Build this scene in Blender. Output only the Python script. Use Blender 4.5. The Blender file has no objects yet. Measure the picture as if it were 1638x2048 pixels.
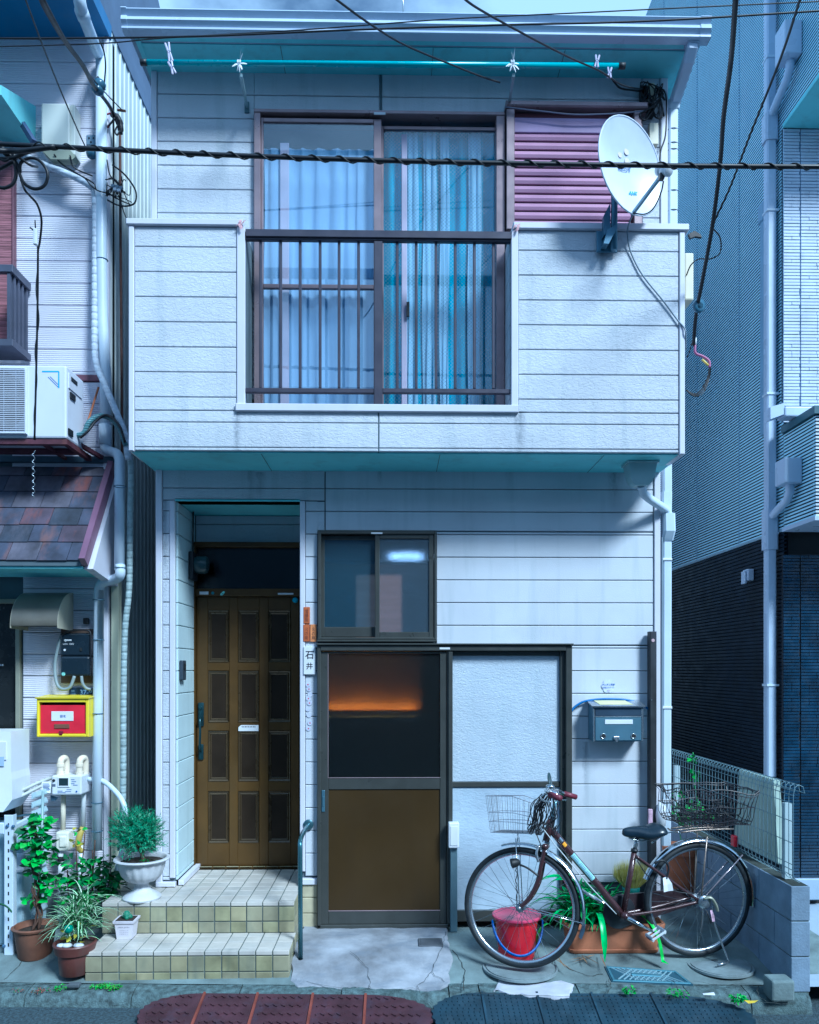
import bpy, bmesh, math, random
from mathutils import Vector, Matrix, noise as mnoise
R = math.radians
sc = bpy.context.scene
COL = sc.collection
rnd = random.Random(7)

# ------------------------------------------------------------------ camera
F, CX, HY = 1560.0, 819.0, 1340.0          # focal length and optical axis of the photograph, in its pixels
CAM = Vector((0.0, -5.2, 1.88))
YAW = R(1.06)
FW = Vector((math.sin(YAW), math.cos(YAW), 0)); RT = Vector((math.cos(YAW), -math.sin(YAW), 0)); UP = Vector((0, 0, 1))
cd = bpy.data.cameras.new('camera'); cam = bpy.data.objects.new('camera', cd); COL.objects.link(cam)
cam.location = CAM; cam.rotation_euler = (R(90), 0, -YAW)
cd.sensor_fit = 'HORIZONTAL'; cd.sensor_width = 36; cd.lens = 36 * F / 1638
cd.shift_y = (HY - 1024) / 1638; cd.shift_x = 0
cd.clip_start = 0.05; cd.clip_end = 500
sc.camera = cam

# ------------------------------------------------------------------ sky and sun
SUN_TO = Vector((.20, -.25, .30)).normalized()
w = bpy.data.worlds.new('World'); sc.world = w; w.use_nodes = True
nt = w.node_tree; nt.nodes.clear()
out = nt.nodes.new('ShaderNodeOutputWorld'); bg = nt.nodes.new('ShaderNodeBackground'); bg.inputs[1].default_value = 0.080
sky = nt.nodes.new('ShaderNodeTexSky'); sky.sky_type = 'NISHITA'; sky.sun_disc = False
sky.sun_elevation = math.asin(SUN_TO.z); sky.sun_rotation = math.atan2(SUN_TO.x, SUN_TO.y)
tc = nt.nodes.new('ShaderNodeTexCoord'); mp = nt.nodes.new('ShaderNodeMapping'); mp.inputs['Scale'].default_value = (1.6, 1.6, 3.2); mp.inputs['Location'].default_value = (.9, .35, .2)
nz = nt.nodes.new('ShaderNodeTexNoise'); nz.inputs['Scale'].default_value = 2.3; nz.inputs['Detail'].default_value = 7; nz.inputs['Roughness'].default_value = .55
rp = nt.nodes.new('ShaderNodeValToRGB'); rp.color_ramp.elements[0].position = .36; rp.color_ramp.elements[1].position = .56
mx = nt.nodes.new('ShaderNodeMix'); mx.data_type = 'RGBA'
mx.inputs[7].default_value = (6.2, 7.4, 9.3, 1)
nt.links.new(tc.outputs['Generated'], mp.inputs[0]); nt.links.new(mp.outputs[0], nz.inputs['Vector'])
nt.links.new(nz.outputs[0], rp.inputs[0]); nt.links.new(rp.outputs[0], mx.inputs[0])
nt.links.new(sky.outputs[0], mx.inputs[6]); nt.links.new(mx.outputs[2], bg.inputs[0]); nt.links.new(bg.outputs[0], out.inputs[0])
sl = bpy.data.lights.new('sun', 'SUN'); sl.energy = 3.9; sl.angle = R(14); sl.color = (1, .89, .80)
so = bpy.data.objects.new('sun', sl); COL.objects.link(so); so.location = (3, -6, 9)
so.rotation_euler = SUN_TO.to_track_quat('Z', 'Y').to_euler()
vs = sc.view_settings
sc.display_settings.display_device = 'sRGB'
vs.view_transform = 'Standard'; vs.look = 'None'; vs.gamma = 1; vs.use_curve_mapping = False; vs.exposure = EXPOSURE = 0.47
vs.use_white_balance = True; vs.white_balance_temperature = 4650; vs.white_balance_tint = -6
sc.render.engine = 'CYCLES'; sc.cycles.use_denoising = True; sc.cycles.max_bounces = 8
sc.cycles.transparent_max_bounces = 16; sc.cycles.sample_clamp_indirect = 6

# ------------------------------------------------------------------ placing by ray: a photo pixel on a plane
def ray(px, py): return FW + RT * ((px - CX) / F) + UP * ((HY - py) / F)
def P(px, py, Y): d = ray(px, py); return CAM + d * ((Y - CAM.y) / d.y)
def PZ(px, py, z): d = ray(px, py); return CAM + d * ((z - CAM.z) / d.z)
def PX(px, py, X): d = ray(px, py); return CAM + d * ((X - CAM.x) / d.x)
def X_(px, Y): return P(px, HY, Y).x
def Z_(py, Y, px=790): return P(px, py, Y).z

# ------------------------------------------------------------------ objects
WL = {}
def wl(o): return WL.get(o, Vector((0, 0, 0))) if o else Vector((0, 0, 0))
def tag(o, label=None, cat=None, group=None, kind=None):
    if label: o['label'] = label
    if cat: o['category'] = cat
    if group: o['group'] = group
    if kind: o['kind'] = kind
    return o
def thing(name, label, cat, loc=(0, 0, 0), group=None, kind=None):
    o = bpy.data.objects.new(name, None); COL.objects.link(o); o.empty_display_size = .1
    o.location = loc; WL[o] = Vector(loc)
    return tag(o, label, cat, group, kind)

class MB:
    def __init__(s): s.v = []; s.f = []
    def add(s, vs, fs):
        n = len(s.v); s.v += [Vector(p) for p in vs]; s.f += [tuple(i + n for i in f) for f in fs]; return s
    def box(s, x0, x1, y0, y1, z0, z1):
        return s.add([(x0,y0,z0),(x1,y0,z0),(x1,y1,z0),(x0,y1,z0),(x0,y0,z1),(x1,y0,z1),(x1,y1,z1),(x0,y1,z1)],
                     [(0,3,2,1),(4,5,6,7),(0,1,5,4),(1,2,6,5),(2,3,7,6),(3,0,4,7)])
    def fbox(s, x0, x1, y0, y1, z0, z1, c=.003):     # box with its front (-Y) edges chamfered
        c = min(c, (x1-x0)*.4, (z1-z0)*.4, (y1-y0)*.8)
        v = [(x0+c,y0,z0+c),(x1-c,y0,z0+c),(x1-c,y0,z1-c),(x0+c,y0,z1-c),
             (x0,y0+c,z0),(x1,y0+c,z0),(x1,y0+c,z1),(x0,y0+c,z1),
             (x0,y1,z0),(x1,y1,z0),(x1,y1,z1),(x0,y1,z1)]
        f = [(0,1,2,3),(0,4,5,1),(1,5,6,2),(2,6,7,3),(3,7,4,0),(4,8,9,5),(5,9,10,6),(6,10,11,7),(7,11,8,4),(8,11,10,9)]
        return s.add(v, f)
    def cbox(s, x0, x1, y0, y1, z0, z1, c=.004):     # box chamfered on every edge
        bm = bmesh.new(); bmesh.ops.create_cube(bm, size=1)
        for v in bm.verts:
            v.co = Vector((x0 + (v.co.x+.5)*(x1-x0), y0 + (v.co.y+.5)*(y1-y0), z0 + (v.co.z+.5)*(z1-z0)))
        bmesh.ops.bevel(bm, geom=bm.edges[:], offset=c, segments=2, profile=.5, affect='EDGES')
        bm.verts.index_update(); s.add([v.co.copy() for v in bm.verts], [[v.index for v in f.verts] for f in bm.faces]); bm.free(); return s
    def tube(s, pts, r, seg=8, cap=True, flat=None):
        pts = [Vector(p) for p in pts]; n = len(pts); rs = r if isinstance(r, (list, tuple)) else [r]*n
        t0 = (pts[1]-pts[0]).normalized(); up = Vector((0,0,1)) if abs(t0.z) < .9 else Vector((0,1,0))
        a = t0.cross(up).normalized(); V = []
        for i, p in enumerate(pts):
            t = (pts[min(i+1,n-1)] - pts[max(i-1,0)])
            if t.length < 1e-9: t = t0
            t.normalize(); a = (a - t*a.dot(t))
            if a.length < 1e-6: a = t.orthogonal()
            a.normalize(); b = t.cross(a)
            for k in range(seg):
                q = 2*math.pi*(k+.5)/seg
                V.append(p + a*(math.cos(q)*rs[i]) + b*(math.sin(q)*rs[i]*(flat or 1)))
        Fc = []
        for i in range(n-1):
            for k in range(seg):
                k2 = (k+1) % seg; Fc.append((i*seg+k, i*seg+k2, (i+1)*seg+k2, (i+1)*seg+k))
        if cap: Fc += [tuple(range(seg))[::-1], tuple(range((n-1)*seg, n*seg))]
        return s.add(V, Fc)
    def lathe(s, prof, c=(0,0,0), seg=24, ax=(0,0,1), sx=1, sy=1, flute=None):
        c = Vector(c); ax = Vector(ax).normalized(); a = ax.orthogonal().normalized() if abs(ax.z) < .99 else Vector((1,0,0)); b = ax.cross(a); V = []; Fc = []
        for j, (r, z) in enumerate(prof):
            for k in range(seg):
                q = 2*math.pi*k/seg; rr = r*(1 + (flute[1]*math.cos(q*flute[0]) if flute and flute[2] <= j <= flute[3] else 0))
                V.append(c + ax*z + a*(math.cos(q)*rr*sx) + b*(math.sin(q)*rr*sy))
        for j in range(len(prof)-1):
            for k in range(seg):
                k2 = (k+1) % seg; Fc.append((j*seg+k, j*seg+k2, (j+1)*seg+k2, (j+1)*seg+k))
        Fc += [tuple(range(seg))[::-1], tuple(range((len(prof)-1)*seg, len(prof)*seg))]
        return s.add(V, Fc)
    def prism(s, poly, axis, a0, a1):                # poly in the two other axes, in order
        def m(u, v, t): return {'x': (t,u,v), 'y': (u,t,v), 'z': (u,v,t)}[axis]
        n = len(poly); V = [m(u,v,a0) for u,v in poly] + [m(u,v,a1) for u,v in poly]
        return s.add(V, [tuple(range(n))[::-1], tuple(range(n,2*n))] + [(i,(i+1)%n,n+(i+1)%n,n+i) for i in range(n)])
    def quad(s, *p): return s.add(p, [tuple(range(len(p)))])
    def ribbon(s, pts, wds, side, fold=.25):         # leaf: a strip with a folded midrib
        n = len(pts); V = []; side = Vector(side)
        for i, p in enumerate(pts):
            p = Vector(p); t = (Vector(pts[min(i+1,n-1)]) - Vector(pts[max(i-1,0)])).normalized()
            sd = (side - t*side.dot(t)); sd = sd.normalized() if sd.length > 1e-5 else t.orthogonal(); up = sd.cross(t)
            V += [p - sd*wds[i]/2 + up*wds[i]*fold, p, p + sd*wds[i]/2 + up*wds[i]*fold]
        return s.add(V, [f for i in range(n-1) for f in ((3*i,3*i+1,3*i+4,3*i+3),(3*i+1,3*i+2,3*i+5,3*i+4))])
    def leaf(s, c, d, side, L, W, cup=.15):          # small leaf of 6 faces
        c = Vector(c); d = Vector(d).normalized(); side = Vector(side); side = (side - d*side.dot(d))
        side = side.normalized() if side.length > 1e-4 else d.orthogonal(); u = side.cross(d)
        v = [c, c+d*L*.3-side*W*.45+u*W*cup, c+d*L*.35, c+d*L*.3+side*W*.45+u*W*cup,
             c+d*L*.72-side*W*.33+u*W*cup*.6-u*L*.05, c+d*L*.72-u*L*.06, c+d*L*.72+side*W*.33+u*W*cup*.6-u*L*.05, c+d*L-u*L*.14]
        return s.add(v, [(0,2,1),(0,3,2),(1,2,5,4),(2,3,6,5),(4,5,7),(5,6,7)])
    def build(s, name, mat, parent=None, smooth=False, fix=True, loc=None, angle=None):
        p0 = wl(parent)
        if loc is None:
            if parent is None:
                xs = [v.x for v in s.v]; ys = [v.y for v in s.v]; zs = [v.z for v in s.v]
                loc = Vector(((min(xs)+max(xs))/2, (min(ys)+max(ys))/2, min(zs)))
            else: loc = p0
        loc = Vector(loc)
        me = bpy.data.meshes.new(name); me.from_pydata([v - loc for v in s.v], [], s.f)
        if fix:
            bm = bmesh.new(); bm.from_mesh(me); bmesh.ops.recalc_face_normals(bm, faces=bm.faces[:]); bm.to_mesh(me); bm.free()
        if mat: me.materials.append(mat)
        if smooth:
            me.polygons.foreach_set('use_smooth', [True]*len(me.polygons))
            if angle:
                try: me.set_sharp_from_angle(angle=R(angle))
                except Exception: pass
        me.update()
        o = bpy.data.objects.new(name, me); COL.objects.link(o)
        if parent: o.parent = parent; o.location = loc - p0
        else: o.location = loc
        WL[o] = loc
        return o

def fb(name, px0, py0, px1, py1, Y, t, mat, parent=None, c=.003):      # front-facing bar or panel given by its photo rectangle
    pm = (px0+px1)/2
    return MB().fbox(X_(px0,Y), X_(px1,Y), Y, Y+t, Z_(py1,Y,pm), Z_(py0,Y,pm), c).build(name, mat, parent)
def smoothpts(pts, n=6):
    pts = [Vector(p) for p in pts]
    if len(pts) < 3: return pts
    q = [pts[0]*2-pts[1]] + pts + [pts[-1]*2-pts[-2]]; o = []
    for i in range(1, len(q)-2):
        a, b, c, d = q[i-1], q[i], q[i+1], q[i+2]
        for k in range(n):
            t = k/n; o.append(.5*((2*b) + (c-a)*t + (2*a-5*b+4*c-d)*t*t + (3*b-a-3*c+d)*t**3))
    return o + [pts[-1]]
def wire(name, label, pts, r, mat, parent=None, seg=6, cat='cable', group=None, n=6):
    pp = smoothpts([P(*p) for p in pts], n)
    o = MB().tube(pp, r, seg).build(name, mat, parent, smooth=True)
    if parent is None: tag(o, label, cat, group)
    return o

# ------------------------------------------------------------------ materials
MATS = {}
def mat(name, col, rough=.6, metal=0, var=.10, vs=4, dirt=0, dcol=(.12,.15,.15), bump=None, spec=.5, coat=0, emit=None, stretch=(1,1,1), dscale=(9,9,.8), stains=None):
    if name in MATS: return MATS[name]
    m = bpy.data.materials.new(name); MATS[name] = m; m.use_nodes = True
    t = m.node_tree; N = t.nodes; L = t.links; b = N['Principled BSDF']
    b.inputs['Roughness'].default_value = rough; b.inputs['Metallic'].default_value = metal
    b.inputs['Specular IOR Level'].default_value = spec; b.inputs['Coat Weight'].default_value = coat
    g = N.new('ShaderNodeNewGeometry')
    def noise(scale, det=4, st=(1,1,1), ro=.55, dist=0):
        mpn = N.new('ShaderNodeMapping'); mpn.inputs['Scale'].default_value = st; L.new(g.outputs['Position'], mpn.inputs[0])
        n = N.new('ShaderNodeTexNoise'); n.inputs['Scale'].default_value = scale; n.inputs['Detail'].default_value = det
        n.inputs['Roughness'].default_value = ro; n.inputs['Distortion'].default_value = dist
        L.new(mpn.outputs[0], n.inputs['Vector']); return n.outputs[0]
    def mrange(x, a, b_, c, d):
        r = N.new('ShaderNodeMapRange'); L.new(x, r.inputs[0])
        for i, v in enumerate((a, b_, c, d)): r.inputs[i+1].default_value = v
        return r.outputs[0]
    def mixc(f, A, B):
        x = N.new('ShaderNodeMix'); x.data_type = 'RGBA'
        if hasattr(f, 'default_value') or hasattr(f, 'links'): L.new(f, x.inputs[0])
        else: x.inputs[0].default_value = f
        for i, c in ((6, A), (7, B)):
            if isinstance(c, tuple): x.inputs[i].default_value = (*c[:3], 1)
            else: L.new(c, x.inputs[i])
        return x.outputs[2]
    lo = tuple(c*(1-var*1.4) for c in col); hi = tuple(min(1, c*(1+var)) for c in col)
    c = mixc(mrange(noise(vs, 5, stretch), .3, .7, 0, 1), lo, hi)
    if dirt:
        f = mrange(noise(1, 5, dscale, .6), .52, .78, 0, dirt)
        c = mixc(f, c, dcol)
        f2 = mrange(noise(1.7, 6, (1,1,1), .65), .55, .8, 0, dirt*.6)
        c = mixc(f2, c, dcol)
    if stains:
        sx = N.new('ShaderNodeSeparateXYZ'); L.new(g.outputs['Position'], sx.inputs[0]); nn = noise(22, 5, (1,1,.5), .7)
        def mth(op, a, b_=None, clamp=False):
            q = N.new('ShaderNodeMath'); q.operation = op; q.use_clamp = clamp
            for i, v in enumerate((a, b_)):
                if v is None: continue
                if isinstance(v, (int, float)): q.inputs[i].default_value = v
                else: L.new(v, q.inputs[i])
            return q.outputs[0]
        tot = None; wob = mth('MULTIPLY', mth('SUBTRACT', nn, .5), .05)
        for (x0, z0, w_, l_) in stains:
            dx = mth('ABSOLUTE', mth('ADD', mth('SUBTRACT', sx.outputs[0], x0), wob))
            fx = mrange(dx, 0, w_*2.2, 1, 0); below = mrange(sx.outputs[2], z0+.004, z0, 0, 1); fade = mrange(sx.outputs[2], z0-l_, z0, 0, 1)
            m_ = mth('MULTIPLY', mth('MULTIPLY', fx, below), fade); tot = m_ if tot is None else mth('ADD', tot, m_, True)
        c = mixc(mth('MULTIPLY', tot, mrange(nn, .35, .65, .2, .9)), c, (.07,.11,.16))
    L.new(c, b.inputs['Base Color'])
    L.new(mrange(noise(vs*2.3, 3), .3, .7, max(0, rough-.07), min(1, rough+.09)), b.inputs['Roughness'])
    if emit:
        b.inputs['Emission Color'].default_value = (*emit[0], 1); b.inputs['Emission Strength'].default_value = emit[1]
    if bump:
        kind, s, st, dist = bump
        if kind == 'grain': h = noise(s, 4, (1,1,1), .6)
        elif kind == 'lace':      # trowelled plateaus with torn edges
            a = mrange(noise(s, 4, (1,1,1.9), .6, .8), .47, .515, 0, 1)
            a2 = mrange(noise(s*1.9, 4, (1,1,2.2), .6, .6), .50, .55, 0, .5)
            ad = N.new('ShaderNodeMath'); L.new(a, ad.inputs[0]); L.new(a2, ad.inputs[1]); h = ad.outputs[0]
        elif kind == 'wavy':      # fine horizontal combed grooves
            mpn = N.new('ShaderNodeMapping'); L.new(g.outputs['Position'], mpn.inputs[0])
            wv = N.new('ShaderNodeTexWave'); wv.wave_type = 'BANDS'; wv.bands_direction = 'Z'; wv.inputs['Scale'].default_value = s
            wv.inputs['Distortion'].default_value = 2.2; wv.inputs['Detail'].default_value = 2; wv.inputs['Detail Scale'].default_value = .5
            mpn.inputs['Scale'].default_value = (.45,.45,1); L.new(mpn.outputs[0], wv.inputs['Vector']); h = mrange(wv.outputs[1], .0, .45, 0, 1)
        elif kind == 'brush': h = noise(s, 3, (1,1,.05), .6)
        elif kind == 'pebble':
            v = N.new('ShaderNodeTexVoronoi'); v.inputs['Scale'].default_value = s; L.new(g.outputs['Position'], v.inputs['Vector']); h = v.outputs[0]
        bn = N.new('ShaderNodeBump'); bn.inputs['Strength'].default_value = st; bn.inputs['Distance'].default_value = dist
        L.new(h, bn.inputs['Height']); L.new(bn.outputs[0], b.inputs['Normal'])
    return m
def glass(name, tint=(.8,.9,.95), refl=.16, rough=.0, frost=False, bumps=None, diff=None, ior=1.5):
    if name in MATS: return MATS[name]
    m = bpy.data.materials.new(name); MATS[name] = m; m.use_nodes = True
    t = m.node_tree; N = t.nodes; L = t.links; N.clear()
    o = N.new('ShaderNodeOutputMaterial'); mxs = N.new('ShaderNodeMixShader'); gl = N.new('ShaderNodeBsdfGlossy'); gl.inputs['Roughness'].default_value = rough
    gl.inputs['Color'].default_value = (.9,.95,1,1)
    if frost: tr = N.new('ShaderNodeBsdfRefraction'); tr.inputs['IOR'].default_value = 1.25; tr.inputs['Roughness'].default_value = frost
    else: tr = N.new('ShaderNodeBsdfTransparent')
    tr.inputs['Color'].default_value = (*tint, 1)
    if diff:
        df = N.new('ShaderNodeBsdfDiffuse'); df.inputs[0].default_value = (*diff[1], 1); mdf = N.new('ShaderNodeMixShader'); mdf.inputs[0].default_value = diff[0]
        L.new(tr.outputs[0], mdf.inputs[1]); L.new(df.outputs[0], mdf.inputs[2])
    fr = N.new('ShaderNodeLayerWeight'); pw = N.new('ShaderNodeMath'); pw.operation = 'POWER'; pw.inputs[1].default_value = 5; L.new(fr.outputs['Facing'], pw.inputs[0])
    ad = N.new('ShaderNodeMath'); ad.operation = 'ADD'; ad.use_clamp = True; ad.inputs[1].default_value = refl + .02; L.new(pw.outputs[0], ad.inputs[0])
    L.new(ad.outputs[0], mxs.inputs[0]); L.new((mdf if diff else tr).outputs[0], mxs.inputs[1]); L.new(gl.outputs[0], mxs.inputs[2]); L.new(mxs.outputs[0], o.inputs[0])
    if bumps:
        g = N.new('ShaderNodeNewGeometry'); n = N.new('ShaderNodeTexNoise'); n.inputs['Scale'].default_value = bumps[0]
        L.new(g.outputs['Position'], n.inputs['Vector']); b = N.new('ShaderNodeBump'); b.inputs['Strength'].default_value = bumps[1]; b.inputs['Distance'].default_value = .002
        L.new(n.outputs[0], b.inputs['Height']); L.new(b.outputs[0], gl.inputs['Normal'])
        if frost: L.new(b.outputs[0], tr.inputs['Normal'])
    return m

def stn(px, py, Y, w_, l_): p = P(px, py, Y); return (p.x, p.z, w_, l_)
STAINS = [stn(474,822,-.448,.014,.50), stn(1040,822,-.448,.018,.45), stn(757,905,-.448,.008,.1), stn(1205,500,-.448,.02,.2), stn(636,1285,0,.006,.3), stn(1172,1484,0,.012,.5), stn(1280,1484,0,.010,.4), stn(868,1278,0,.006,.05), stn(330,1000,0,.01,.9), stn(520,945,0,.02,.2), stn(1230,945,0,.03,.3)]
WALL = (.59,.63,.70)
m_board = mat('cream_siding', WALL, .62, var=.07, vs=1.6, dirt=.42, dcol=(.30,.38,.42), bump=('lace', 32, .42, .004), stains=STAINS)
m_board2 = mat('grained_siding', WALL, .62, var=.07, vs=1.6, dirt=.42, dcol=(.30,.38,.42), bump=('grain', 150, .5, .0025), stains=STAINS)
m_board3 = mat('combed_siding', (.70,.70,.80), .6, var=.05, vs=3, dirt=.15, dcol=(.32,.38,.45), bump=('wavy', 23, .8, .004))
m_groove = mat('joint_sealant', (.10,.14,.17), .8)
m_trim = mat('pale_trim', (.64,.65,.74), .4, var=.03, dirt=.12, dcol=(.3,.38,.42))
m_soffit = mat('soffit_board', (.30,.72,.78), .6, var=.08, vs=2, dirt=.3, dcol=(.08,.14,.15))
m_gutter = mat('gutter_plastic', (.50,.60,.76), .28, var=.05, vs=2, dirt=.1, spec=.6)
m_pipe = mat('pipe_plastic', (.60,.70,.82), .32, var=.04, vs=3, dirt=.2, dcol=(.25,.33,.36))
m_rail = mat('railing_metal', (.060,.058,.085), .38, metal=.2, var=.15, vs=6, dirt=.2, dcol=(.03,.03,.05))
m_bronze = mat('bronze_aluminium', (.072,.078,.074), .34, metal=.35, var=.10, vs=6, dirt=.2, dcol=(.10,.11,.12))
m_bronzeL = mat('light_bronze_aluminium', (.29,.225,.245), .33, metal=.45, var=.12, vs=5, dirt=.15)
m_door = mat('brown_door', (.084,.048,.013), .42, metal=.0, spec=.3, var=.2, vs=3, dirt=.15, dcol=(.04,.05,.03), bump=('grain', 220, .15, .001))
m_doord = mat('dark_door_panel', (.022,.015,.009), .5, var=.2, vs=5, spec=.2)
m_doorm = mat('door_moulding', (.075,.055,.030), .28, metal=.3, var=.1)
m_shutter = mat('pink_shutter', (.42,.24,.37), .45, var=.10, vs=2, dirt=.25, dcol=(.30,.22,.34))
m_black = mat('black_rubber', (.012,.016,.022), .45, var=.2)
m_cable = mat('black_cable', (.006,.009,.016), .5, var=.2)
m_gcable = mat('grey_cable', (.20,.26,.33), .5)
m_steel = mat('stainless_steel', (.50,.55,.60), .25, metal=.9, var=.08)
m_chrome = mat('chrome', (.62,.66,.70), .14, metal=1, var=.08, vs=8)
m_white = mat('white_plastic', (.72,.76,.82), .4, var=.04, dirt=.1)
m_cream = mat('cream_plastic', (.70,.66,.50), .45, var=.06, dirt=.12)
m_dark = mat('dark_void', (.010,.014,.018), .8)
m_rust = mat('rusty_iron', (.10,.045,.035), .75, var=.35, vs=14, dirt=.5, dcol=(.22,.09,.04))
m_terra = mat('terracotta', (.40,.155,.075), .75, var=.15, vs=8, dirt=.3, dcol=(.20,.12,.09), bump=('grain', 60, .25, .002))
m_terrad = mat('old_terracotta', (.17,.075,.045), .7, var=.25, vs=9, dirt=.5, dcol=(.07,.06,.05), bump=('grain', 60, .35, .002))
m_soil = mat('potting_soil', (.035,.025,.018), .95, var=.4, vs=40, bump=('grain', 90, 1, .01))
m_ink = mat('dark_ink', (.012,.014,.03), .6)
m_blueink = mat('blue_ink', (.02,.10,.40), .6)
m_redink = mat('red_ink', (.55,.03,.06), .6)
m_paper = mat('white_paper', (.70,.74,.80), .7, var=.04)
# ------------------------------------------------------------------ text as real flat lettering
def text(body, centre, height, mt, parent, name='lettering', ax=(1,0,0), up=(0,0,1), width=None, depth=.0006, bold=0):
    cu = bpy.data.curves.new('txt', 'FONT'); cu.body = body; cu.size = 1; cu.extrude = 0; cu.align_x = 'CENTER'; cu.align_y = 'CENTER'; cu.offset = bold
    o = bpy.data.objects.new('txt', cu); COL.objects.link(o)
    dg = bpy.context.evaluated_depsgraph_get(); me = bpy.data.meshes.new_from_object(o.evaluated_get(dg))
    bpy.data.objects.remove(o); bpy.data.curves.remove(cu)
    if not me.vertices: return None
    xs = [v.co.x for v in me.vertices]; ys = [v.co.y for v in me.vertices]
    cx, cy = (min(xs)+max(xs))/2, (min(ys)+max(ys))/2; s = height/max(1e-6, max(ys)-min(ys)); sx = (width/(max(xs)-min(xs))) if width else s
    ax = Vector(ax).normalized(); up = Vector(up).normalized(); nn = ax.cross(up); c = Vector(centre)
    mb = MB(); mb.add([c + ax*((v.co.x-cx)*sx) + up*((v.co.y-cy)*s) + nn*depth for v in me.vertices], [tuple(p.vertices) for p in me.polygons])
    bpy.data.meshes.remove(me)
    return mb.build(name, mt, parent, fix=False)

# ------------------------------------------------------------------ siding: every board its own object, sharing mesh data
PITCH = .1517; BOARDS = {}
def board(x0, x1, z0, z1, Y, mt, parent, t=.016, gap=.0045, along='x', name='siding_board'):
    wd, hh = x1-x0, z1-z0-gap
    if hh < .008 or wd < .008: return
    key = (round(wd,3), round(hh,3), mt.name, along, t)
    if key not in BOARDS:
        mb = MB().fbox(0, wd, 0, t, 0, hh, .0035)
        if along != 'x': mb.v = [Vector((-v.y, v.x, v.z)) for v in mb.v]
        o = mb.build(name, mt, parent, loc=Vector()); BOARDS[key] = o.data
    else:
        o = bpy.data.objects.new(name, BOARDS[key]); COL.objects.link(o); o.parent = parent
    o.location = (Vector((x0, Y, z0+gap/2)) if along == 'x' else Vector((Y, x0, z0+gap/2))) - wl(parent)
    return o
def siding(parent, x0, x1, zb, zt, zref, Y, mt, along='x', pitch=PITCH, **k):
    n = math.floor((zb-zref)/pitch); z = zref + n*pitch
    while z < zt - .006:
        board(x0, x1, max(z, zb), min(z+pitch, zt), Y, mt, parent, along=along, **k); z += pitch

# =================================================================== THE HOUSE
YL, YU, YB, YR = 0.0, -.197, -.448, .48       # lower wall, upper wall, balcony front, door recess
house = thing('house', 'narrow two storey house clad in pale horizontal siding boards, balcony above brown doors', 'house', (0, .5, .15))
HXL, HXR = X_(312, YL), X_(1320, YL)          # lower wall corners
UXL, UXR = X_(303, YU), X_(1335, YU)
ZB_BOT = Z_(905, YB, 800)                     # balcony underside
Z_TOPU = Z_(150, YU, 790)
BACK = 5.5
def core(name, mt, *boxes):
    mb = MB()
    for b in boxes: mb.box(*b)
    return mb.build(name, mt, house)
# recess and openings in px at wall plane
rx0, rx1 = X_(350, YL), X_(600, YL); rz1 = Z_(1002, YL, 480)
GZ = .442                                     # porch landing
sx0, sx1, sz0, sz1 = X_(636, YL), X_(1141, YL), Z_(1850, YL, 890), Z_(1291, YL, 890)     # sliding doors
wx0, wx1, wz0, wz1 = X_(637, YL), X_(872, YL), Z_(1280, YL, 755), Z_(1063, YL, 755)      # small window
ux0, ux1, uz0, uz1 = X_(510, YU), X_(1008, YU), Z_(823, YU, 760), Z_(232, YU, 760)       # upper window
low = core('lower_wall', m_groove,
    (HXL+.005, rx0, .018, .12, .12, ZB_BOT+.02), (rx0, rx1, .018, .12, rz1, ZB_BOT+.02), (rx1, sx0, .018, .12, .12, ZB_BOT+.02),
    (sx0, wx1, .018, .12, wz1, ZB_BOT+.02), (sx0, wx1, .018, .12, sz1, wz0), (wx1, HXR-.005, .018, .12, sz1, ZB_BOT+.02), (sx1, HXR-.005, .018, .12, .12, sz1),
    (rx0, rx1, YR+.02, YR+.12, GZ+1.9, rz1+.15))
# house body behind: sides, back, floors
core('side_wall', m_trim, (HXL, HXL+.1, .13, BACK, .0, ZB_BOT), (HXR-.1, HXR, .13, BACK, 0, ZB_BOT), (HXL, HXR, BACK, BACK+.1, 0, ZB_BOT),
     (UXL+.02, UXL+.12, YU+.15, BACK, ZB_BOT+.02, Z_TOPU), (UXR-.12, UXR-.02, YU+.15, BACK, ZB_BOT+.02, Z_TOPU), (UXL+.02, UXR-.02, BACK, BACK+.1, ZB_BOT+.02, Z_TOPU))
core('floor_slab', m_dark, (HXL+.1, HXR-.1, .13, BACK, .0, .14), (HXL+.1, HXR-.1, .02+YU, BACK, ZB_BOT+.03, ZB_BOT+.12))
upw = core('upper_wall', m_groove, (UXL+.005, ux0, YU+.018, YU+.14, ZB_BOT+.02, Z_TOPU+.1), (ux0, ux1, YU+.018, YU+.14, uz1, Z_TOPU+.1), (ux0, ux1, YU+.018, YU+.14, ZB_BOT+.02, uz0), (ux1, UXR-.005, YU+.018, YU+.14, ZB_BOT+.02, Z_TOPU+.1))
# --- lower wall boards
zr = Z_(1070.2, YL, 1250)
cw = .042
xs1, xs2 = HXL+cw+.002, X_(650, YL)
zfo = Z_(1768, YL, 700)                        # bottom of the boards
siding(low, xs1, rx0-.036, zfo+.03, rz1+.004, zr, YL, m_board)
zz = Z_(940, YL, 480)+.06
siding(low, xs1, xs2-.004, rz1+.004, zz, zr, YL, m_board)
siding(low, rx1+.036, sx0-.004, zfo+.045, rz1+.002, zr, YL, m_board2)
siding(low, xs2+.004, HXR-cw-.003, wz1+.004, zz, zr, YL, m_board2)
siding(low, rx1+.036, xs2-.004, wz1+.004, rz1, zr, YL+.001, m_board)
siding(low, wx1+.004, HXR-cw-.003, sz1+.003, wz1, zr, YL, m_board2)
siding(low, sx1+.004, HXR-cw-.003, zfo, sz1-.001, zr, YL, m_board2)
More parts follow.
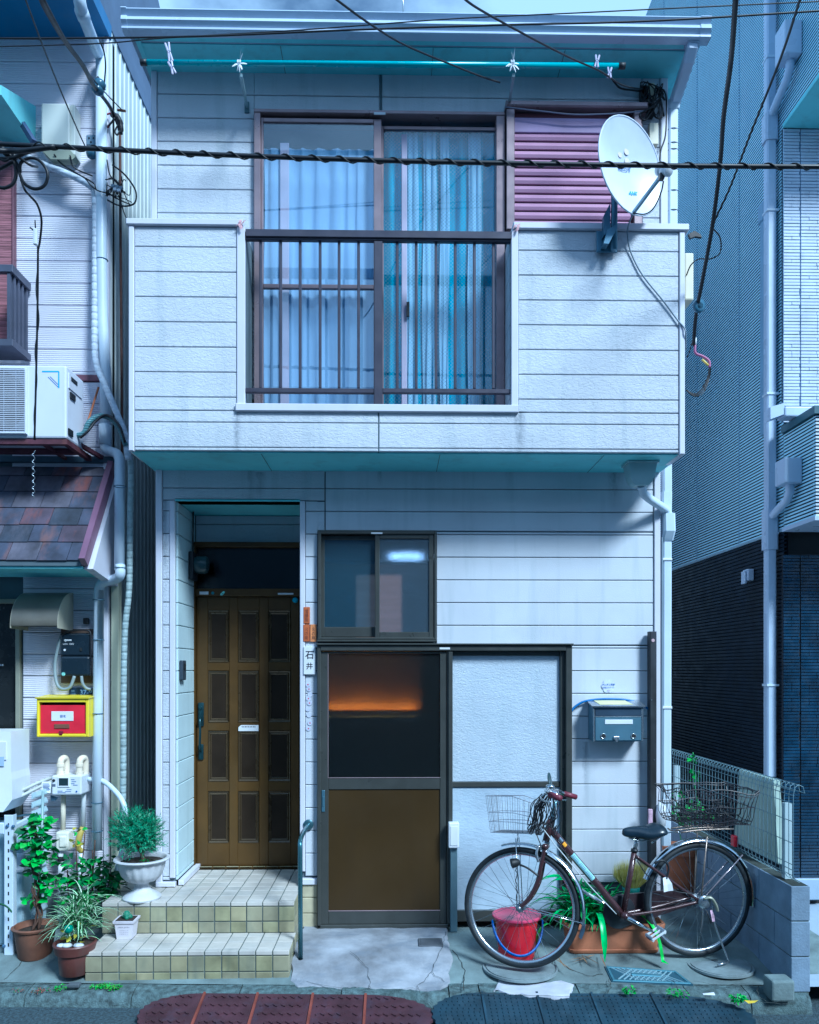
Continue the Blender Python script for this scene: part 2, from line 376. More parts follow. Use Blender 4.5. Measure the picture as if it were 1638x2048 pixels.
# corner and recess trims
tr = lambda n, *a: MB().fbox(*a, .004).build(n, m_trim, house)
tr('corner_trim', HXL, HXL+cw, -.012, .06, .15, ZB_BOT+.03); tr('corner_trim', HXR-cw, HXR, -.012, .06, .15, ZB_BOT+.03)
tr('recess_trim', rx0-.034, rx0, -.010, .02, GZ+.06, rz1+.0); tr('recess_trim', rx1, rx1+.034, -.010, .02, GZ+.10, rz1+.0)
tr('base_flashing', rx1+.002, sx0-.004, -.02, .02, zfo, zfo+.04)
tr('base_flashing', HXL+.002, rx0+.004, -.02, .02, GZ+.004, GZ+.034)
# recess side wall (faces the door), top, back boards
lowr = MB().box(rx0-.02, rx0, .021, YR+.02, GZ, rz1).box(rx1, rx1+.02, .021, YR+.02, GZ, rz1).build('recess_side_wall', m_groove, house)
siding(lowr, .023, YR-.012, GZ+.04, rz1-.003, zr, rx0+.014, mat('recess_siding', (.55,.68,.72), .6, var=.05, dirt=.3, dcol=(.2,.32,.34), bump=('brush', 60, .4, .003)), along='y', t=.014)
MB().box(rx0, rx1, .0, YR+.02, rz1, rz1+.015).build('recess_ceiling', m_soffit, house)
dzt = Z_(1086, YR, 490)                        # top of the door frame
siding(low, rx0+.015, rx1-.001, dzt+.002, rz1-.002, zr, YR, m_board)
MB().fbox(rx0+.0145, rx0+.05, .02, YR-.005, GZ+.004, GZ+.036, .004).build('base_flashing', m_trim, house)
# foundation tiles between porch and sliding door
m_ctile = mat('cream_tile', (.50,.47,.33), .4, var=.18, vs=7, dirt=.45, dcol=(.22,.24,.18), spec=.6)
m_fnd = mat('foundation_render', (.22,.27,.30), .8, dirt=.4)
MB().box(HXL+.01, rx0-.001, .012, .1, .02, zfo+.01).build('foundation', m_fnd, house); MB().box(sx1+.002, HXR-.01, .02, .1, .02, zfo+.01).build('foundation', m_fnd, house)
fnd = MB().box(rx1+.001, sx0-.002, .012, .1, .02, zfo+.01).build('foundation', m_fnd, house)
for a, b in ((zfo-.085, zfo-.004), (zfo-.19, zfo-.09), (zfo-.295, zfo-.195), (zfo-.36, zfo-.30)):
    MB().fbox(rx1+.012, sx0-.006, -.004, .014, a, b, .003).build('tile', m_ctile, fnd)

# --- balcony
for px in (880, 520, 1210): MB().box(X_(px,YB), X_(px,YB)+.003, YB+.03, -.002, ZB_BOT-.0045, ZB_BOT-.0035).build('joint_strip', m_groove, house)
balc = MB().box(X_(262,YB), X_(1368,YB), YB+.02, .13, ZB_BOT-.002, ZB_BOT+.016).build('balcony_floor', m_soffit, house)
bxl, bxr = X_(258, YB), X_(1369, YB)
bw = MB().box(bxl+.012, X_(474,YB), YB+.018, YB+.10, ZB_BOT+.018, Z_(452,YB,370)).box(X_(1036,YB), bxr-.012, YB+.018, YB+.10, ZB_BOT+.018, Z_(460,YB,1200)) \
     .box(X_(474,YB), X_(1036,YB), YB+.018, YB+.10, ZB_BOT+.018, Z_(822,YB,755)) \
     .box(bxl+.012, bxl+.09, YB+.10, YU, ZB_BOT+.018, Z_(448,YB,370)).box(bxr-.09, bxr-.012, YB+.10, YU, ZB_BOT+.018, Z_(456,YB,1200)).build('parapet', m_groove, house)
bz = Z_(643.9, YB, 370); ztl, ztr = Z_(453, YB, 370), Z_(462, YB, 1200); zsill = Z_(823, YB, 755); xmid = X_(757, YB)
siding(bw, bxl+.034, X_(473,YB), zsill, ztl, bz, YB, m_board)
siding(bw, X_(1036.5,YB), bxr-.036, zsill, ztr, bz, YB, m_board)
siding(bw, bxl+.034, xmid-.004, ZB_BOT+.004, zsill-.001, bz, YB, m_board)
siding(bw, xmid+.004, bxr-.036, ZB_BOT+.004, zsill-.001, bz, YB, m_board)
MB().fbox(xmid-.004, xmid+.004, YB+.002, YB+.02, ZB_BOT+.004, zsill-.002).build('joint_strip', m_groove, bw)
for nm, a in (('corner_trim', (bxl, bxl+.032, YB-.01, YU, ZB_BOT, ztl-.001)), ('corner_trim', (bxr-.034, bxr, YB-.01, YU, ZB_BOT-.004, ztr-.001)),
              ('opening_trim', (X_(474,YB), X_(490,YB), YB-.010, YB+.02, zsill+.001, ztl-.001)), ('opening_trim', (X_(1022,YB), X_(1036,YB), YB-.010, YB+.02, zsill+.001, ztr-.001)),
              ('capping', (X_(254,YB), X_(487,YB), YB-.022, YB+.13, ztl, ztl+.037)), ('capping', (X_(1026,YB), X_(1376,YB), YB-.022, YB+.13, ztr, ztr+.040)),
              ('opening_sill', (X_(472,YB), X_(1036,YB), YB-.022, YB+.12, Z_(823,YB-.02,755), Z_(808,YB-.02,755)))):
    MB().fbox(*a, .004).build(nm, m_trim, bw)
# inner faces of the opening, with their own boards
MB().box(X_(490,YB)-.02, X_(490,YB), YB+.021, YU-.002, zsill, ztl-.01).build('return_wall', m_groove, bw)
inr = MB().box(X_(1022,YB), X_(1022,YB)+.02, YB+.021, YU-.002, zsill, ztr-.01).build('return_wall', m_groove, bw)
siding(inr, YB+.023, YU-.004, zsill+.03, ztr-.012, zr, X_(1022,YB)-.001, m_board2, along='y', t=.004)
# pink tape scraps on capping ends
for px, py, q in ((481, 447, 1), (1034, 454, -1)):
    c = P(px, py, YB-.03); mb = MB()
    for k in range(5):
        a = Vector((rnd.uniform(-.02,.02), rnd.uniform(-.004,.004), rnd.uniform(-.022,.02))); b_ = Vector((rnd.uniform(-.022,.022), 0, rnd.uniform(-.03,.02)))
        mb.quad(c+a, c+a+Vector((.018,.003,.01)), c+b_, c+b_-Vector((.012,0,.014)))
    tag(mb.build('tape_scrap', mat('pink_tape', (.62,.38,.42), .7, var=.3, vs=60), None, fix=False), 'crumpled pink tape scrap on the capping end beside the ' + ('dish side of the railing' if q < 0 else 'downpipe side of the railing'), 'tape', 'tape scraps on the balcony capping')
# railing
rail = bpy.data.objects.new('railing', None); COL.objects.link(rail); rail.parent = house; rail.location = Vector((X_(757,YB), YB, zsill)) - wl(house); WL[rail] = Vector((X_(757,YB), YB, zsill))
YRl = YB + .02
def bar(nm, a, b, c_, d, Yf, t): return fb(nm, a, b, c_, d, Yf, t, m_rail, rail, .003)
bar('top_rail', 491, 460, 1024, 475, YRl-.03, .05); fb('top_rail_shadow_lip', 491, 475.5, 1024, 481, YRl-.018, .03, m_rail, rail)
bar('bottom_rail', 491, 776, 748, 785, YRl-.012, .03); bar('bottom_rail', 765, 777, 1023, 786, YRl-.012, .03)
bar('centre_post', 748, 481.5, 765, 808, YRl-.018, .036); bar('end_post', 518, 481.5, 523.5, 775.5, YRl, .02)
for x in (561,600,640,678,717, 794.5,832.5,872,910.5,949,987): bar('baluster', x-2.8, 481.5, x+2.8, 775.8 if x < 750 else 776.8, YRl, .016)

# --- upper wall boards (around the window and shutter box)
zu = Z_(331, YU, 400); zub = Z_(800, YU, 500)
siding(upw, UXL+.036, ux0-.006, zub, Z_TOPU+.02, zu, YU, m_board)
siding(upw, ux0-.004, X_(759,YU), uz1+.004, Z_TOPU+.02, zu, YU, m_board)
siding(upw, X_(764,YU), X_(1283,YU), uz1+.004, Z_TOPU+.02, zu, YU, m_board)
siding(upw, X_(1285,YU), UXR-.05, zub+.3, Z_TOPU+.02, zu, YU, m_board)
MB().fbox(X_(759,YU)+.001, X_(764,YU)-.001, YU-.003, YU+.02, uz1+.004, Z_TOPU).build('joint_strip', m_groove, upw)
for a in ((UXL, UXL+.034, YU-.01, YU+.14, ZB_BOT+.03, Z_TOPU), (UXR-.048, UXR, YU-.01, YU+.14, ZB_BOT+.03, Z_TOPU)):
    MB().fbox(*a, .004).build('corner_trim', m_trim, upw)

# --- roof edge
YG = -.52
roof = MB().prism([(YG+.03, Z_(66,YG)), (YG+.03, Z_(34,YG)), (BACK, Z_(34,YG)+.45), (BACK, Z_(66,YG)-.0)], 'x', X_(253,YG), X_(1408,YG)).build('roof', mat('roof_metal', (.30,.38,.50), .45, var=.1), house)
MB().fbox(X_(250,YG), X_(1412,YG), YG-.03, YG+.1, Z_(38,YG), Z_(31,YG), .004).build('roof_edge', m_gutter, roof)
zg0, zg1 = Z_(76, YG), Z_(39, YG); h = zg1-zg0
prof = [(YG+.02, zg1), (YG-.055, zg1), (YG-.060, zg1-.008), (YG-.045, zg1-.02), (YG-.035, zg1-h*.30), (YG-.05, zg1-h*.42), (YG-.055, zg1-h*.6), (YG-.035, zg1-h*.76), (YG-.02, zg1-h*.8), (YG-.02, zg1-h*.84), (YG-.04, zg1-h*.86), (YG-.04, zg0+.004), (YG-.036, zg0), (YG+.02, zg0)]
gut = MB().prism(prof, 'x', X_(252,YG), X_(1395,YG)).build('gutter', m_gutter, roof, smooth=True, angle=40)
prof2 = [(y-.004 if y < YG+.01 else y, z+(.003 if z > (zg0+zg1)/2 else -.003)) for y, z in prof]
MB().prism(prof2, 'x', X_(1395,YG), X_(1416,YG)).build('gutter_end_cap', m_gutter, roof, smooth=True, angle=40); MB().prism(prof2, 'x', X_(248,YG), X_(259,YG)).build('gutter_end_cap', m_gutter, roof, smooth=True, angle=40)
# soffit: outer and inner boards with a dark slot between
zs = Z_(150, YU); sl0 = X_(278,YG+.1)
MB().box(X_(262,YG), X_(1398,YG), YG+.021, YG+.07, zs+.02, zg0+.03).build('fascia', m_soffit, roof)
MB().box(X_(262,YG)+.03, X_(1398,YG)-.03, YG+.022, YG+.082, zs, zs+.018).build('outer_soffit', m_soffit, roof)
MB().box(X_(262,YG)+.02, X_(1398,YG)-.02, YG+.07, YG+.12, zs+.021, zs+.03).build('vent_slot', m_dark, roof)
MB().box(X_(262,YG)+.03, X_(1398,YG)-.03, YG+.100, YU+.02, zs, zs+.02).build('soffit', m_soffit, roof)
for px in (560, 866, 1130): MB().box(X_(px,YG+.1), X_(px,YG+.1)+.003, YG+.101, YU, zs-.0025, zs-.001).build('joint_strip', m_groove, roof)
MB().box(X_(262,YG), X_(262,YG)+.03, YG+.07, 1.5, zs-.004, zs+.1).box(X_(1398,YG)-.03, X_(1398,YG), YG+.07, 1.5, zs-.004, zs+.1).build('barge_board', m_soffit, roof)
MB().box(UXL, X_(262,YG)+.03, YU+.02, 1.5, zs, zs+.02).box(UXR, X_(1398,YG)-.03, YU+.02, 1.5, zs, zs+.02).build('side_soffit', m_soffit, roof)
tag(MB().tube([P(806, 60, 1.5), P(806, -60, 1.5)], .008).tube([P(760,-40,1.5), P(852,-40,1.5)], .005).build('aerial_mast', m_steel, None, smooth=True), 'thin grey aerial mast standing above the roof edge', 'aerial')

# --- upper window
win = MB().fbox(ux0, X_(523,YU), YU-.04, YU+.06, uz0-.1, uz1).fbox(X_(991,YU), ux1, YU-.04, YU+.06, uz0-.1, uz1).fbox(ux0+.0, ux1, YU-.046, YU+.06, Z_(237,YU,760), uz1+.006).build('window', m_bronzeL, house)
m_glass = glass('clear_glass', (.97,.99,1), .09, ior=1.3)
m_wglass = glass('wired_glass', (.97,.99,1), .03, ior=1.25)
def sash(x0, x1, y0, y1, Y, wl_, wr, wt, wb, gm, pane_name='pane', mid=None, mt=m_bronzeL):
    s = MB(); X0, X1, Z1, Z0 = X_(x0,Y), X_(x1,Y), Z_(y0,Y,(x0+x1)/2), Z_(y1,Y,(x0+x1)/2)
    k = 1/300
    s.fbox(X0, X0+wl_*k, Y, Y+.028, Z0, Z1); s.fbox(X1-wr*k, X1, Y, Y+.028, Z0, Z1)
    s.fbox(X0+wl_*k, X1-wr*k, Y+.002, Y+.026, Z1-wt*k, Z1); s.fbox(X0+wl_*k, X1-wr*k, Y+.002, Y+.026, Z0, Z0+wb*k)
    if mid:
        zm = Z_(mid, Y, (x0+x1)/2); s.fbox(X0+wl_*k, X1-wr*k, Y+.002, Y+.026, zm-.015, zm+.013)
    f = s.build('sash', mt, win)
    MB().box(X0+wl_*k-.003, X1-wr*k+.003, Y+.012, Y+.016, Z0+wb*k-.003, Z1-wt*k+.003).build(pane_name, gm, win)
    return f
sash(522, 763, 236, 823, YU-.022, 4, 15, 8, 10, m_glass, mid=572)
sash(757, 1000, 252, 823, YU+.016, 10, 9, 7, 10, m_wglass)
# wire mesh inside the second pane, a fine diamond grid
mb = MB(); Yw = YU+.034; X0, X1, Z0, Z1 = X_(769,Yw), X_(992,Yw), Z_(812,Yw), Z_(260,Yw); st = .024
k = X0 - (Z1-Z0)
while k < X1:
    for sgn in (1, -1):
        a = k; z_a = Z0 if sgn > 0 else Z1
        t0 = max(0, X0-a); t1 = min(Z1-Z0, X1-a)
        if t1 > t0:
            p0 = Vector((a+t0, Yw, z_a+sgn*t0)); p1 = Vector((a+t1, Yw, z_a+sgn*t1)); d = Vector((1,0,-sgn))*.0004
            mb.quad(p0-d, p1-d, p1+d, p0+d)
    k += st
tag(mb.build('safety_wire', m_steel, win, fix=False), kind='stuff')
# lock handle and head sticker
MB().cbox(X_(813,YU), X_(819,YU), YU+.002, YU+.02, Z_(632,YU,815), Z_(603,YU,815), .002).build('latch', m_black, win)
fb('maker_label', 748, 224, 771, 229, YU-.0535, .002, m_paper, win)
# curtains
def curtain(nm, px0, px1, py0, py1, Y, mt, amp, folds, seed, parent):
    r = random.Random(seed); n = folds*6; X0, X1 = X_(px0,Y), X_(px1,Y); mb = MB(); V = []
    ph = [r.uniform(.6,1.4) for _ in range(folds+2)]; rows = 8; Z1, Z0 = Z_(py0,Y), Z_(py1,Y)
    us = [];  a = 0
    for i in range(n+1):
        us.append(a); a += ph[i//6]
    us = [u/us[-1] for u in us]
    for j in range(rows+1):
        z = Z1 + (Z0-Z1)*j/rows; s_ = 1 + .25*math.sin(j*1.1)
        for i in range(n+1):
            q = 2*math.pi*i/6; V.append((X0+(X1-X0)*us[i] + .006*math.sin(j*.9+i), Y + amp*ph[i//6]*(math.sin(q)*s_ + .35*math.sin(q*2.3+seed)), z))
    mb.add(V, [(j*(n+1)+i, j*(n+1)+i+1, (j+1)*(n+1)+i+1, (j+1)*(n+1)+i) for j in range(rows) for i in range(n)])
    return mb.build(nm, mt, parent, smooth=True, fix=False)
room = house
MB().box(ux0-.05, ux1+.05, YU+.145, 2.4, uz0-.12, uz0-.1).box(ux0-.05, ux1+.05, YU+.145, 2.4, uz1+.03, uz1+.05).box(ux0-.07, ux0-.05, YU+.145, 2.4, uz0-.1, uz1+.03).box(ux1+.05, ux1+.07, YU+.145, 2.4, uz0-.1, uz1+.03).box(ux0-.07, ux1+.07, 2.4, 2.42, uz0-.12, uz1+.05).build('room_wall', mat('room_wall', (.06,.20,.30), .8), room)
m_cur1 = mat('pale_curtain', (.30,.46,.70), .9, var=.10, vs=12, stretch=(1,1,.1)); m_cur2 = mat('teal_curtain', (.04,.36,.56), .9, var=.3, vs=14, stretch=(1,1,.06)); m_cur3 = mat('lace_curtain', (.34,.56,.76), .9, var=.1, vs=10, stretch=(1,1,.1))
def curt(lab, *a, group=None): tag(curtain('curtain', *a, None), lab, 'curtain', group)
curt('pale lilac curtain behind the plain pane of the upstairs window', 528, 762, 300, 830, YU+.045, m_cur1, .010, 8, 3)
curt('deep teal curtain behind the wired pane of the upstairs window', 762, 1000, 262, 830, YU+.088, m_cur2, .014, 9, 5)
for a, b, s_, lab in ((812, 836, 8, 'beside the window latch'), (846, 872, 2, 'second from the latch'), (880, 898, 4, 'narrowest of its row'), (936, 962, 6, 'nearest the pink shutter box')):
    curt('whitish lace curtain strip over the teal curtain, ' + lab, a, b, 264, 830, YU+.066, m_cur3, .006, 2, s_, group='lace strips in the upstairs window')
fb('wooden_post', 560, 285, 578, 830, YU+.028, .004, mat('pinkish_wood', (.50,.46,.60), .6), room); fb('wooden_post', 803, 268, 814, 830, YU+.028, .004, mat('pinkish_wood', (.5,.46,.6), .6), room)

# --- shutter box beside the window (sliding rain shutters)
sb = MB().fbox(X_(1010,YU), X_(1026,YU), YU-.07, YU, Z_(470,YU,1020), Z_(233,YU,1020)).fbox(X_(1262,YU), X_(1276,YU), YU-.07, YU, Z_(470,YU,1270), Z_(235,YU,1270)) \
     .fbox(X_(1008,YU), X_(1288,YU), YU-.09, YU, Z_(233,YU,1140)+.001, Z_(221,YU,1140), .008).build('shutter_box', m_bronzeL, house)
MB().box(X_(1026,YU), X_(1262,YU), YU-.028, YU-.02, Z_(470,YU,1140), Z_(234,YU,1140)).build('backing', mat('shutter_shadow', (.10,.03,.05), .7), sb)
fb('head_panel', 1027, 236, 1261, 265.5, YU-.055, .03, mat('mauve_panel', (.36,.26,.46), .5, var=.15), sb)
y = 267.5
while y < 470:
    z0, z1 = Z_(y+14.6,YU-.05,1140), Z_(y,YU-.05,1140); x0, x1 = X_(1027,YU-.05), X_(1261,YU-.05)
    MB().prism([(YU-.03,z0), (YU-.052,z0+.001), (YU-.058,z0+(z1-z0)*.4), (YU-.044,z1), (YU-.03,z1)], 'x', x0, x1).build('slat', m_shutter, sb); y += 17.4
fb('side_strip', 1281, 236, 1285, 470, YU-.06, .05, m_bronzeL, sb)

# --- laundry pole with brackets, ties and pegs
YP = -.60
pole = thing('laundry_pole', 'turquoise laundry pole with black end caps slung under the eave', 'pole', P(770, 130, YP))
MB().tube([P(292,125,YP), P(1240,132,YP)], .0155, 14).build('pole_tube', mat('turquoise_vinyl', (.04,.38,.44), .28, var=.08, spec=.7), pole, smooth=True)
MB().tube([P(281,125,YP), P(294,125,YP)], .018, 14).tube([P(1237,132,YP), P(1250,132,YP)], .018, 14).build('end_cap', m_black, pole, smooth=True)
for x, yt, tl, xb in ((480, 110, 'in front of the bare wall boards', 494), (1025, 112, 'above the shutter box', 1017)):
    a = thing('pole_bracket', 'aged steel pole bracket with white tied rags, '+tl, 'bracket', P(xb, 215, YU), 'brackets for the laundry pole')
    MB().tube([P(x+2, 150, YP+.02), P(xb, 214, YU-.01)], [.012,.011], 4).build('arm', mat('weathered_arm', (.32,.45,.50), .5, metal=.3, dirt=.4), a)
    c = P(xb, 217, YU-.004); MB().cbox(c.x-.015, c.x+.015, YU-.012, YU, c.z-.03, c.z+.04, .003).build('wall_plate', mat('plate_grey', (.12,.2,.24), .5), a)
    mb = MB(); c = P(x, 130, YP)
    for k in range(9):
        q = k/9*6.28; d = Vector((math.cos(q)*.03+rnd.uniform(-.01,.01), -.022, -abs(math.sin(q))*.045 - .01))
        if k > 5: d = Vector((rnd.uniform(-.01,.02), -.02, rnd.uniform(.03,.075)))
        mb.ribbon([c+Vector((0,-.015,0)), c+d*.6+Vector((0,-.01,0)), c+d*1.15], [.008,.013,.006], (0,.4,1), .1)
    for k in range(3): mb.tube([c+Vector((.008*k-.01, .024*math.cos(t*.8), .024*math.sin(t*.8))) for t in range(9)], .003, 5)
    mb.build('rag_tie', m_paper, a, fix=False)
m_peg = mat('white_peg', (.66,.62,.82), .4)
def peg(px, py, ang, lab, L=.11):
    c = P(px, py, YP-.02); d = Vector((math.sin(ang), 0, math.cos(ang))); n = Vector((d.z, 0, -d.x))
    t = thing('clothes_peg', lab, 'peg', c, 'pegs clipped on the laundry pole')
    for s_ in (1, -1):
        MB().tube([c - d*L*.5 + n*.006*s_*1.6, c + n*.004*s_, c + d*L*.5 + n*.011*s_], .0055, 5).build('jaw', m_peg, t)
    MB().tube([c + Vector((0, .012*math.cos(q), .0))+n*.009*math.sin(q) for q in [i*.9 for i in range(8)]], .0016, 5).build('spring', m_steel, t)
peg(338, 104, -.22, 'long white peg clipped upright on the pole by its gable end, upper of two'); peg(344, 135, -.35, 'short white peg hanging just below the upper one at the gable end', .075)
peg(1194, 122, .1, 'small clear peg on the pole, nearer to the middle bracket', .07); peg(1219, 145, .05, 'small clear peg hanging from the pole by its dish side end cap', .06)
# =================================================================== FRONT DOOR in the recess
YD = YR
def dX(px, Y=YD): return X_(px, Y)
def dZ(py, px=490, Y=YD): return Z_(py, Y, px)
fd = MB().fbox(dX(380), dX(393), YD-.05, YD+.07, GZ, dZ(1086)).fbox(dX(393), rx1+.02, YD-.05, YD+.07, dZ(1096), dZ(1086)) \
        .fbox(dX(393), rx1+.02, YD-.03, YD+.05, dZ(1193), dZ(1178)).fbox(dX(393), rx1+.02, YD-.03, YD+.05, GZ, GZ+.02).build('front_door', m_door, house)
m_tglass = glass('dark_textured_glass', (.10,.16,.20), .03, bumps=(120, .8))
MB().box(dX(393), rx1+.02, YD, YD+.006, dZ(1178), dZ(1096)).build('transom_pane', m_tglass, fd)
MB().box(dX(393), rx1+.02, YD+.04, YD+.05, dZ(1178), dZ(1096)).build('transom_backing', m_dark, fd)
DX0, DX1, DZ0, DZ1 = dX(393.5), dX(598), GZ+.022, dZ(1193.5)
# leaf with twelve recessed moulded panels
cols = [(420,454), (480,514), (540,577)]; rows = [(1225,1320), (1346,1440), (1466,1558), (1587,1681)]
slab = MB().box(DX0, DX1, YD+.012, YD+.04, DZ0, DZ1)
for a, b in ((393.5, 416), (458,476), (518,537), (581,598)):
    slab.fbox(dX(a), dX(b), YD, YD+.0125, DZ0, DZ1, .004)
zs_ = [(1193.5, 1220)] + [(1324,1341), (1444,1461), (1562,1582), (1685,1730)]
for a, b in zs_:
    for c0, c1 in ((416,458),(476,518),(537,581)):
        slab.fbox(dX(c0), dX(c1), YD+.0004, YD+.0125, max(dZ(b),DZ0), dZ(a), .0004)
lf = slab.build('door_leaf', m_door, fd)
for a, b in rows:
    for c0, c1 in cols:
        x0, x1, z0, z1 = dX(c0-3), dX(c1+3), dZ(b+4), dZ(a-4); mb = MB()
        for i, (y, g) in enumerate(((YD-.004, 0), (YD+.004, .010), (YD-.001, .016), (YD+.007, .024))):
            mb.v += [Vector(q) for q in ((x0+g,y,z0+g*1.2),(x1-g,y,z0+g*1.2),(x1-g,y,z1-g*1.2),(x0+g,y,z1-g*1.2))]
            if i: n = 4*i; mb.f += [(n-4+k, n-4+(k+1)%4, n+(k+1)%4, n+k) for k in range(4)]
        g = 0; mb.v += [Vector(q) for q in ((x0,YD+.013,z0),(x1,YD+.013,z0),(x1,YD+.013,z1),(x0,YD+.013,z1))]; n = 16
        mb.f += [(n+k, n+(k+1)%4, (k+1)%4, k) for k in range(4)]
        mb.build('panel_moulding', m_doorm, fd, fix=False)
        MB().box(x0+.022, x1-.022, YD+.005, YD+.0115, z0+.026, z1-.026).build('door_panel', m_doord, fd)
# handle
m_hand = mat('dark_teal_iron', (.02,.055,.07), .35, metal=.6, var=.2)
hx = dX(402.5)
hd = MB().cbox(hx-.021, hx+.021, YD-.014, YD-.001, dZ(1452), dZ(1405), .005).cbox(hx-.019, hx+.019, YD-.014, YD-.001, dZ(1519), dZ(1488), .006) \
    .tube(smoothpts([(hx, YD-.014, dZ(1440)), (hx+.004, YD-.055, dZ(1438)), (hx+.008, YD-.065, dZ(1460)), (hx+.004, YD-.06, dZ(1490)), (hx, YD-.035, dZ(1500)), (hx, YD-.01, dZ(1502))]), .0085, 10) \
    .lathe([(.012,0),(.012,.01),(.004,.012)], (hx, YD-.014, dZ(1415)), 14, (0,-1,0)).build('handle', m_hand, fd, smooth=True, angle=35)
# small paper and plastic bits on the door
MB().fbox(dX(401), dX(419), YD-.033, YD-.03, dZ(1190), dZ(1184)).build('sticker', m_paper, fd)
MB().lathe([(.011,0),(.011,.002)], (dX(427.5), YD-.03, dZ(1187)), 18, (0,-1,0)).build('sticker', mat('teal_sticker', (.05,.22,.28), .5), fd)
MB().lathe([(.014,0),(.014,.002)], (dX(447), YD-.03, dZ(1188)), 18, (0,-1,0), sx=1.5, sy=.7).build('sticker', mat('yellow_blue_sticker', (.25,.55,.5), .5, var=.8, vs=70), fd)
MB().fbox(dX(557), dX(588), YD-.034, YD-.03, dZ(1190), dZ(1186.5)).build('sticker', m_paper, fd)
MB().lathe([(.019,0),(.019,.02),(.012,.026)], (dX(591), YD-.001, dZ(1200.5)), 20, (0,-1,0)).build('bell_disc', mat('teal_disc', (.04,.40,.58), .35), fd, smooth=True, angle=40)
c0, c1 = P(477,1462,YD-.005), P(517,1450,YD-.005)
lp = MB().prism([(c0.x, c0.z), (c1.x, c0.z), (c1.x, c1.z), (c0.x+.02, c1.z), (c0.x, c1.z-.016)], 'y', YD-.008, YD-.0045).build('letter_flap_note', m_paper, fd)
for i, ch in enumerate('0120-71-'): pass
mb = MB()
for i in range(9): x = c0.x+.025+i*.0115; mb.box(x, x+.005, YD-.0088, YD-.0082, c1.z-.017, c1.z-.008)
tag(mb.build('print_marks', m_ink, fd), kind='stuff')
# intercom on the side wall
t = thing('intercom', 'small dark grey intercom fixed on the side wall of the door recess', 'intercom', PX(362, 1360, rx0+.018))
c = PX(362, 1340, rx0+.016); zb, zt = PX(362,1360,rx0).z, PX(362,1321,rx0).z
MB().cbox(rx0+.0165, rx0+.04, c.y-.045, c.y+.045, zb, zt, .006).build('casing', mat('slate_plastic', (.035,.05,.075), .45), t)
MB().cbox(rx0+.0395, rx0+.044, c.y-.025, c.y+.025, zb+.07, zt-.02, .002).build('speaker_panel', m_black, t)
# meter with glass dome on the recess side wall
c = P(380, 1130, YD-.14); c.x = rx0+.03
t = thing('electric_meter', 'old round dark electric meter high on the wall inside the door recess', 'meter', c)
MB().cbox(rx0+.0165, rx0+.05, c.y-.07, c.y+.07, c.z-.11, c.z+.09, .01).build('base_plate', m_black, t)
MB().lathe([(.06,0),(.062,.02),(.062,.07),(.055,.085),(.02,.09)], (rx0+.05, c.y, c.z), 24, (1,0,0)).build('dome', mat('dusty_glass', (.03,.06,.07), .25), t, smooth=True, angle=50)
MB().tube([(rx0+.03, c.y, c.z+.085), (rx0+.03, c.y+.01, rz1-.002)], .006).build('conduit', m_black, t, smooth=True)

# =================================================================== SMALL KITCHEN WINDOW
kw = MB().fbox(wx0, X_(643,0), -.045, .05, wz0, wz1).fbox(X_(868,0), wx1, -.045, .05, wz0, wz1).fbox(X_(643,0), X_(868,0), -.045, .05, Z_(1070,0,755), wz1) \
    .fbox(X_(643,0), X_(868,0), -.045, .05, wz0, Z_(1275,0,755)).fbox(wx0-.004, wx1+.004, -.055, .0, wz0-.014, wz0-.001).build('window', m_bronze, house)
win = kw
m_fglass = glass('frosted_glass', (.35,.50,.62), .05, rough=.35, frost=.22, bumps=(260, .3), diff=(.18, (.06,.18,.28))); m_fglass2 = glass('ribbed_glass', (.60,.68,.78), .05, rough=.3, frost=.14, bumps=(200, .5), diff=(.2, (.16,.24,.32)))
sash(642, 757, 1071, 1274, .004, 7, 6, 8, 20, m_fglass, mt=m_bronze)
sash(750, 868, 1068, 1276, -.034, 9, 10, 9, 12, m_fglass2, mt=m_bronze)
fb('maker_label', 742, 1064.5, 765, 1068, -.0475, .002, m_paper, kw)
# kitchen behind: walls, ceiling ring lamp, added warm glow board and glowing blind
kz = Z_(1080, .8)
MB().box(sx0-.1, sx1+.1, 2.2, 2.25, .15, 2.6).box(sx0-.12, sx0-.1, .13, 2.2, .15, 2.6).box(sx1+.1, sx1+.12, .13, 2.2, .15, 2.6).box(sx0-.12, sx1+.12, .13, 2.25, 2.6, 2.62).box(sx0-.12, sx1+.12, .13, 2.25, .141, .155).build('room_wall', mat('kitchen_wall', (.22,.24,.26), .8, var=.4, vs=2), house)
c = P(812, 1113, 1.0)
lamp = thing('ceiling_lamp', 'round lit white lamp glimpsed through the kitchen window pane', 'lamp', c)
mb = MB()
mb.tube([c + Vector((.13*math.cos(q*.35), .10*math.sin(q*.35), 0)) for q in range(19)], .009, 8); mb.build('ring_tube', mat('lit_ring', (.9,.9,.95), .5, emit=((.85,.88,1), 5)), lamp, smooth=True)
MB().tube([c+Vector((0,0,.02)), (c.x, c.y, 2.6)], .01).build('stem', m_white, lamp)
m_warm = mat('warm_glow', (.8,.45,.15), .8, emit=((1,.34,.035), .75), var=.4, vs=6)  # emissive tone for a made-up glowing panel; no object carries it
m_warm2 = mat('glowing_bamboo_blind', (.6,.35,.25), .8, emit=((1,.40,.24), .42), var=.5, vs=9, stretch=(.3,1,12))  # the blind is no lamp; its warm light is emitted by the material
def glow(nm, a, b, c_, d, Y, mt, lab, cat): o = fb(nm, a, b, c_, d, Y, .02, mt); return tag(o, lab, cat)
sl_ = thing('added_glow_lamp', 'warm kitchen shelf lamp glowing orange behind the frosted upper door pane', 'lamp', P(745, 1424, .30))  # made-up shelf and tube, added for the orange gradient in the pane
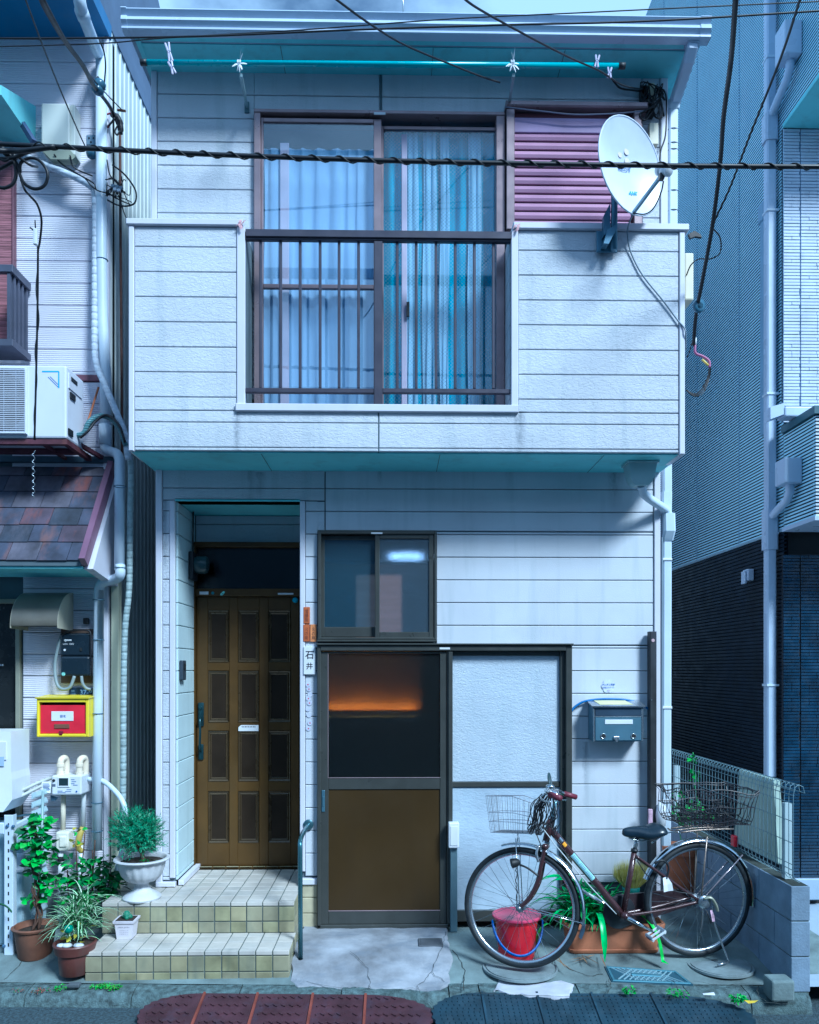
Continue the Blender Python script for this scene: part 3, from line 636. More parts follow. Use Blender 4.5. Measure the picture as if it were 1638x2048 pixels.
MB().box(X_(600,.34), X_(842,.34), .34, .36, Z_(1420,.34), Z_(1290,.34)).build('added_glow_board', mat('orange_glow_board', (.62,.26,.06), .7, var=.3, vs=5), sl_)
MB().box(X_(600,.24), X_(842,.24), .20, .338, Z_(1440,.24), Z_(1428,.24)).box(X_(600,.2), X_(842,.2), .20, .206, Z_(1428,.2), Z_(1419,.2)).build('shelf', m_dark, sl_)  # added lip keeps the tube out of view
MB().tube([P(625,1424,.30), P(832,1424,.30)], .010, 8).build('lit_tube', mat('lit_tube', (.9,.6,.3), .5, emit=((1,.50,.09), 15)), sl_, smooth=True)
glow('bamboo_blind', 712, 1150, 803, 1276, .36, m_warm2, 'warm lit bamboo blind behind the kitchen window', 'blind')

# =================================================================== SLIDING DOORS
sd = MB().fbox(sx0, X_(643,0), -.05, .06, sz0, sz1).fbox(X_(1129,0), sx1, -.05, .06, sz0, sz1).fbox(X_(643,0), X_(1129,0), -.055, .06, Z_(1302,0,890), sz1) \
    .fbox(sx0, X_(896,0), -.05, .06, sz0-.03, sz0+.02).fbox(sx0-.004, sx1+.006, -.07, .0, sz1+.001, sz1+.012).build('sliding_door', m_bronze, house)
MB().box(X_(896,0), sx1-.004, -.02, .09, sz0+.03, sz0+.10).build('sill_strip', m_bronze, sd)
Yd = -.036
x = lambda p: X_(p, Yd); z = lambda p, q=765: Z_(p, Yd, q)
dl = MB().fbox(x(640), x(657), Yd, Yd+.034, sz0+.02, z(1303)).fbox(x(880), x(893), Yd, Yd+.034, sz0+.02, z(1303)).fbox(x(657), x(880), Yd+.002, Yd+.03, z(1307), z(1303)) \
    .fbox(x(657), x(880), Yd+.002, Yd+.03, z(1579), z(1556)).fbox(x(657), x(880), Yd+.002, Yd+.03, sz0+.02, z(1822)).build('door_frame', m_bronze, sd)
fb('bead', 656, 1555, 881, 1556.5, Yd-.001, .01, m_bronzeL, sd); fb('bead', 655, 1306, 656.6, 1556, Yd-.001, .01, m_bronzeL, sd); fb('bead', 656, 1821, 881, 1822.8, Yd-.001, .01, m_bronzeL, sd)
m_ambglass = glass('amber_frosted_glass', (.62,.62,.62), .0, rough=.35, frost=.30, bumps=(330, .5), diff=(.10, (.03,.05,.06)))
MB().box(x(657), x(880), Yd+.012, Yd+.017, z(1556), z(1307)).build('pane', m_ambglass, sd)
MB().box(x(657), x(880), Yd+.010, Yd+.02, z(1822), z(1579)).build('kick_panel', mat('brown_kick_panel', (.046,.029,.010), .34, var=.14, vs=1.5, spec=.35, dirt=.25, dcol=(.03,.02,.01)), sd)
c = P(646.5, 1600, Yd); MB().cbox(c.x-.011, c.x+.011, Yd-.006, Yd+.001, z(1623), z(1580), .003).cbox(c.x-.005, c.x+.005, Yd-.009, Yd-.005, z(1612), z(1592), .002).build('handle', mat('steel_blue', (.10,.20,.28), .35, metal=.5), sd)
fb('maker_label', 879, 1295, 900, 1299, -.057, .002, m_paper, sd)
# the fixed right leaf with its wide post
Y2 = -.004
MB().fbox(X_(893,Y2), X_(904,Y2), -.04, .03, sz0+.02, Z_(1302,0,890)).fbox(X_(896,Y2), X_(904,Y2), -.058, -.041, Z_(1640,Y2,890), Z_(1304,Y2,890)).fbox(X_(904,Y2), X_(1120,Y2), Y2, .03, Z_(1311,Y2,1010), Z_(1302,Y2,1010)) \
    .fbox(X_(904,Y2), X_(1120,Y2), Y2, .03, Z_(1574,Y2,1010), Z_(1564,Y2,1010)).fbox(X_(1120,Y2), X_(1134,Y2), Y2-.015, .03, sz0+.09, Z_(1302,Y2,1010)) \
    .build('door_frame', m_bronze, sd)
m_pebglass = mat('pale_obscure_glass', (.50,.58,.68), .32, var=.06, vs=3, bump=('lace', 38, .45, .003), spec=.6, dirt=.3, dcol=(.30,.42,.48)); m_pebglass2 = mat('pale_obscure_lower', (.46,.56,.68), .4, var=.12, vs=3, bump=('lace', 18, .3, .003), spec=.5, dirt=.5, dcol=(.28,.42,.50))
fb('pane', 904.5, 1311, 1119.5, 1563.5, Y2+.012, .008, m_pebglass, sd); fb('pane', 904.5, 1574.5, 1119.5, 1832, Y2+.012, .008, m_pebglass2, sd)
MB().box(sx0, X_(896,0), -.12, .12, .10, sz0-.03).build('door_step', mat('grey_step', (.20,.24,.27), .8), sd)
# white plastic box on its post by the door
c = P(906, 1670, -.07)
t = thing('meter_box', 'small white plastic box beside the sliding door, mounted on a low grey post', 'box', (c.x, -.1, .17))
MB().cbox(X_(897,-.1), X_(918,-.1), -.12, -.06, Z_(1695,-.1,907), Z_(1645,-.1,907), .006).build('casing', m_white, t)
MB().cbox(X_(900,-.1), X_(915,-.1), -.124, -.119, Z_(1690,-.1,907), Z_(1651,-.1,907), .003).build('cover', m_white, t)
MB().fbox(X_(901,-.1), X_(915,-.1), -.09, -.045, .16, Z_(1695.5,-.1,907), .004).build('post', mat('grey_post', (.14,.22,.27), .5, metal=.4), t)

# =================================================================== SIGNS AND SMALL THINGS ON THE WALL
np_ = thing('nameplate', 'white upright nameplate with two black characters beside the kitchen door', 'nameplate', P(620, 1350, -.02))
MB().cbox(X_(607,-.02), X_(631,-.02), -.020, -.001, Z_(1349,-.02,620), Z_(1293,-.02,620), .003).build('plate', m_white, np_)
for ch, py in (('石', 1310), ('井', 1332)): text(ch, P(619, py, -.0205), .052 if ch == '石' else .045, m_ink, np_, bold=.012)
m_tag1 = mat('reddish_wood', (.42,.11,.03), .6, var=.3, vs=20, stretch=(6,1,.5)); m_tag2 = mat('orange_wood', (.62,.24,.08), .6, var=.25, vs=20, stretch=(6,1,.5))
for nm, a, b, c_, d, mt, tx, lab in (('w', 607,1214,619.5,1247, m_tag1, '宝\n勝\n院', 'dark reddish wooden tag, topmost of three beside the front door'), ('w', 606.5,1249,619,1283, m_tag1, '火\nの\n用', 'brown wooden tag with writing, lower one nearer the front door'), ('w', 620.5,1249,633,1283.5, m_tag2, '火\nの\n用', 'bright orange wooden tag with black brush writing next to the brown one')):
    t = thing('wooden_tag', lab, 'tag', P((a+c_)/2, d, -.02), 'wooden tags above the nameplate')
    MB().cbox(X_(a,-.014), X_(c_,-.014), -.014, -.001, Z_(d,-.014,620), Z_(b,-.014,620), .002).build('plate', mt, t)
    text(tx, P((a+c_)/2, (b+d)/2+1, -.0145), .085, m_ink if mt is m_tag2 else mat('faded_ink', (.12,.03,.02), .7), t, width=.022)
# shrine tags: little round paper charms with red crosses
for i, py in enumerate((1369, 1378, 1389, 1397, 1406, 1418, 1430, 1446, 1457)):
    c = P(618+((i*37) % 5-2), py, -.003)
    t = thing('paper_charm', ['round pale paper charm with a red cross under the nameplate, ', 'faded round paper charm under the nameplate, '][i % 3 == 2] + ['first down', 'second down', 'third down', 'fourth down', 'fifth down', 'sixth down', 'seventh down', 'last but one', 'lowest of all'][i], 'sticker', c, 'charms stuck below the nameplate')
    MB().lathe([(.017,0),(.017,.0015)], c, 10, (0,-1,0)).build('disc', mat('faded_charm', (.56,.60,.76), .7, var=.12, vs=60), t)
    if i not in (2, 5, 6): text('+', c+Vector((0,-.002,0)), .011, m_redink, t, bold=.03)
# police sticker over the mailbox
c = P(1217, 1372, -.003)
st = thing('round_sticker', 'round white paper warning sticker with blue Japanese lettering above the steel mailbox', 'sticker', c)
mb = MB()
for q in range(7):
    a = q*6.283/6; cc = c + (Vector((.026*math.cos(a), 0, .026*math.sin(a))) if q < 6 else Vector((0,0,0)))
    mb.lathe([(.022,0),(.022,.0012+.0002*q)], cc, 14, (0,-1,0))
mb.build('paper', mat('sticker_paper', (.62,.68,.84), .6, var=.1, vs=50), st)
text('オレオレ詐欺', c+Vector((0,-.0045,.010)), .014, m_blueink, st, width=.086, bold=.02); text('被害防止サポーター', c+Vector((0,-.0045,-.010)), .010, m_blueink, st, width=.086, bold=.01); text('警視庁', c+Vector((0,-.0045,-.032)), .007, mat('violet_ink', (.3,.1,.5), .6), st)
# steel mailbox
YM = -.13
mbx = thing('steel_mailbox', 'blue grey steel mailbox with hinged flap and two oval slots on the pale wall', 'mailbox', P(1229, 1485, -.01))
X0, X1, Z0, Z1 = X_(1186,YM), X_(1286,YM), Z_(1483,YM,1235), Z_(1413,YM,1235)
m_mail = mat('blue_grey_steel', (.13,.24,.33), .38, metal=.45, var=.08, vs=5, dirt=.15, spec=.6); m_maild = mat('dark_flap', (.05,.08,.13), .35, metal=.3)
MB().prism([(-.002,Z0+.01), (YM,Z0), (YM,Z1-.005), (-.002,Z1+.03)], 'x', X0, X1).build('body', m_mail, mbx)
MB().prism([(-.001,Z1+.032), (YM-.02,Z1-.004), (YM-.02,Z1+.004), (-.001,Z1+.04)], 'x', X0-.012, X1+.012).build('lid', m_steel, mbx)
MB().fbox(X0, X0+.012, YM-.008, YM-.0005, Z0, Z1-.012).fbox(X1-.012, X1, YM-.008, YM-.0005, Z0, Z1-.012).build('edge_strip', m_steel, mbx)
MB().fbox(X0+.014, X1-.014, YM-.006, YM-.0005, Z1-.062, Z1-.014).build('flap', m_maild, mbx)
MB().fbox(X0+.014, X1-.014, YM-.010, YM-.0005, Z1-.069, Z1-.063).build('flap_hinge', m_steel, mbx)
MB().fbox(X0+.014, X1-.014, YM-.008, YM-.0005, Z0+.006, Z1-.071).build('door_panel', m_mail, mbx)
MB().fbox(X0+.075, X1-.07, YM-.011, YM-.0085, Z1-.115, Z1-.085).build('name_card', m_white, mbx)
for u in (X0+.065, X1-.065):
    MB().lathe([(.016,0),(.019,.003),(.014,.004),(.013,.001)], (u, YM-.008, Z0+.036), 20, (0,-1,0), sy=.62 if False else 1).build('slot_rim', m_steel, mbx, smooth=True)
    MB().lathe([(.013,0),(.013,.0025)], (u, YM-.009, Z0+.036), 18, (0,-1,0)).build('slot', m_dark, mbx)
MB().cbox(X0+.13, X0+.17, YM-.018, YM-.009, Z0+.014, Z0+.036, .004).lathe([(.010,0),(.010,.012)], (X0+.15, YM-.01, Z0+.010), 14, (0,-1,0)).build('lock', m_steel, mbx)
MB().add([(X0+.05,YM+.01,Z1+.012), (X1-.06,YM+.01,Z1+.012), (X1-.09,-.03,Z1+.036), (X0+.03,-.03,Z1+.036)], [(0,1,2,3)]).build('notice', mat('yellowish_paper', (.6,.6,.35), .7), mbx, fix=False)
tag(MB().tube(smoothpts([P(1141,1424,-.04), P(1152,1412,-.03), P(1172,1402,-.025), P(1210,1398,-.02), P(1255,1400,-.02), P(1280,1408,-.025), P(1300,1420,-.03)]), .0075, 8).build('blue_hose', mat('blue_vinyl', (.02,.14,.42), .35), None, smooth=True), 'bright blue hose arching over the steel mailbox', 'hose')
# dark post
MB2 = MB().fbox(X_(1298.5,-.06), X_(1312,-.06), -.075, -.02, .15, Z_(1263,-.06,1305), .004)
t = tag(MB2.build('wooden_post', mat('blackened_wood', (.018,.022,.030), .55, var=.5, vs=16, stretch=(1,1,.15), dirt=.3, dcol=(.15,.18,.22)), None), 'narrow blackened timber post standing upright before the corner of the house wall', 'post')
for px, py in ((1306, 1281), (1303, 1400), (1308,1520)): MB().lathe([(.012 if py < 1300 else .004,0),(.010 if py < 1300 else .003,.003)], P(px, py, -.0755), 9, (0,-1,0)).build('knot' if py < 1300 else 'nail_head', mat('pale_scar', (.5,.35,.38), .7) if py < 1300 else m_steel, t)
# porch handrail
YH = -.10
hr = thing('handrail', 'bent teal grey steel handrail between the tiled steps and the sliding door', 'handrail', P(601, 1920, -.52))
pA = P(617, 1649, -.012); pB = P(601, 1680, -.42); 
g = PZ(601, 1920, .145)
MB().tube(smoothpts([pA+Vector((0,-.005,0)), pA+Vector((0,-.06,-.0)), P(609,1662,-.22), P(603,1673,-.42), P(600.5,1684,-.5), P(600.5,1700,-.52), P(600.5,1750,-.52)], 6) + [P(601, 1917, -.52)], .0145, 12).build('tube', mat('handrail_metal', (.10,.22,.27), .25, metal=.7), hr, smooth=True)
MB().lathe([(.034,0),(.034,.006),(.02,.014)], pA, 20, (0,-1,0)).build('wall_flange', mat('flange_metal', (.08,.16,.20), .3, metal=.6), hr, smooth=True, angle=40)
MB().lathe([(.016,0),(.016,.0)], P(601,1917,-.52), 12).tube([P(601,1917,-.52), P(601,1921,-.52)], .017, 12).build('foot_cap', m_black, hr)
# =================================================================== DRAINPIPES OF THE HOUSE
def recttube(pts, a, b, mb=None, cor=.3):       # squarish pipe: chamfered square section swept
    mb = mb or MB(); pts = [Vector(p) for p in pts]; n = len(pts); V = []
    sec = [(-1,-1+cor),(-1+cor,-1),(1-cor,-1),(1,-1+cor),(1,1-cor),(1-cor,1),(-1+cor,1),(-1,1-cor)]
    for i, p in enumerate(pts):
        t = (pts[min(i+1,n-1)]-pts[max(i-1,0)]).normalized()
        u = Vector((1,0,0)) - t*t.x if abs(t.x) < .8 else Vector((0,0,1)) - t*t.z
        u.normalize(); v = t.cross(u)
        V += [p + u*(q[0]*a/2) + v*(q[1]*b/2) for q in sec]
    return mb.add(V, [(i*8+k, i*8+(k+1)%8, (i+1)*8+(k+1)%8, (i+1)*8+k) for i in range(n-1) for k in range(8)] + [tuple(range(8))[::-1], tuple(range((n-1)*8, n*8))])
YE = -.42
ud = thing('drainpipe', 'pale square drainpipe slanting from the roof gutter to the upper wall behind the satellite dish', 'drainpipe', P(1346, 445, YU))
recttube([P(1383,78,-.50), P(1383,100,-.50), P(1378,118,-.47), P(1352,196,-.19), P(1346,212,-.16)], .066, .06).build('upper_pipe', m_gutter, ud)
recttube([P(1385,74,-.50), P(1384,92,-.50)], .082, .075).build('outlet', m_gutter, ud)
recttube([P(1347,200,-.17), P(1345,218,-.15)], .076, .07).build('elbow', m_pipe, ud)
recttube([P(1345,214,-.15), P(1344,470,-.15)], .060, .055).build('lower_pipe', m_pipe, ud)
for py in (262, 290, 303, 343, 385, 424): 
    c = P(1345, py, -.15); MB().tube([c+Vector((.034*math.cos(q)*1.05,.032*math.sin(q), 0)) for q in [i*6.3/12 for i in range(13)]], .0025, 5).build('clip', m_cable, ud)
recttube([P(1328,262,-.18), P(1327,470,-.18)], .016, .02).build('thin_conduit', m_gcable, ud)
ld = thing('drainpipe', 'white square drainpipe running down the lower corner past the dark timber post', 'drainpipe', P(1330, 1700, .05))
XLp = 1330
recttube([P(1333,925,.03), P(1333,1000,.03)], .060, .055).build('upper_pipe', m_pipe, ld)
recttube([P(1332,985,.03), P(1331,1030,.03)], .068, .062).build('joint', m_pipe, ld)
recttube([P(1336,1028,.0), P(1337,1062,.0), P(1334,1072,.02), P(1333,1077,.03)], .078, .075).build('junction', m_pipe, ld)
recttube([P(1332.5,1075,.03), P(1331,1690,.03)], .060, .055).build('lower_pipe', m_pipe, ld)
recttube([P(1323.5,1075,.0), P(1322.5,1690,.0)], .012, .03).build('conduit', m_gcable, ld)
for py in (1120, 1415, 1600): c = P(1331, py, .03); MB().fbox(c.x-.036, c.x+.034, c.y-.034, c.y+.03, c.z-.008, c.z+.008).build('clamp', m_white, ld)
bd = thing('balcony_drain', 'boxy rain hopper under the balcony with a short slanting pipe to the corner drainpipe', 'drain hopper', P(1278, 960, -.22))
c = P(1280, 921, -.24); r0 = .083; c.z = ZB_BOT-.002
MB().add([(c.x+sx*a, c.y+sy*b, c.z-h_) for h_, a, b in ((0,.092,.07),(.02,.088,.066),(.10,.074,.055),(.135,.058,.045),(.15,.042,.038)) for sx, sy in ((-1,-1),(1,-1),(1,1),(-1,1))],
   [(4*i+k, 4*i+(k+1)%4, 4*i+4+(k+1)%4, 4*i+4+k) for i in range(4) for k in range(4)] + [(0,1,2,3),(16,17,18,19)]).build('hopper', m_soffit if False else mat('teal_grey_plastic', (.38,.52,.56), .35, dirt=.2), bd)
MB().fbox(c.x-.10, c.x+.10, c.y-.078, c.y+.07, c.z-.014, c.z-.001).build('hopper_rim', mat('teal_grey_plastic', WALL), bd)
recttube([(c.x+.005,c.y,c.z-.14), P(1282,975,-.22), P(1288,988,-.20), P(1298,997,-.16), P(1330,1018,-.03), P(1336,1026,0), P(1337,1034,0)], .05, .05, cor=.5).build('slanting_pipe', m_pipe, bd, smooth=True, angle=50)

# upper corner clutter: junction blocks and cable nest under the eave
cb = thing('cable_junction', 'cream and black cable junction blocks clustered under the eave above the satellite dish', 'junction box', P(1305, 240, YU-.03))
YC = YU-.04
for a, b, c_, d, m_ in ((1297,165,1310,204,m_cream), (1281,170,1296,218,m_black), (1299,245,1317,288,m_cream), (1296,206,1308,232,m_black)):
    MB().cbox(X_(a,YC), X_(c_,YC), YC, YC+.035, Z_(d,YC,1300), Z_(b,YC,1300), .004).build('junction_block', m_, cb)
r = random.Random(3)
for k in range(11):
    pts = [(r.uniform(1280,1330), r.uniform(160,240), YC-.02+r.uniform(-.03,.02)) for _ in range(5)]
    MB().tube(smoothpts([P(*p) for p in pts], 5), .0035 if k % 3 else .006, 5).build('looped_cable', m_cable, cb, smooth=True)
MB().tube(smoothpts([P(1225,160,YC), P(1240,176,YC), P(1262,180,YC), P(1285,183,YC)],5), .006, 6).build('looped_cable', m_cable, cb, smooth=True)
MB().tube(smoothpts([P(1316,175,YC), P(1330,185,YC), P(1333,215,YC), P(1331,270,YC), P(1322,300,YC), P(1318,330,YC-.05)],5), .005, 6).build('looped_cable', m_cable, cb, smooth=True)
tag(MB().tube(smoothpts([P(1010,214,YU-.1), P(1080,222,YU-.1), P(1150,229,YU-.1), P(1230,227,YU-.1), P(1288,222,YU-.08)],5), .0045, 6).build('thin_cable', mat('lilac_wire', (.16,.18,.26), .6), None, smooth=True), 'thin frayed cable lying along the top edge of the pink shutter box', 'cable')

# =================================================================== SATELLITE DISH
ds = thing('satellite_dish', 'white oval satellite dish on a blue steel arm bolted to the balcony capping', 'satellite dish', P(1214, 500, YB-.02))
YS = -.62
# dish: shallow bowl; rim as an inclined ellipse seen obliquely
A = P(1262, 331, YS)                      # centre of the rim
nrm = Vector((.45, -.87, .03)).normalized()      # looks to the right front, a little up
u = Vector((0,0,1)) - nrm*nrm.z; u.normalize(); v = u.cross(nrm)
rollq = Matrix.Rotation(R(10), 3, nrm); u = rollq @ u; v = rollq @ v
RU, RV = .288, .245
mb = MB(); seg = 40; rings = 9; V = []
def dishp(r_, q, off=0): return A + u*(math.cos(q)*r_*RU) + v*(math.sin(q)*r_*RV) - nrm*(.055*(1-r_*r_)+off)
V = [dishp(0,0)]; Fs = []
for j in range(1, rings+1):
    for k in range(seg): V.append(dishp(j/rings, 2*math.pi*k/seg))
for k in range(seg): Fs.append((0, 1+k, 1+(k+1)%seg))
for j in range(1, rings):
    for k in range(seg): a = 1+(j-1)*seg; b = a+seg; Fs.append((a+k, b+k, b+(k+1)%seg, a+(k+1)%seg))
n0 = len(V); V += [p - nrm*.006 for p in V]; Fs += [tuple(i+n0 for i in f)[::-1] for f in Fs]
m_dish = mat('dish_paint', (.62,.68,.80), .35, var=.05, vs=5, dirt=.25, dcol=(.38,.44,.52))
mb.add(V, Fs); refl = mb.build('reflector', m_dish, ds, smooth=True, fix=False)
MB().tube([dishp(1.0, 2*math.pi*k/seg, .003) for k in range(seg+1)], .0055, 6, cap=False).build('rim', m_dish, ds, smooth=True)
# feed arm and converter
arm0 = P(1265, 428, -.60); conv = P(1328, 336, -.98)
conv = P(1327, 345, -.86)
MB().tube([arm0, P(1322,352,-.85)], [.012,.012], 4).build('feed_arm', mat('arm_blue_grey', (.24,.36,.46), .45, metal=.2), ds)
cdir = (A - conv).normalized()
MB().lathe([(.012,-.05),(.026,-.045),(.030,-.02),(.030,.01),(.022,.022),(.032,.026),(.034,.045),(.028,.052)], P(1329,341,-.86), 20, cdir).build('converter', m_white, ds, smooth=True, angle=60)
MB().cbox(P(1322,354,-.86).x-.012, P(1322,354,-.86).x+.016, -.875, -.845, P(1322,360,-.86).z, P(1322,348,-.86).z, .003).build('arm_clamp', m_black, ds)
MB().tube(smoothpts([P(1327,362,-.85), P(1322,385,-.82), P(1308,415,-.74), P(1290,428,-.68), P(1265,426,-.62)],6), .004, 6).build('feed_cable', m_cable, ds, smooth=True)
m_arm = mat('galvanised_blue', (.10,.20,.30), .42, metal=.35, var=.12, dirt=.2)
MB().tube([P(1228,500,YB-.07), P(1229,330,YB-.07)], .0195, 14).build('mast', m_arm, ds, smooth=True)
MB().tube(smoothpts([P(1232,375,YB-.08), P(1250,395,YB-.10), P(1258,412,-.58), P(1266,428,-.60)],5), .011, 8).build('curved_bracket', mat('pale_bracket', (.42,.52,.62), .4), ds, smooth=True)
MB().tube([P(1229,340,YB-.07), dishp(.25,0,.03)], .03, 8).build('tilt_bracket', m_arm, ds)
YA = YB-.028
MB().fbox(X_(1193,YA), X_(1234,YA), YA-.006, YA+.004, Z_(505,YA,1214), Z_(463,YA,1214), .003).build('wall_plate', m_arm, ds)
MB().prism([(X_(1206,YA-.03), Z_(440,YA,1214)), (X_(1219,YA-.03), Z_(415,YA,1214)), (X_(1219,YA-.03), Z_(470,YA,1214)), (X_(1206,YA-.03), Z_(480,YA,1214))], 'y', YA-.05, YA-.008).build('gusset', m_arm, ds)
MB().prism([(X_(1206,YA-.06), Z_(500,YA,1214)), (X_(1216,YA-.06), Z_(501,YA,1214)), (X_(1233,YA-.06), Z_(470,YA,1214)), (X_(1231,YA-.06), Z_(463,YA,1214)), (X_(1214,YA-.06), Z_(472,YA,1214))], 'y', YA-.075, YA-.008).build('gusset', m_arm, ds)
# printed marks on the dish
def ondish(a, b, off=.004): 
    r_ = math.hypot(a, b); return A + u*(a*RU) + v*(b*RV) - nrm*(.055*(1-r_*r_)) + nrm*off
m_logo = mat('cream_print', (.72,.66,.62), .5)
vx = -v if (-v).x > v.x else v
sgn = 1 if vx == v else -1
for a, b, rr in ((.30, -.10, .016), (.38, .12, .019), (.20, .12, .020)):
    MB().lathe([(rr,0),(rr,.001)], ondish(a, b*sgn, .002), 16, nrm).build('logo_drop', m_logo, ds)
text('BEST', ondish(.03, 0, .006), .028, mat('blue_print', (.10,.20,.42), .6), ds, ax=vx, up=u, width=.105, bold=.01)
text('ANT', ondish(-.48, .10*sgn, .006), .022, mat('cyan_print', (.05,.36,.55), .6), ds, ax=vx, up=u, width=.07, bold=.05)
tag(MB().tube(smoothpts([P(1265,430,-.60), P(1257,450,-.52), P(1255,470,YB-.03), P(1262,505,YB-.012), P(1285,550,YB-.012), P(1325,600,YB-.012), P(1355,640,YB-.012), P(1368,655,YB-.018), P(1371.5,668,YB-.02), P(1371.5,700,YB+.02)],6), .0048, 6).build('dish_cable', m_gcable, None, smooth=True), 'grey cable drooping from the satellite dish across the balcony boards', 'cable')
tag(MB().cbox(X_(1369,-.2), X_(1388,-.2), -.2, .05, Z_(600,-.2,1380), Z_(505,-.2,1380), .01).build('wall_box', m_cream, None), 'cream utility box just round the house corner beside the hanging black cable', 'utility box')
tag(MB().prism([(X_(1376,-.15), Z_(470,-.15,1385)), (X_(1388,-.15), Z_(463,-.15,1385)), (X_(1400,-.15), Z_(470,-.15,1385)), (X_(1403,-.15),Z_(476,-.15,1385)), (X_(1390,-.15), Z_(474,-.15,1385)), (X_(1380,-.15), Z_(478,-.15,1385))], 'y', -.16, -.14).build('wall_hook', m_cable, None), 'small dark clamp reaching out beside the house corner under the dish', 'clamp')

# =================================================================== NEIGHBOUR ON THE LEFT
YN = .22
nb = thing('neighbour_house', 'pale blue neighbouring house with combed horizontal siding and a slate canopy', 'house', (-2.6, 1, .1))
NX1 = X_(221, YN); NX0 = -5.0; zsof = Z_(75, YN, 110); XS = X_(214, YN)
win0 = X_(40, YN); nzd0, nzd1 = .15, Z_(1207, YN, 20); czt = Z_(935, YN, 200)
nw = MB().box(win0, XS, YN+.018, YN+.14, .1, zsof+.05).box(NX0, win0, YN+.018, YN+.14, nzd1, zsof+.05).build('front_wall', m_groove, nb)
znr = Z_(433.5, YN, 150); zbrown = Z_(752, YN, 185)
siding(nw, win0+.02, XS-.004, .36, Z_(1105,YN,100), Z_(1352,YN,150), YN, m_board3, pitch=.1505)
siding(nw, X_(24,YN), XS-.004, czt-.02, zbrown-.04, zbrown-.04, YN, m_board3, pitch=.1505)
siding(nw, -2.85, XS-.004, zbrown+.005, zsof, znr, YN, m_board3, pitch=.1525)
MB().fbox(-2.85, XS, YN-.012, YN+.02, zbrown-.038, zbrown+.004).build('belt_trim', mat('maroon_trim', (.16,.07,.10), .5, var=.15), nb)
MB().box(XS-.05, XS-.001, YN+.02, 6, 0, 5.6).build('side_core', m_groove, nb)
# side wall: vertical ribbed sheet
V = []; y = YN+.002; pr = []
while y < 4: pr += [(y, XS+.0), (y+.06, XS+.0), (y+.066, XS+.008), (y+.084, XS+.008), (y+.09, XS)]; y += .09
mbs = MB(); poly = [(x_, y_) for y_, x_ in pr] + [(XS-.03, y), (XS-.03, YN+.002)]
mbs.prism([(min(a,XS+.008), min(max(b,.0),.56)) if 0 else (a,b) for a, b in poly if b < .58] + [(XS-.03,.57)] if 0 else poly, 'z', .05, 6.899).prism([p for p in poly[:-2] if p[1] < .50] + [(XS-.03,.49), (XS-.03,YN+.002)], 'z', 6.9, 9.0)
tag(mbs.build('ribbed_side_wall', mat('cream_sheet', (.50,.56,.56), .45, var=.06, dirt=.55, dcol=(.22,.28,.24), dscale=(6,6,.35)), nb), kind=None)
MB().fbox(XS-.018, XS+.014, YN-.018, YN+.03, .3, zsof-.0, .004).build('corner_trim', m_trim, nb)
MB().fbox(X_(226,YN+.03), X_(241,YN+.03), YN-.01, YN+.05, .25, Z_(940,YN,230), .004).build('corner_board', mat('cream_board', (.50,.54,.42), .5, var=.08, dirt=.4), nb)
MB().fbox(NX0, X_(226,YN), YN+.01, YN+.06, .08, .37).build('foundation', mat('foundation_render', WALL), nb)
MB().fbox(X_(36,YN)-.01, X_(42,YN), YN-.02, YN+.05, .2, nzd1+.03).fbox(NX0, X_(36,YN), YN-.02, YN+.05, nzd1, nzd1+.03).build('door_frame', mat('beige_frame', (.24,.25,.20), .5), nb)
MB().box(NX0, X_(36,YN), YN+.03, YN+.05, .2, nzd1).build('dark_door', mat('dark_door', (.015,.018,.02), .25), nb)
fb('door_handle', -6, 1328, 6, 1332, YN+.01, .03, m_steel, nb)
# eaves soffit, overhanging towards the street
zsf = zsof
MB().box(NX0, X_(221,YN), -.55, YN+.02, zsf, zsf+.10).build('eaves', mat('eaves_board', (.05,.16,.34), .6, var=.08, dirt=.2), nb)
MB().fbox(NX0, X_(221,YN)+.01, -.60, -.551, zsf-.01, zsf+.2).build('fascia', m_gutter, nb)
MB().prism([(YN+.02, zsf+.10), (-.55, zsf+.10), (-.55, zsf+.16), (1.2, zsf+1.3), (3.5, zsf+.1)], 'x', NX0, X_(218,YN)).build('roof', mat('roof_tiles_blue', (.10,.14,.22), .6), nb)
tag(MB().tube([P(236,-20,1.0), P(245,18,1.0)], .03, 4).build('verge_trim', mat('maroon_trim', WALL), nb), None)
# slate canopy
zA, zB2, yB = czt, Z_(1122, -.26, 100), -.26
XC = X_(233, YN)+.0
cp = thing('canopy', 'steep slate canopy with weathered purple and rust tiles above the neighbouring door', 'canopy', (-2.5, 0, zB2))
sl_ = Vector((0, yB-YN, zB2-zA)); Ls = sl_.length; sd_ = sl_.normalized(); nn_ = Vector((0, -sd_.z*-1, 0)); nrmS = Vector((0, sd_.z, -sd_.y)).normalized()
if nrmS.z < 0: nrmS = -nrmS
MB().add([(-4.6,YN,zA),(XC-.05,YN,zA),(XC-.05,yB,zB2),(-4.6,yB,zB2),(-4.6,YN,zA-.05),(XC-.05,YN,zA-.05),(XC-.05,yB,zB2-.03),(-4.6,yB,zB2-.03)], [(0,1,2,3),(4,7,6,5),(0,4,5,1),(1,5,6,2),(2,6,7,3),(3,7,4,0)]).build('deck', m_groove, cp)
m_slates = [mat('slate_%s' % n, c_, .65, var=.35, vs=9, dirt=.85, dscale=(9,3,3), dcol=dc, stretch=(1,1,.6), bump=('grain', 70, .3, .002)) for n, c_, dc in (('violet', (.07,.055,.085), (.24,.065,.04)), ('blue', (.05,.06,.10), (.20,.10,.09)), ('grey', (.085,.085,.12), (.17,.16,.21)), ('rust', (.13,.06,.07), (.07,.07,.11)), ('dark', (.035,.045,.07), (.11,.11,.15)))]
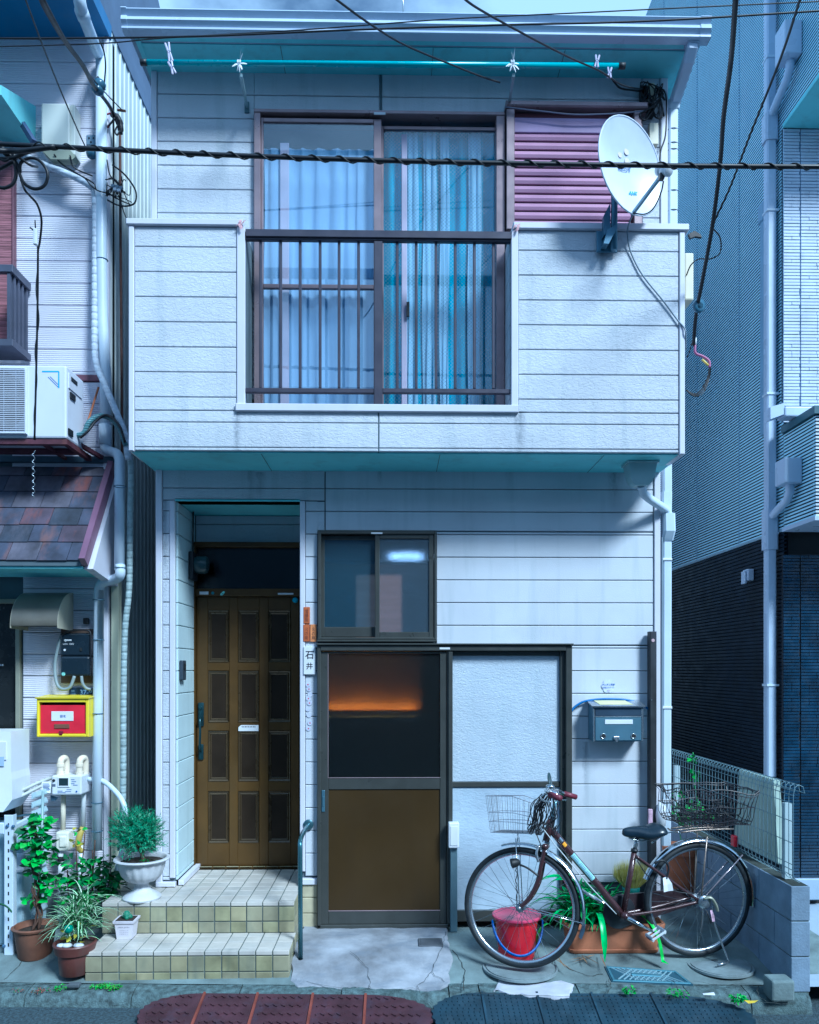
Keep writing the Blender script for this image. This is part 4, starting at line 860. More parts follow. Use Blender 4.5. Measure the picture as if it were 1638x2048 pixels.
rs = random.Random(11); rows_ = 6; ex = Ls/5.6; smesh = {}
for j in range(rows_+1):
    d0 = Ls - j*ex; d1 = d0 - ex - .03; d1 = max(0, d1)
    if d0 < .02: break
    xx = XC - .045 - (.0 if j % 2 else .095)
    if j % 2 == 0:
        pass
    edge = XC - .045; cur = edge; first = True
    while cur > -4.0:
        wd = .188 if not (first and j % 2 == 0) else .094
        first = False; a, b = cur-wd+.003, cur-.001; cur -= wd
        def q(x_, d_, h_): return Vector((x_,YN,zA)) + sd_*d_ + nrmS*h_
        h0, h1 = .012, .004; e_ = rs.uniform(-.002,.004)
        v8 = [q(a,d0+e_,h0), q(b,d0+e_,h0), q(b,d1,h1), q(a,d1,h1), q(a,d0+e_,.002), q(b,d0+e_,.002), q(b,d1,.0), q(a,d1,.0)]
        mt = m_slates[rs.choices([0,1,2,3,4], [5,4,3,1.2,2.5])[0]]
        MB().add(v8, [(0,1,2,3),(4,7,6,5),(0,4,5,1),(1,5,6,2),(2,6,7,3),(3,7,4,0)]).build('slate', mt, cp)
mb = MB(); o_ = nrmS*.03; a = Vector((0,YN,zA+.03)); b = Vector((0,yB-.02,zB2-.005))
mb.add([(XC-.05,)+tuple((a+o_)[1:]), (XC-.012,)+tuple((a+o_)[1:]), (XC-.012,)+tuple((b+o_)[1:]), (XC-.05,)+tuple((b+o_)[1:]), (XC-.05,)+tuple((a-o_*2)[1:]), (XC-.012,)+tuple((a-o_*2)[1:]), (XC-.012,)+tuple((b-o_*1.4)[1:]), (XC-.05,)+tuple((b-o_*1.4)[1:])],
       [(0,1,2,3),(4,7,6,5),(0,4,5,1),(1,5,6,2),(2,6,7,3),(3,7,4,0)])
mb.build('rake_trim', mat('purple_rake_trim', (.19,.10,.17), .4, var=.1), cp)
MB().box(-4.6, XC-.05, yB+.012, YN-.002, zB2-.045, zB2-.031).build('canopy_soffit', m_soffit, cp)
MB().prism([(YN-.003, zA-.06), (YN-.003, zB2-.11), (yB+.03, zB2-.045)], 'x', XC-.045, XC+.012).build('gable_board', m_trim, cp)
MB().fbox(-4.6, XC+.002, YN-.03, YN+.0, zA+.028, zA+.07).build('top_flashing', mat('dark_flashing', (.04,.08,.12), .5), cp)
# upper small canopy at the far edge
t = thing('window_hood', 'small white rimmed hood over the upper corner window of the neighbouring house', 'hood', P(20, 290, YN))
MB().prism([(P(68,288,YN).y, Z_(290,YN,60)), (-.25, Z_(290,YN,60)-.0), (-.25, Z_(290,YN,60)+.06), (YN, Z_(212,YN,20))], 'x', -3.6, X_(26,-.1)).build('hood_panel', m_soffit, t)
MB().tube([P(24,214,YN-.05), P(68,285,YN-.3)], .022, 4).tube([P(-30,213,YN-.05), P(24,214,YN-.05)], .022, 4).build('hood_rim', mat('dark_blue_rim', (.06,.09,.18), .4), t)
# vertical strip blinds and window balcony at the far edge
t = thing('reed_blind', 'reddish reed blind hanging at the far edge over the neighbouring upstairs window', 'blind', P(10, 560, YN-.03))
m_reed = mat('reed', (.30,.13,.16), .75, var=.5, vs=20, stretch=(.2,1,8))
y = 322
while y < 690:
    MB().box(-3.0, X_(25,YN-.03), YN-.034, YN-.028, Z_(y+3.2,YN-.03,10), Z_(y,YN-.03,10)).build('slat', m_reed, t); y += 3.6
MB().fbox(X_(25,YN-.03), X_(29,YN-.03), YN-.045, YN, Z_(560,YN,10), Z_(320,YN,10)).build('side_strip', mat('maroon_trim', WALL), t)
wb = thing('window_railing', 'dark weathered metal window box railing jutting out at the far edge of the neighbouring house', 'railing', P(20, 725, 0))
m_wb = mat('weathered_dark_metal', (.09,.10,.15), .5, metal=.3, var=.15, dirt=.3)
xr = X_(64, -.1); yf, yb_ = -.10, YN-.02; z0, z1 = Z_(722,-.1,40), Z_(572,-.1,40)
xr = PX(64, 600, -2.5).x; xr = X_(21, -.12); 
xr = X_(62, YN-.02); yf = -.06
za, zb_ = Z_(725, YN, 60), Z_(585, YN, 60)
MB().fbox(-4, xr, yf, yf+.04, zb_, zb_+.05).box(xr-.04, xr, yf+.041, yb_, zb_, zb_+.05).build('top_rail', m_wb, wb)
MB().fbox(-4, xr, yf, yf+.04, za, za+.045).box(xr-.04, xr, yf+.041, yb_, za, za+.045).box(-4, xr-.041, yf+.041, yb_, za+.005, za+.02).build('bottom_rail', m_wb, wb)
for y in (yb_-.04, yb_-.10, yb_-.155, yb_-.21): MB().box(xr-.035, xr-.012, y, y+.022, za+.046, zb_-.001).build('baluster', m_wb, wb)
for k in range(5): MB().box(xr-.04-k*.11, xr-.02-k*.11, yf+.01, yf+.03, za+.046, zb_-.001).build('baluster', m_wb, wb)
# cream cable box
t = thing('cable_box', 'cream plastic cable box screwed to the combed siding above the thick cable', 'utility box', P(116, 320, YN-.1))
MB().cbox(X_(82,.1), X_(139,.1), .10, YN-.002, Z_(303,.1,110), Z_(206,.1,110), .01).build('casing', mat('cream_white_box', (.62,.66,.62), .4, var=.03), t)
MB().cbox(X_(141,.12), X_(150,.12), .12, YN-.002, Z_(305,.1,145), Z_(205,.1,145), .004).build('side_flange', mat('cream_white_box', WALL), t)
MB().prism([(X_(86,.08), Z_(304,.08,110)), (X_(143,.08), Z_(304,.08,110)), (X_(154,.08), Z_(316,.08,110)), (X_(148,.08), Z_(322,.08,110)), (X_(104,.08), Z_(322,.08,110))], 'y', .06, .12).build('cable_hood', mat('olive_plastic', (.34,.38,.30), .5), t)
t = thing('cable_anchor', 'small galvanised plate with three screws beside the round drainpipe', 'anchor', P(184, 290, YN))
MB().fbox(X_(173,YN-.004), X_(192,YN-.004), YN-.008, YN-.002, Z_(291,YN,182), Z_(271,YN,182)).build('plate', mat('zinc', (.18,.26,.36), .5, metal=.4), t)
for px, py in ((178,276), (187,276), (182,284)): MB().lathe([(.006,0),(.005,.004)], P(px,py,YN-.009), 8, (0,-1,0)).build('screw', m_black, t)
MB().lathe([(.02,-.03),(.032,-.012),(.032,.012),(.02,.03)], P(183,308,YN-.05), 14, (1,0,.2)).build('insulator', mat('blue_porcelain', (.06,.14,.22), .2), t, smooth=True)
# round drainpipe of the neighbour
np_ = thing('drainpipe', 'round white drainpipe running down the combed siding with an offset at the canopy', 'drainpipe', P(193, 1700, .12))
Yp = .15; rr = .0365
MB().tube(smoothpts([P(158,-30,-.45), P(163,20,-.42), P(197,108,Yp-.02), P(203,116,Yp)],4), rr, 16).build('upper_pipe', m_pipe, np_, smooth=True)
MB().tube([P(162,20,-.42), P(168,36,-.36)], rr+.004, 16).build('coupling', m_pipe, np_, smooth=True)
MB().tube([P(202.5,108,Yp), P(203,500,Yp), P(205,640,Yp), P(211,750,Yp), P(210,860,Yp)], rr, 16).build('middle_pipe', m_pipe, np_, smooth=True)
MB().tube([P(210,850,Yp), P(210,890,Yp)], rr+.004, 16).build('coupling', m_pipe, np_, smooth=True)
MB().tube(smoothpts([P(210,880,Yp), P(211,898,Yp), P(222,903,Yp), P(234,908,Yp-.04), P(239,920,Yp-.06)],5) + [P(239,1140,-.0)], rr-.004, 16).build('offset_pipe', m_pipe, np_, smooth=True)
MB().tube(smoothpts([P(240,1130,0), P(240,1150,.0), P(230,1158,.06), P(205,1166,.1), P(198,1180,.12)],5) + [P(196,1400,.12), P(194,1700,.12)], rr-.004, 16).build('lower_pipe', m_pipe, np_, smooth=True)
for px, py, yy in ((204,300,Yp), (204,520,Yp), (240,973,-.02), (240,1136,0), (197,1200,.12), (197,1280,.12), (195,1427,.12), (194,1605,.12), (194,1662,.12)):
    c = P(px, py, yy); MB().tube([c+Vector((math.cos(q)*(rr+.001), math.sin(q)*(rr+.001), 0)) for q in [i*6.3/14 for i in range(15)]], .003, 5).build('clamp_ring', mat('dark_clamp', (.06,.13,.20), .4), np_, smooth=True)
wire('wrapped_hose', 'white taped air conditioner hose dropping beside the round drainpipe towards the house gap', [(56,315,.12),(90,330,.10),(140,350,.10),(180,372,.12),(190,395,.14),(190,520,.14),(189,680,.12),(193,730,.1),(210,770,.05),(235,830,.0),(250,870,-.02),(257,920,0)], .021, mat('taped_hose', (.55,.62,.72), .6, var=.15, vs=30, bump=('wavy', 6, .6, .006)), cat='hose', seg=12)
wire('wrapped_hose', 'pale taped hose hanging in the gap between the two houses', [(256,900,.05),(262,940,.05),(260,1050,.05),(258,1180,.05),(250,1260,.05),(247,1400,.06),(246,1600,.08),(240,1700,.1)], .020, mat('taped_hose2', (.33,.42,.44), .6, var=.2, vs=30, bump=('wavy', 6, .6, .006)), cat='hose', seg=12)
wire('rusty_conduit', 'thin rust stained conduit on the ribbed wall in the gap between houses', [(240,250,.3),(241,450,.3),(243,700,.3),(244,870,.3),(244,930,.3)], .009, m_rust, cat='conduit')
wire('drain_hose', 'pale bent hose running out behind the rosemary urn from the drainpipe', [(176,1558,.14),(205,1562,.12),(228,1580,.06),(246,1605,.0),(252,1640,.0),(244,1700,.02),(232,1745,0)], .017, m_pipe, cat='hose', seg=10)
# ------------------------------------------------------------------ on the neighbour's wall
ac = thing('air_conditioner', 'white outdoor air conditioner unit on a rusty bracket above the slate canopy', 'air conditioner', P(60, 876, -.1))
ya = -.22; ax1 = X_(133, ya); ax0 = ax1-.72; az0, az1 = Z_(876, ya, 60), Z_(730, ya, 60)
m_ac = mat('ac_white', (.66,.70,.80), .35, var=.03, dirt=.12)
MB().cbox(ax0, ax1, ya, .06, az0, az1, .012).build('casing', m_ac, ac)
gc = Vector((X_(-28, ya), ya, (az0+az1)/2+.0)); gx0, gx1 = ax0+.05, X_(52, ya)
MB().box(gx0, gx1-.003, ya-.004, ya-.0005, az0+.03, az1-.035).build('fan_recess', mat('shaded_grey', (.25,.29,.36), .6), ac)
MB().lathe([(.20,0),(.19,.001),(.16,.003)], (X_(0,ya)-.03, ya-.005, gc.z), 40, (0,-1,0)).build('fan_opening', mat('fan_black', (.01,.015,.03), .4), ac)
for k in range(4): 
    q = k*1.57+.5; MB().ribbon([(X_(0,ya)-.03+math.cos(q)*r_, ya-.010, gc.z+math.sin(q)*r_) for r_ in (.02,.08,.15)], [.04,.08,.09], (-math.sin(q),.3,math.cos(q))).build('fan_blade', mat('fan_grey', (.04,.06,.09), .5), ac, fix=False)
z = az0+.032
while z < az1-.038: MB().box(gx0, gx1, ya-.022, ya-.016, z, z+.0045).build('grille_bar', m_ac, ac); z += .0118
for px in (10, 34): MB().box(X_(px,ya)-.002, X_(px,ya)+.002, ya-.016, ya-.012, az0+.03, az1-.035).build('grille_bar', m_ac, ac)
MB().fbox(gx1, gx1+.012, ya-.024, ya-.001, az0+.02, az1-.025).fbox(gx0, gx1, ya-.024, ya-.001, az1-.035, az1-.024).fbox(gx0, gx1, ya-.024, ya-.001, az0+.02, az0+.031).build('grille_frame', m_ac, ac)
m_tri = mat('light_blue_print', (.08,.40,.75), .5)
def tri(mb, pts, w_):
    for i in range(len(pts)-1):
        a, b = P(*pts[i], ya-.0012), P(*pts[i+1], ya-.0012); d = (b-a).normalized(); n = Vector((d.z,0,-d.x))*w_; mb.quad(a-n, b-n, b+n, a+n)
mb = MB(); tri(mb, [(84,743),(117.5,743),(117.5,776)], .0042); build_ = mb.build('triangle_logo', m_tri, ac, fix=False)
mb = MB(); tri(mb, [(96,754),(116,774)], .0018); tri(mb, [(100,753),(116,769)], .0018); mb.build('triangle_logo', m_blueink, ac, fix=False)
sp = lambda px, py: PX(px, py, ax1+.001)
for a, b, mt, nm in (((136,750),(158,780), m_ac, 'side_cover'), ((139,758),(149,766), m_black, 'grip'), ((138,788),(146,800), m_black, 'grip'), ((135,860),(142,872), m_cable, 'valve_cover')):
    p0, p1 = sp(*a), sp(*b)
    y0 = P(a[0],a[1],-.18).y; y0 = ya+ (a[0]-133)/30*.28; y1 = ya+(b[0]-133)/30*.28
    z0, z1 = CAM.z+(HY-b[1])/F*(y0+5.2), CAM.z+(HY-a[1])/F*(y0+5.2)
    e_ = .006 if nm == 'side_cover' else .009
    MB().box(ax1-.002, ax1+e_, y0, y1, z0, z1).build(nm, mt, ac)
br = thing('wall_bracket', 'rusty iron bracket carrying the white air conditioner unit', 'bracket', P(100, 890, 0))
MB().box(-3.3, ax1+.0, ya+.01, ya+.05, az0-.035, az0-.002).box(ax1-.035, ax1, ya+.05, YN-.0, az0-.035, az0-.002).box(-3.3, ax1-.036, .0, .04, az0-.034, az0-.003).build('angle_frame', mat('dark_red_iron', (.10,.035,.055), .6, metal=.2, var=.3, vs=14, dirt=.4, dcol=(.3,.12,.06)), br)
MB().tube([P(150,884,-.02), P(205,916,YN-.02)], .018, 4).tube([P(84,886,ya+.03), P(132,918,YN-.02)], .014, 4).build('strut', mat('dark_red_iron', WALL), br)
MB().tube([P(197,775,YN-.02), P(168,868,.02)], .007, 6).build('stay_rod', mat('orange_rust', (.45,.16,.07), .7, var=.2), br)
wire('corrugated_hose', 'dark corrugated hose looping from the air conditioner bracket over the drainpipe', [(150,872,-.05),(168,866,-.05),(178,845,-.05),(198,832,.0),(222,838,.0),(240,860,-.02),(252,892,-.03)], .017, mat('ribbed_teal', (.10,.22,.26), .45, bump=('wavy', 20, 1, .006)), cat='hose', seg=10)
wire('corrugated_hose', 'thin second dark hose beside the corrugated one over the drainpipe', [(160,876,-.06),(176,862,-.06),(192,842,-.03),(214,830,-.02),(238,850,-.05),(250,885,-.05)], .008, m_cable, cat='hose', seg=8)
# vent hood
t = thing('vent_hood', 'beige curved metal vent hood beside the dark doorway under the canopy', 'vent', P(95, 1262, .1))
hx0, hx1, hz1, hz0 = X_(44, .0), X_(119, -.02), Z_(1186, YN, 100), Z_(1262, YN, 100)
hx1 = X_(147, YN); hx0 = X_(56, YN)
pr = [(YN-.002, hz1)] + [(YN-.002-.25*math.sin(q), hz1-.235*(1-math.cos(q))) for q in [i*math.pi/2/10 for i in range(1,11)]]
inner = [(y+(.004), z-.006) for y, z in pr[1:]][::-1]
MB().prism(pr + inner + [(YN-.002, hz1-.008)], 'x', hx0+.003, hx1-.003).build('curved_sheet', mat('beige_grey_sheet', (.20,.19,.16), .38, metal=.2, var=.2, dirt=.4), t, smooth=True, angle=50)
side = pr + [(pr[-1][0], pr[-1][1]-.02), (YN-.002, hz0+.0)]
MB().prism(side, 'x', hx1-.003, hx1).build('side_plate', mat('beige_side_sheet', (.48,.46,.36), .45, var=.1, dirt=.3), t)
MB().prism(side, 'x', hx0, hx0+.003).build('side_plate', mat('beige_side_sheet', (.48,.46,.36), .45, var=.1, dirt=.3), t)
MB().box(hx0+.01, hx1-.01, YN-.2, YN-.005, hz0+.03, hz0+.035).build('damper', m_dark, t)
# smart meter
t = thing('electric_meter', 'black rectangular electric meter with grey conduits under the vent hood', 'meter', P(150, 1353, .1))
ym = .13
MB().cbox(X_(120,ym), X_(180,ym), ym, YN-.002, Z_(1312,ym,150), Z_(1266,ym,150), .012).build('upper_casing', mat('meter_black', (.012,.022,.035), .25, spec=.6), t)
MB().cbox(X_(121,ym), X_(180,ym), ym-.01, YN-.002, Z_(1352,ym,150), Z_(1312.5,ym,150), .014).build('terminal_cover', mat('meter_black', WALL), t)
MB().fbox(X_(122,YN-.01), X_(186,YN-.01), YN-.015, YN-.002, Z_(1366,YN,150), Z_(1258,YN,150)).build('wooden_board', mat('aged_board', (.13,.09,.07), .7, var=.3), t)
text('5', P(131,1281,ym-.001), .018, m_paper, t); text('kWh 100V', P(137,1288,ym-.001), .012, m_paper, t); MB().fbox(X_(128,ym), X_(143,ym), ym-.002, ym, Z_(1282,ym,150), Z_(1279,ym,150)).build('display_window', m_paper, t)
MB().lathe([(.008,0),(.008,.002)], P(129.5,1300,ym-.001), 12, (0,-1,0)).build('seal', m_paper, t)
MB().lathe([(.013,0),(.013,.002)], P(127,1348,ym-.012), 14, (0,-1,0)).build('sticker', mat('yellow_blue_sticker', WALL), t)
MB().cbox(X_(160,ym), X_(164,ym), ym-.006, ym, Z_(1302,ym,150), Z_(1296,ym,150), .001).build('button', m_dark, t)
m_cond = mat('grey_conduit', (.25,.31,.33), .45)
MB().tube(smoothpts([P(124,1268,.15), P(117,1290,.14), P(110,1330,.14), P(113,1365,.13), P(124,1378,.12), P(140,1374,.12), P(149,1352,.13)],6), .011, 10).build('conduit', m_cond, t, smooth=True)
MB().tube(smoothpts([P(163,1352,.13), P(165,1366,.13), P(172,1376,.14), P(182,1379,.15)],6), .010, 10).build('conduit', m_cond, t, smooth=True)
wire('thin_cable', 'black cable climbing from the electric meter past a wall clip', [(124,1270,.12),(140,1262,.12),(178,1262,.12),(181,1290,.12),(183,1360,.14)], .005, m_cable)
MB2 = MB().cbox(P(172,1243,.2).x-.018, P(172,1243,.2).x+.018, .19, YN-.002, P(172,1248,.2).z, P(172,1236,.2).z, .005)
tag(MB2.build('wall_clip', m_black, None), 'tiny black clip on the siding above the electric meter', 'clip')
t = thing('number_plate', 'dark blue house number plate reading 37-9 above the yellow letterbox', 'number plate', P(160, 1394, YN))
MB().fbox(X_(138,.2), X_(184,.2), .198, YN-.002, Z_(1393,.2,160), Z_(1376,.2,160), .002).build('plate', mat('navy_enamel', (.015,.04,.10), .35), t)
text('37-9', P(172,1384.5,.1975), .034, mat('plate_print', (.22,.38,.62), .5), t, bold=.01)
text('新町', P(146,1382,.1975), .012, mat('plate_print', WALL), t); text('二丁目', P(146,1388,.1975), .010, mat('plate_print', WALL), t)
# yellow and red letterbox
t = thing('letterbox', 'bright yellow letterbox with a red front door on the combed siding', 'mailbox', P(127, 1474, .1))
yb = .02; x0, x1, z0, z1 = X_(73,yb), X_(177,yb), Z_(1474,yb,125), Z_(1396,yb,125)
m_yel = mat('yellow_paint', (.78,.66,.02), .35, var=.06, dirt=.2, dcol=(.4,.3,.05)); m_red = mat('red_paint', (.62,.02,.05), .35, var=.12, vs=8, dirt=.2, dcol=(.3,.02,.03))
MB().fbox(x0, x0+.016, yb, YN-.002, z0, z1, .004).fbox(x1-.02, x1, yb, YN-.002, z0, z1, .004).fbox(x0+.016, x1-.02, yb, YN-.002, z1-.03, z1, .004).fbox(x0+.016, x1-.02, yb, YN-.002, z0, z0+.02, .004).build('casing', m_yel, t)
MB().prism([(yb-.01, z1-.004), (YN-.002, z1+.012), (YN-.002, z1+.018), (yb-.012, z1+.004)], 'x', x0-.006, x1+.006).build('lid', m_yel, t)
MB().box(x0+.016, x1-.02, yb+.05, yb+.055, z1-.055, z1-.03).build('slot', m_dark, t)
MB().fbox(x0+.017, x1-.021, yb+.016, yb+.03, z0+.021, z1-.048, .003).build('front_door', m_red, t)
MB().fbox(X_(101,yb), X_(145,yb), yb+.012, yb+.016, Z_(1442,yb,125), Z_(1423,yb,125), .001).build('name_card', m_paper, t)
text('柳本', P(126,1432.5,yb+.011), .019, m_blueink, t, bold=.01)
MB().fbox(X_(107,yb), X_(137,yb), yb+.010, yb+.016, Z_(1457,yb,125), Z_(1448.5,yb,125), .001).build('inspection_window', mat('brownish_window', (.18,.09,.06), .2), t)
MB().cbox(X_(117,yb), X_(125,yb), yb+.0, yb+.016, Z_(1472,yb,125), Z_(1462,yb,125), .003).build('latch', mat('dark_red_latch', (.18,.01,.03), .4), t)
# gas meter
gm = thing('gas_meter', 'white gas meter with two cream elbow pipes and a hanging paper tag', 'meter', P(133, 1800, .1))
yg = .03; m_gas = mat('gas_white', (.66,.70,.76), .4, var=.04, dirt=.2); m_cp = mat('cream_pipe', (.66,.62,.50), .4, var=.08, dirt=.25)
MB().cbox(X_(103,yg), X_(163,yg), yg, YN-.02, Z_(1590,yg,133), Z_(1551,yg,133), .01).build('casing', m_gas, gm)
MB().cbox(X_(116,yg), X_(140,yg), yg-.006, yg+.001, Z_(1574,yg,133), Z_(1554,yg,133), .002).build('display_frame', m_white, gm)
MB().fbox(X_(118.5,yg), X_(137,yg), yg-.008, yg-.0055, Z_(1571,yg,133), Z_(1556,yg,133), .001).build('display', mat('lcd', (.02,.04,.05), .15), gm)
MB().lathe([(.010,0),(.009,.004)], P(107.5,1561,yg-.001), 14, (0,-1,0)).build('knob', m_black, gm); MB().lathe([(.006,0),(.005,.003)], P(153,1583,yg-.001), 12, (0,-1,0)).build('screw', m_blueink, gm)
MB().fbox(X_(105,yg), X_(111,yg), yg-.002, yg, Z_(1573,yg,133), Z_(1568,yg,133), .0005).build('label', mat('grey_label', (.1,.13,.2), .5), gm)
mb = MB()
for px, py, w_ in ((142,1560,7),(143,1564,9),(142,1568,7),(146,1571,9),(115,1583,10),(115,1586,16),(133,1580,10),(130,1584,12)): a = P(px,py,yg-.0012); mb.box(a.x, a.x+w_*.0033, a.y, a.y+.001, a.z, a.z+.005)
tag(mb.build('print_marks', mat('slate_print', (.15,.22,.42), .6), gm), kind='stuff')
for px, pz in ((122,1516),(160,1516)):
    p0 = P(px, 1549, yg+.06)
    MB().tube(smoothpts([P(px-1,1549,yg+.05), P(px-1,1530,yg+.05), P(px+1,1519,yg+.06), P(px+8,1516,yg+.1), P(px+11,1524,yg+.12), P(px+11,1550,yg+.12)],5), .021 , 14).tube([P(px-1,1552,yg+.05), P(px-1,1543,yg+.05)], .027, 14).tube([P(px-1,1533,yg+.05),P(px-1,1527,yg+.05)], .026, 14).build('elbow_pipe', mat('ivory_pipe', (.74,.68,.55), .38), gm, smooth=True, angle=50)
MB().tube([P(127,1590,yg+.09), P(126,1662,yg+.09)], .0165, 12).build('lower_pipe', m_cp, gm, smooth=True); MB().tube([P(169,1530,yg+.12), P(166,1660,yg+.12)], .0155, 12).build('lower_pipe', m_gas, gm, smooth=True)
MB().tube([P(167.5,1568,yg+.12), P(167.5,1577,yg+.12)], .0185, 12).build('clamp', m_arm, gm, smooth=True)
MB().add([P(84,1563,yg-.0), P(103,1564,yg-.0), P(101,1586,yg-.01), P(83,1585,yg-.015)], [(0,1,2,3)]).build('paper_tag', m_paper, gm, fix=False)
MB().add([P(101,1590,yg+.03), P(116,1595,yg+.02), P(112,1601,yg+.03), P(102,1602,yg+.03)], [(0,1,2,3)]).build('paper_tag', mat('dark_tag', (.03,.07,.12), .5), gm, fix=False)
mb = MB()
for k in range(7): a = P(86, 1567.5+k*2.3, yg-.006); mb.box(a.x, a.x+.04+(k*7%3)*.004, a.y-.004, a.y-.003, a.z, a.z+.003)
tag(mb.build('print_marks', mat('slate_print', WALL), gm), kind='stuff')
MB().cbox(X_(112,.06), X_(138,.06), .05, .14, Z_(1702,.06,125), Z_(1663,.06,125), .012).cbox(X_(118,.04), X_(132,.04), .04, .055, Z_(1693,.06,125), Z_(1672,.06,125), .005).build('valve_cover', mat('ivory_cover', (.70,.70,.62), .45, dirt=.3), gm)
MB().tube([P(123,1706,.09), P(121,1860,.09)], .020, 12).build('riser_pipe', m_gas, gm, smooth=True); MB().tube([P(163,1685,.12), P(160,1860,.12)], .017, 12).build('riser_pipe', m_gas, gm, smooth=True)
MB().tube([P(122,1712,.09), P(122,1722,.09)], .023, 12).build('dark_band', m_dark, gm, smooth=True)
MB().tube(smoothpts([P(166,1655,.12), P(160,1670,.1), P(156,1692,.1), P(164,1703,.12)],5), .02, 10).build('yellow_valve', mat('mustard', (.45,.36,.08), .5, var=.2), gm, smooth=True)
for k, dy in enumerate((0, 9)):
    wire('wrapped_hose', ['upper pale hose sagging between the side unit and the gas meter', 'lower pale hose sagging between the side unit and the gas meter'][k], [(15,1592+dy*1.3,-.05),(45,1580+dy*1.2,0),(85,1562+dy,.1),(120,1552+dy*.6,YN-.03),(175,1556,YN-.03)], .0125, mat('hose_grey', (.42,.46,.46), .5), cat='hose', seg=8, group=None)
# side unit at the far edge, slotted rack and lower unit
t = thing('side_unit', 'white moulded plastic unit cut off by the picture edge beside the gas meter', 'appliance', P(0, 1625, -.1))
MB().prism([(-3.1, Z_(1463,-.15,0)), (X_(22,-.15), Z_(1463,-.15,0)), (X_(22,-.15), Z_(1545,-.15,0)), (X_(24,-.15), Z_(1560,-.15,0)), (X_(24,-.15), Z_(1600,-.15,0)), (X_(6,-.15), Z_(1624,-.15,0)), (-3.1, Z_(1624,-.15,0))], 'y', -.15, .1).build('casing', m_white, t)
MB().cbox(-3.1, X_(12,-.16), -.158, -.151, Z_(1520,-.15,0), Z_(1483,-.15,0), .003).build('cover', m_ac, t); MB().fbox(-3.1, X_(8,-.16), -.1595, -.1585, Z_(1532,-.15,0), Z_(1513,-.15,0), .0005).build('label', mat('pale_blue_label', (.40,.52,.75), .5), t)
rk = thing('slotted_rack', 'white slotted angle steel rack at the far edge in front of the lower louvred unit', 'rack', P(18, 1920, -.4))
yk = -.42; m_rk = mat('rack_white', (.58,.68,.80), .4, var=.05, dirt=.2)
kx0, kx1 = X_(8,yk), X_(26,yk)
MB().fbox(kx0, kx1, yk, yk+.004, .14, Z_(1630,yk,18)).box(kx1-.003, kx1, yk+.004, yk+.045, .14, Z_(1630,yk,18)).build('upright', m_rk, rk)
z = .2
while z < Z_(1640,yk,18): MB().box((kx0+kx1)/2-.004, (kx0+kx1)/2+.004, yk-.001, yk+.0005, z, z+.022).build('slot', m_dark, rk); z += .052
MB().fbox(-3.2, kx0-.001, yk, yk+.03, Z_(1668,yk,10), Z_(1647,yk,10)).build('crossbar', m_rk, rk)
MB().tube([P(26,1655,yk+.03), P(86,1623,.12)], .018, 4).build('crossbar', m_rk, rk); MB().tube([P(-20,1640,.1), P(84,1625,.12)], .008, 4).build('crossbar', mat('dark_bar', (.05,.1,.15), .5), rk)
MB().fbox(X_(78,.12), X_(87,.12), .11, .14, .2, Z_(1610,.12,82)).build('upright', mat('aged_rack', (.40,.50,.50), .5, dirt=.3), rk)
MB().tube([P(26,1895,yk+.03), P(70,1866,.08)], .016, 4).build('crossbar', m_rk, rk)
for px, py in ((15,1652),(27,1653),(8,1892)): MB().lathe([(.011,0),(.011,.006),(.006,.012)], P(px,py,yk-.001), 6, (0,-1,0)).build('bolt', mat('bolt_grey', (.12,.22,.38), .4, metal=.6), rk)
lu = thing('air_conditioner', 'pale louvred outdoor unit standing low behind the slotted rack and the terracotta pot', 'air conditioner', P(30, 1900, 0))
yl = -.30; lx = X_(45, yl)
MB().cbox(-3.2, lx, yl, .05, .16, Z_(1660,yl,30), .02).build('casing', mat('pale_blue_casing', (.40,.54,.62), .4, var=.05, dirt=.25), lu)
for k in range(14):
    z = .30 + k*.058; MB().prism([(lx, z), (lx+.012, z+.006), (lx+.012, z+.014), (lx, z+.04)], 'y', yl+.12, .03).build('louvre', mat('pale_blue_casing', WALL), lu)
MB().cbox(lx-.10, lx+.022, yl-.02, yl+.06, .62, .74, .02).build('valve_hood', m_ac, lu)

# =================================================================== RIGHT-HAND BUILDING
rb = thing('modern_house', 'blue grey modern house with fine ribbed cladding above and glossy black tile below', 'house', (4.5, 3, .2))
YRb = .60; RX = X_(1567, YRb); zblk = PX(1450, 1100, RX).z
# ribbed side wall built as real grooves
m_rib = mat('ribbed_cladding', (.50,.80,1.0), .38, var=.06, vs=2, spec=.6); m_ribk = mat('black_cladding', (.005,.012,.026), .5, var=.3, spec=.25)
m_gap = mat('dark_gap', (.03,.05,.08), .8)  # groove faces get a dark colour that deepens their shade
def ribwall(x, y0, y1, z0, z1, mt, nm, par, pitch=.0245, face=-1, ax='x'):
    mb = MB(); z = z0; V = []
    poly = [(x - face*.03, z0)]
    poly = []
    while z < z1:
        zz = min(z+pitch, z1)
        poly += [(x, z+.001), (x, max(z+.001, zz-.009)), (x-face*.022, zz-.009), (x-face*.022, zz)]; z += pitch
    poly += [(x-face*.03, z1), (x-face*.03, z0)]
    n = len(poly); V = []; ng = n
    for t_ in (y0, y1): V += [(p[0], t_, p[1]) if ax == 'x' else (t_, p[0], p[1]) for p in poly]
    mb.add(V, [(i, (i+1) % n, n+(i+1) % n, n+i) for i in range(n)])
    o = tag(mb.build(nm, mt, par, fix=False), kind='stuff'); o.data.materials.append(m_gap)
    for i in range(n-2):
        if i % 4 in (1, 2, 3): o.data.polygons[i].material_index = 1
    return o
ribwall(RX, YRb, 9.0, zblk, 9.5, m_rib, 'ribbed_side_cladding', rb)
ribwall(RX+.004, YRb, 9.0, .2, zblk-.001, m_ribk, 'black_side_cladding', rb, pitch=.030)
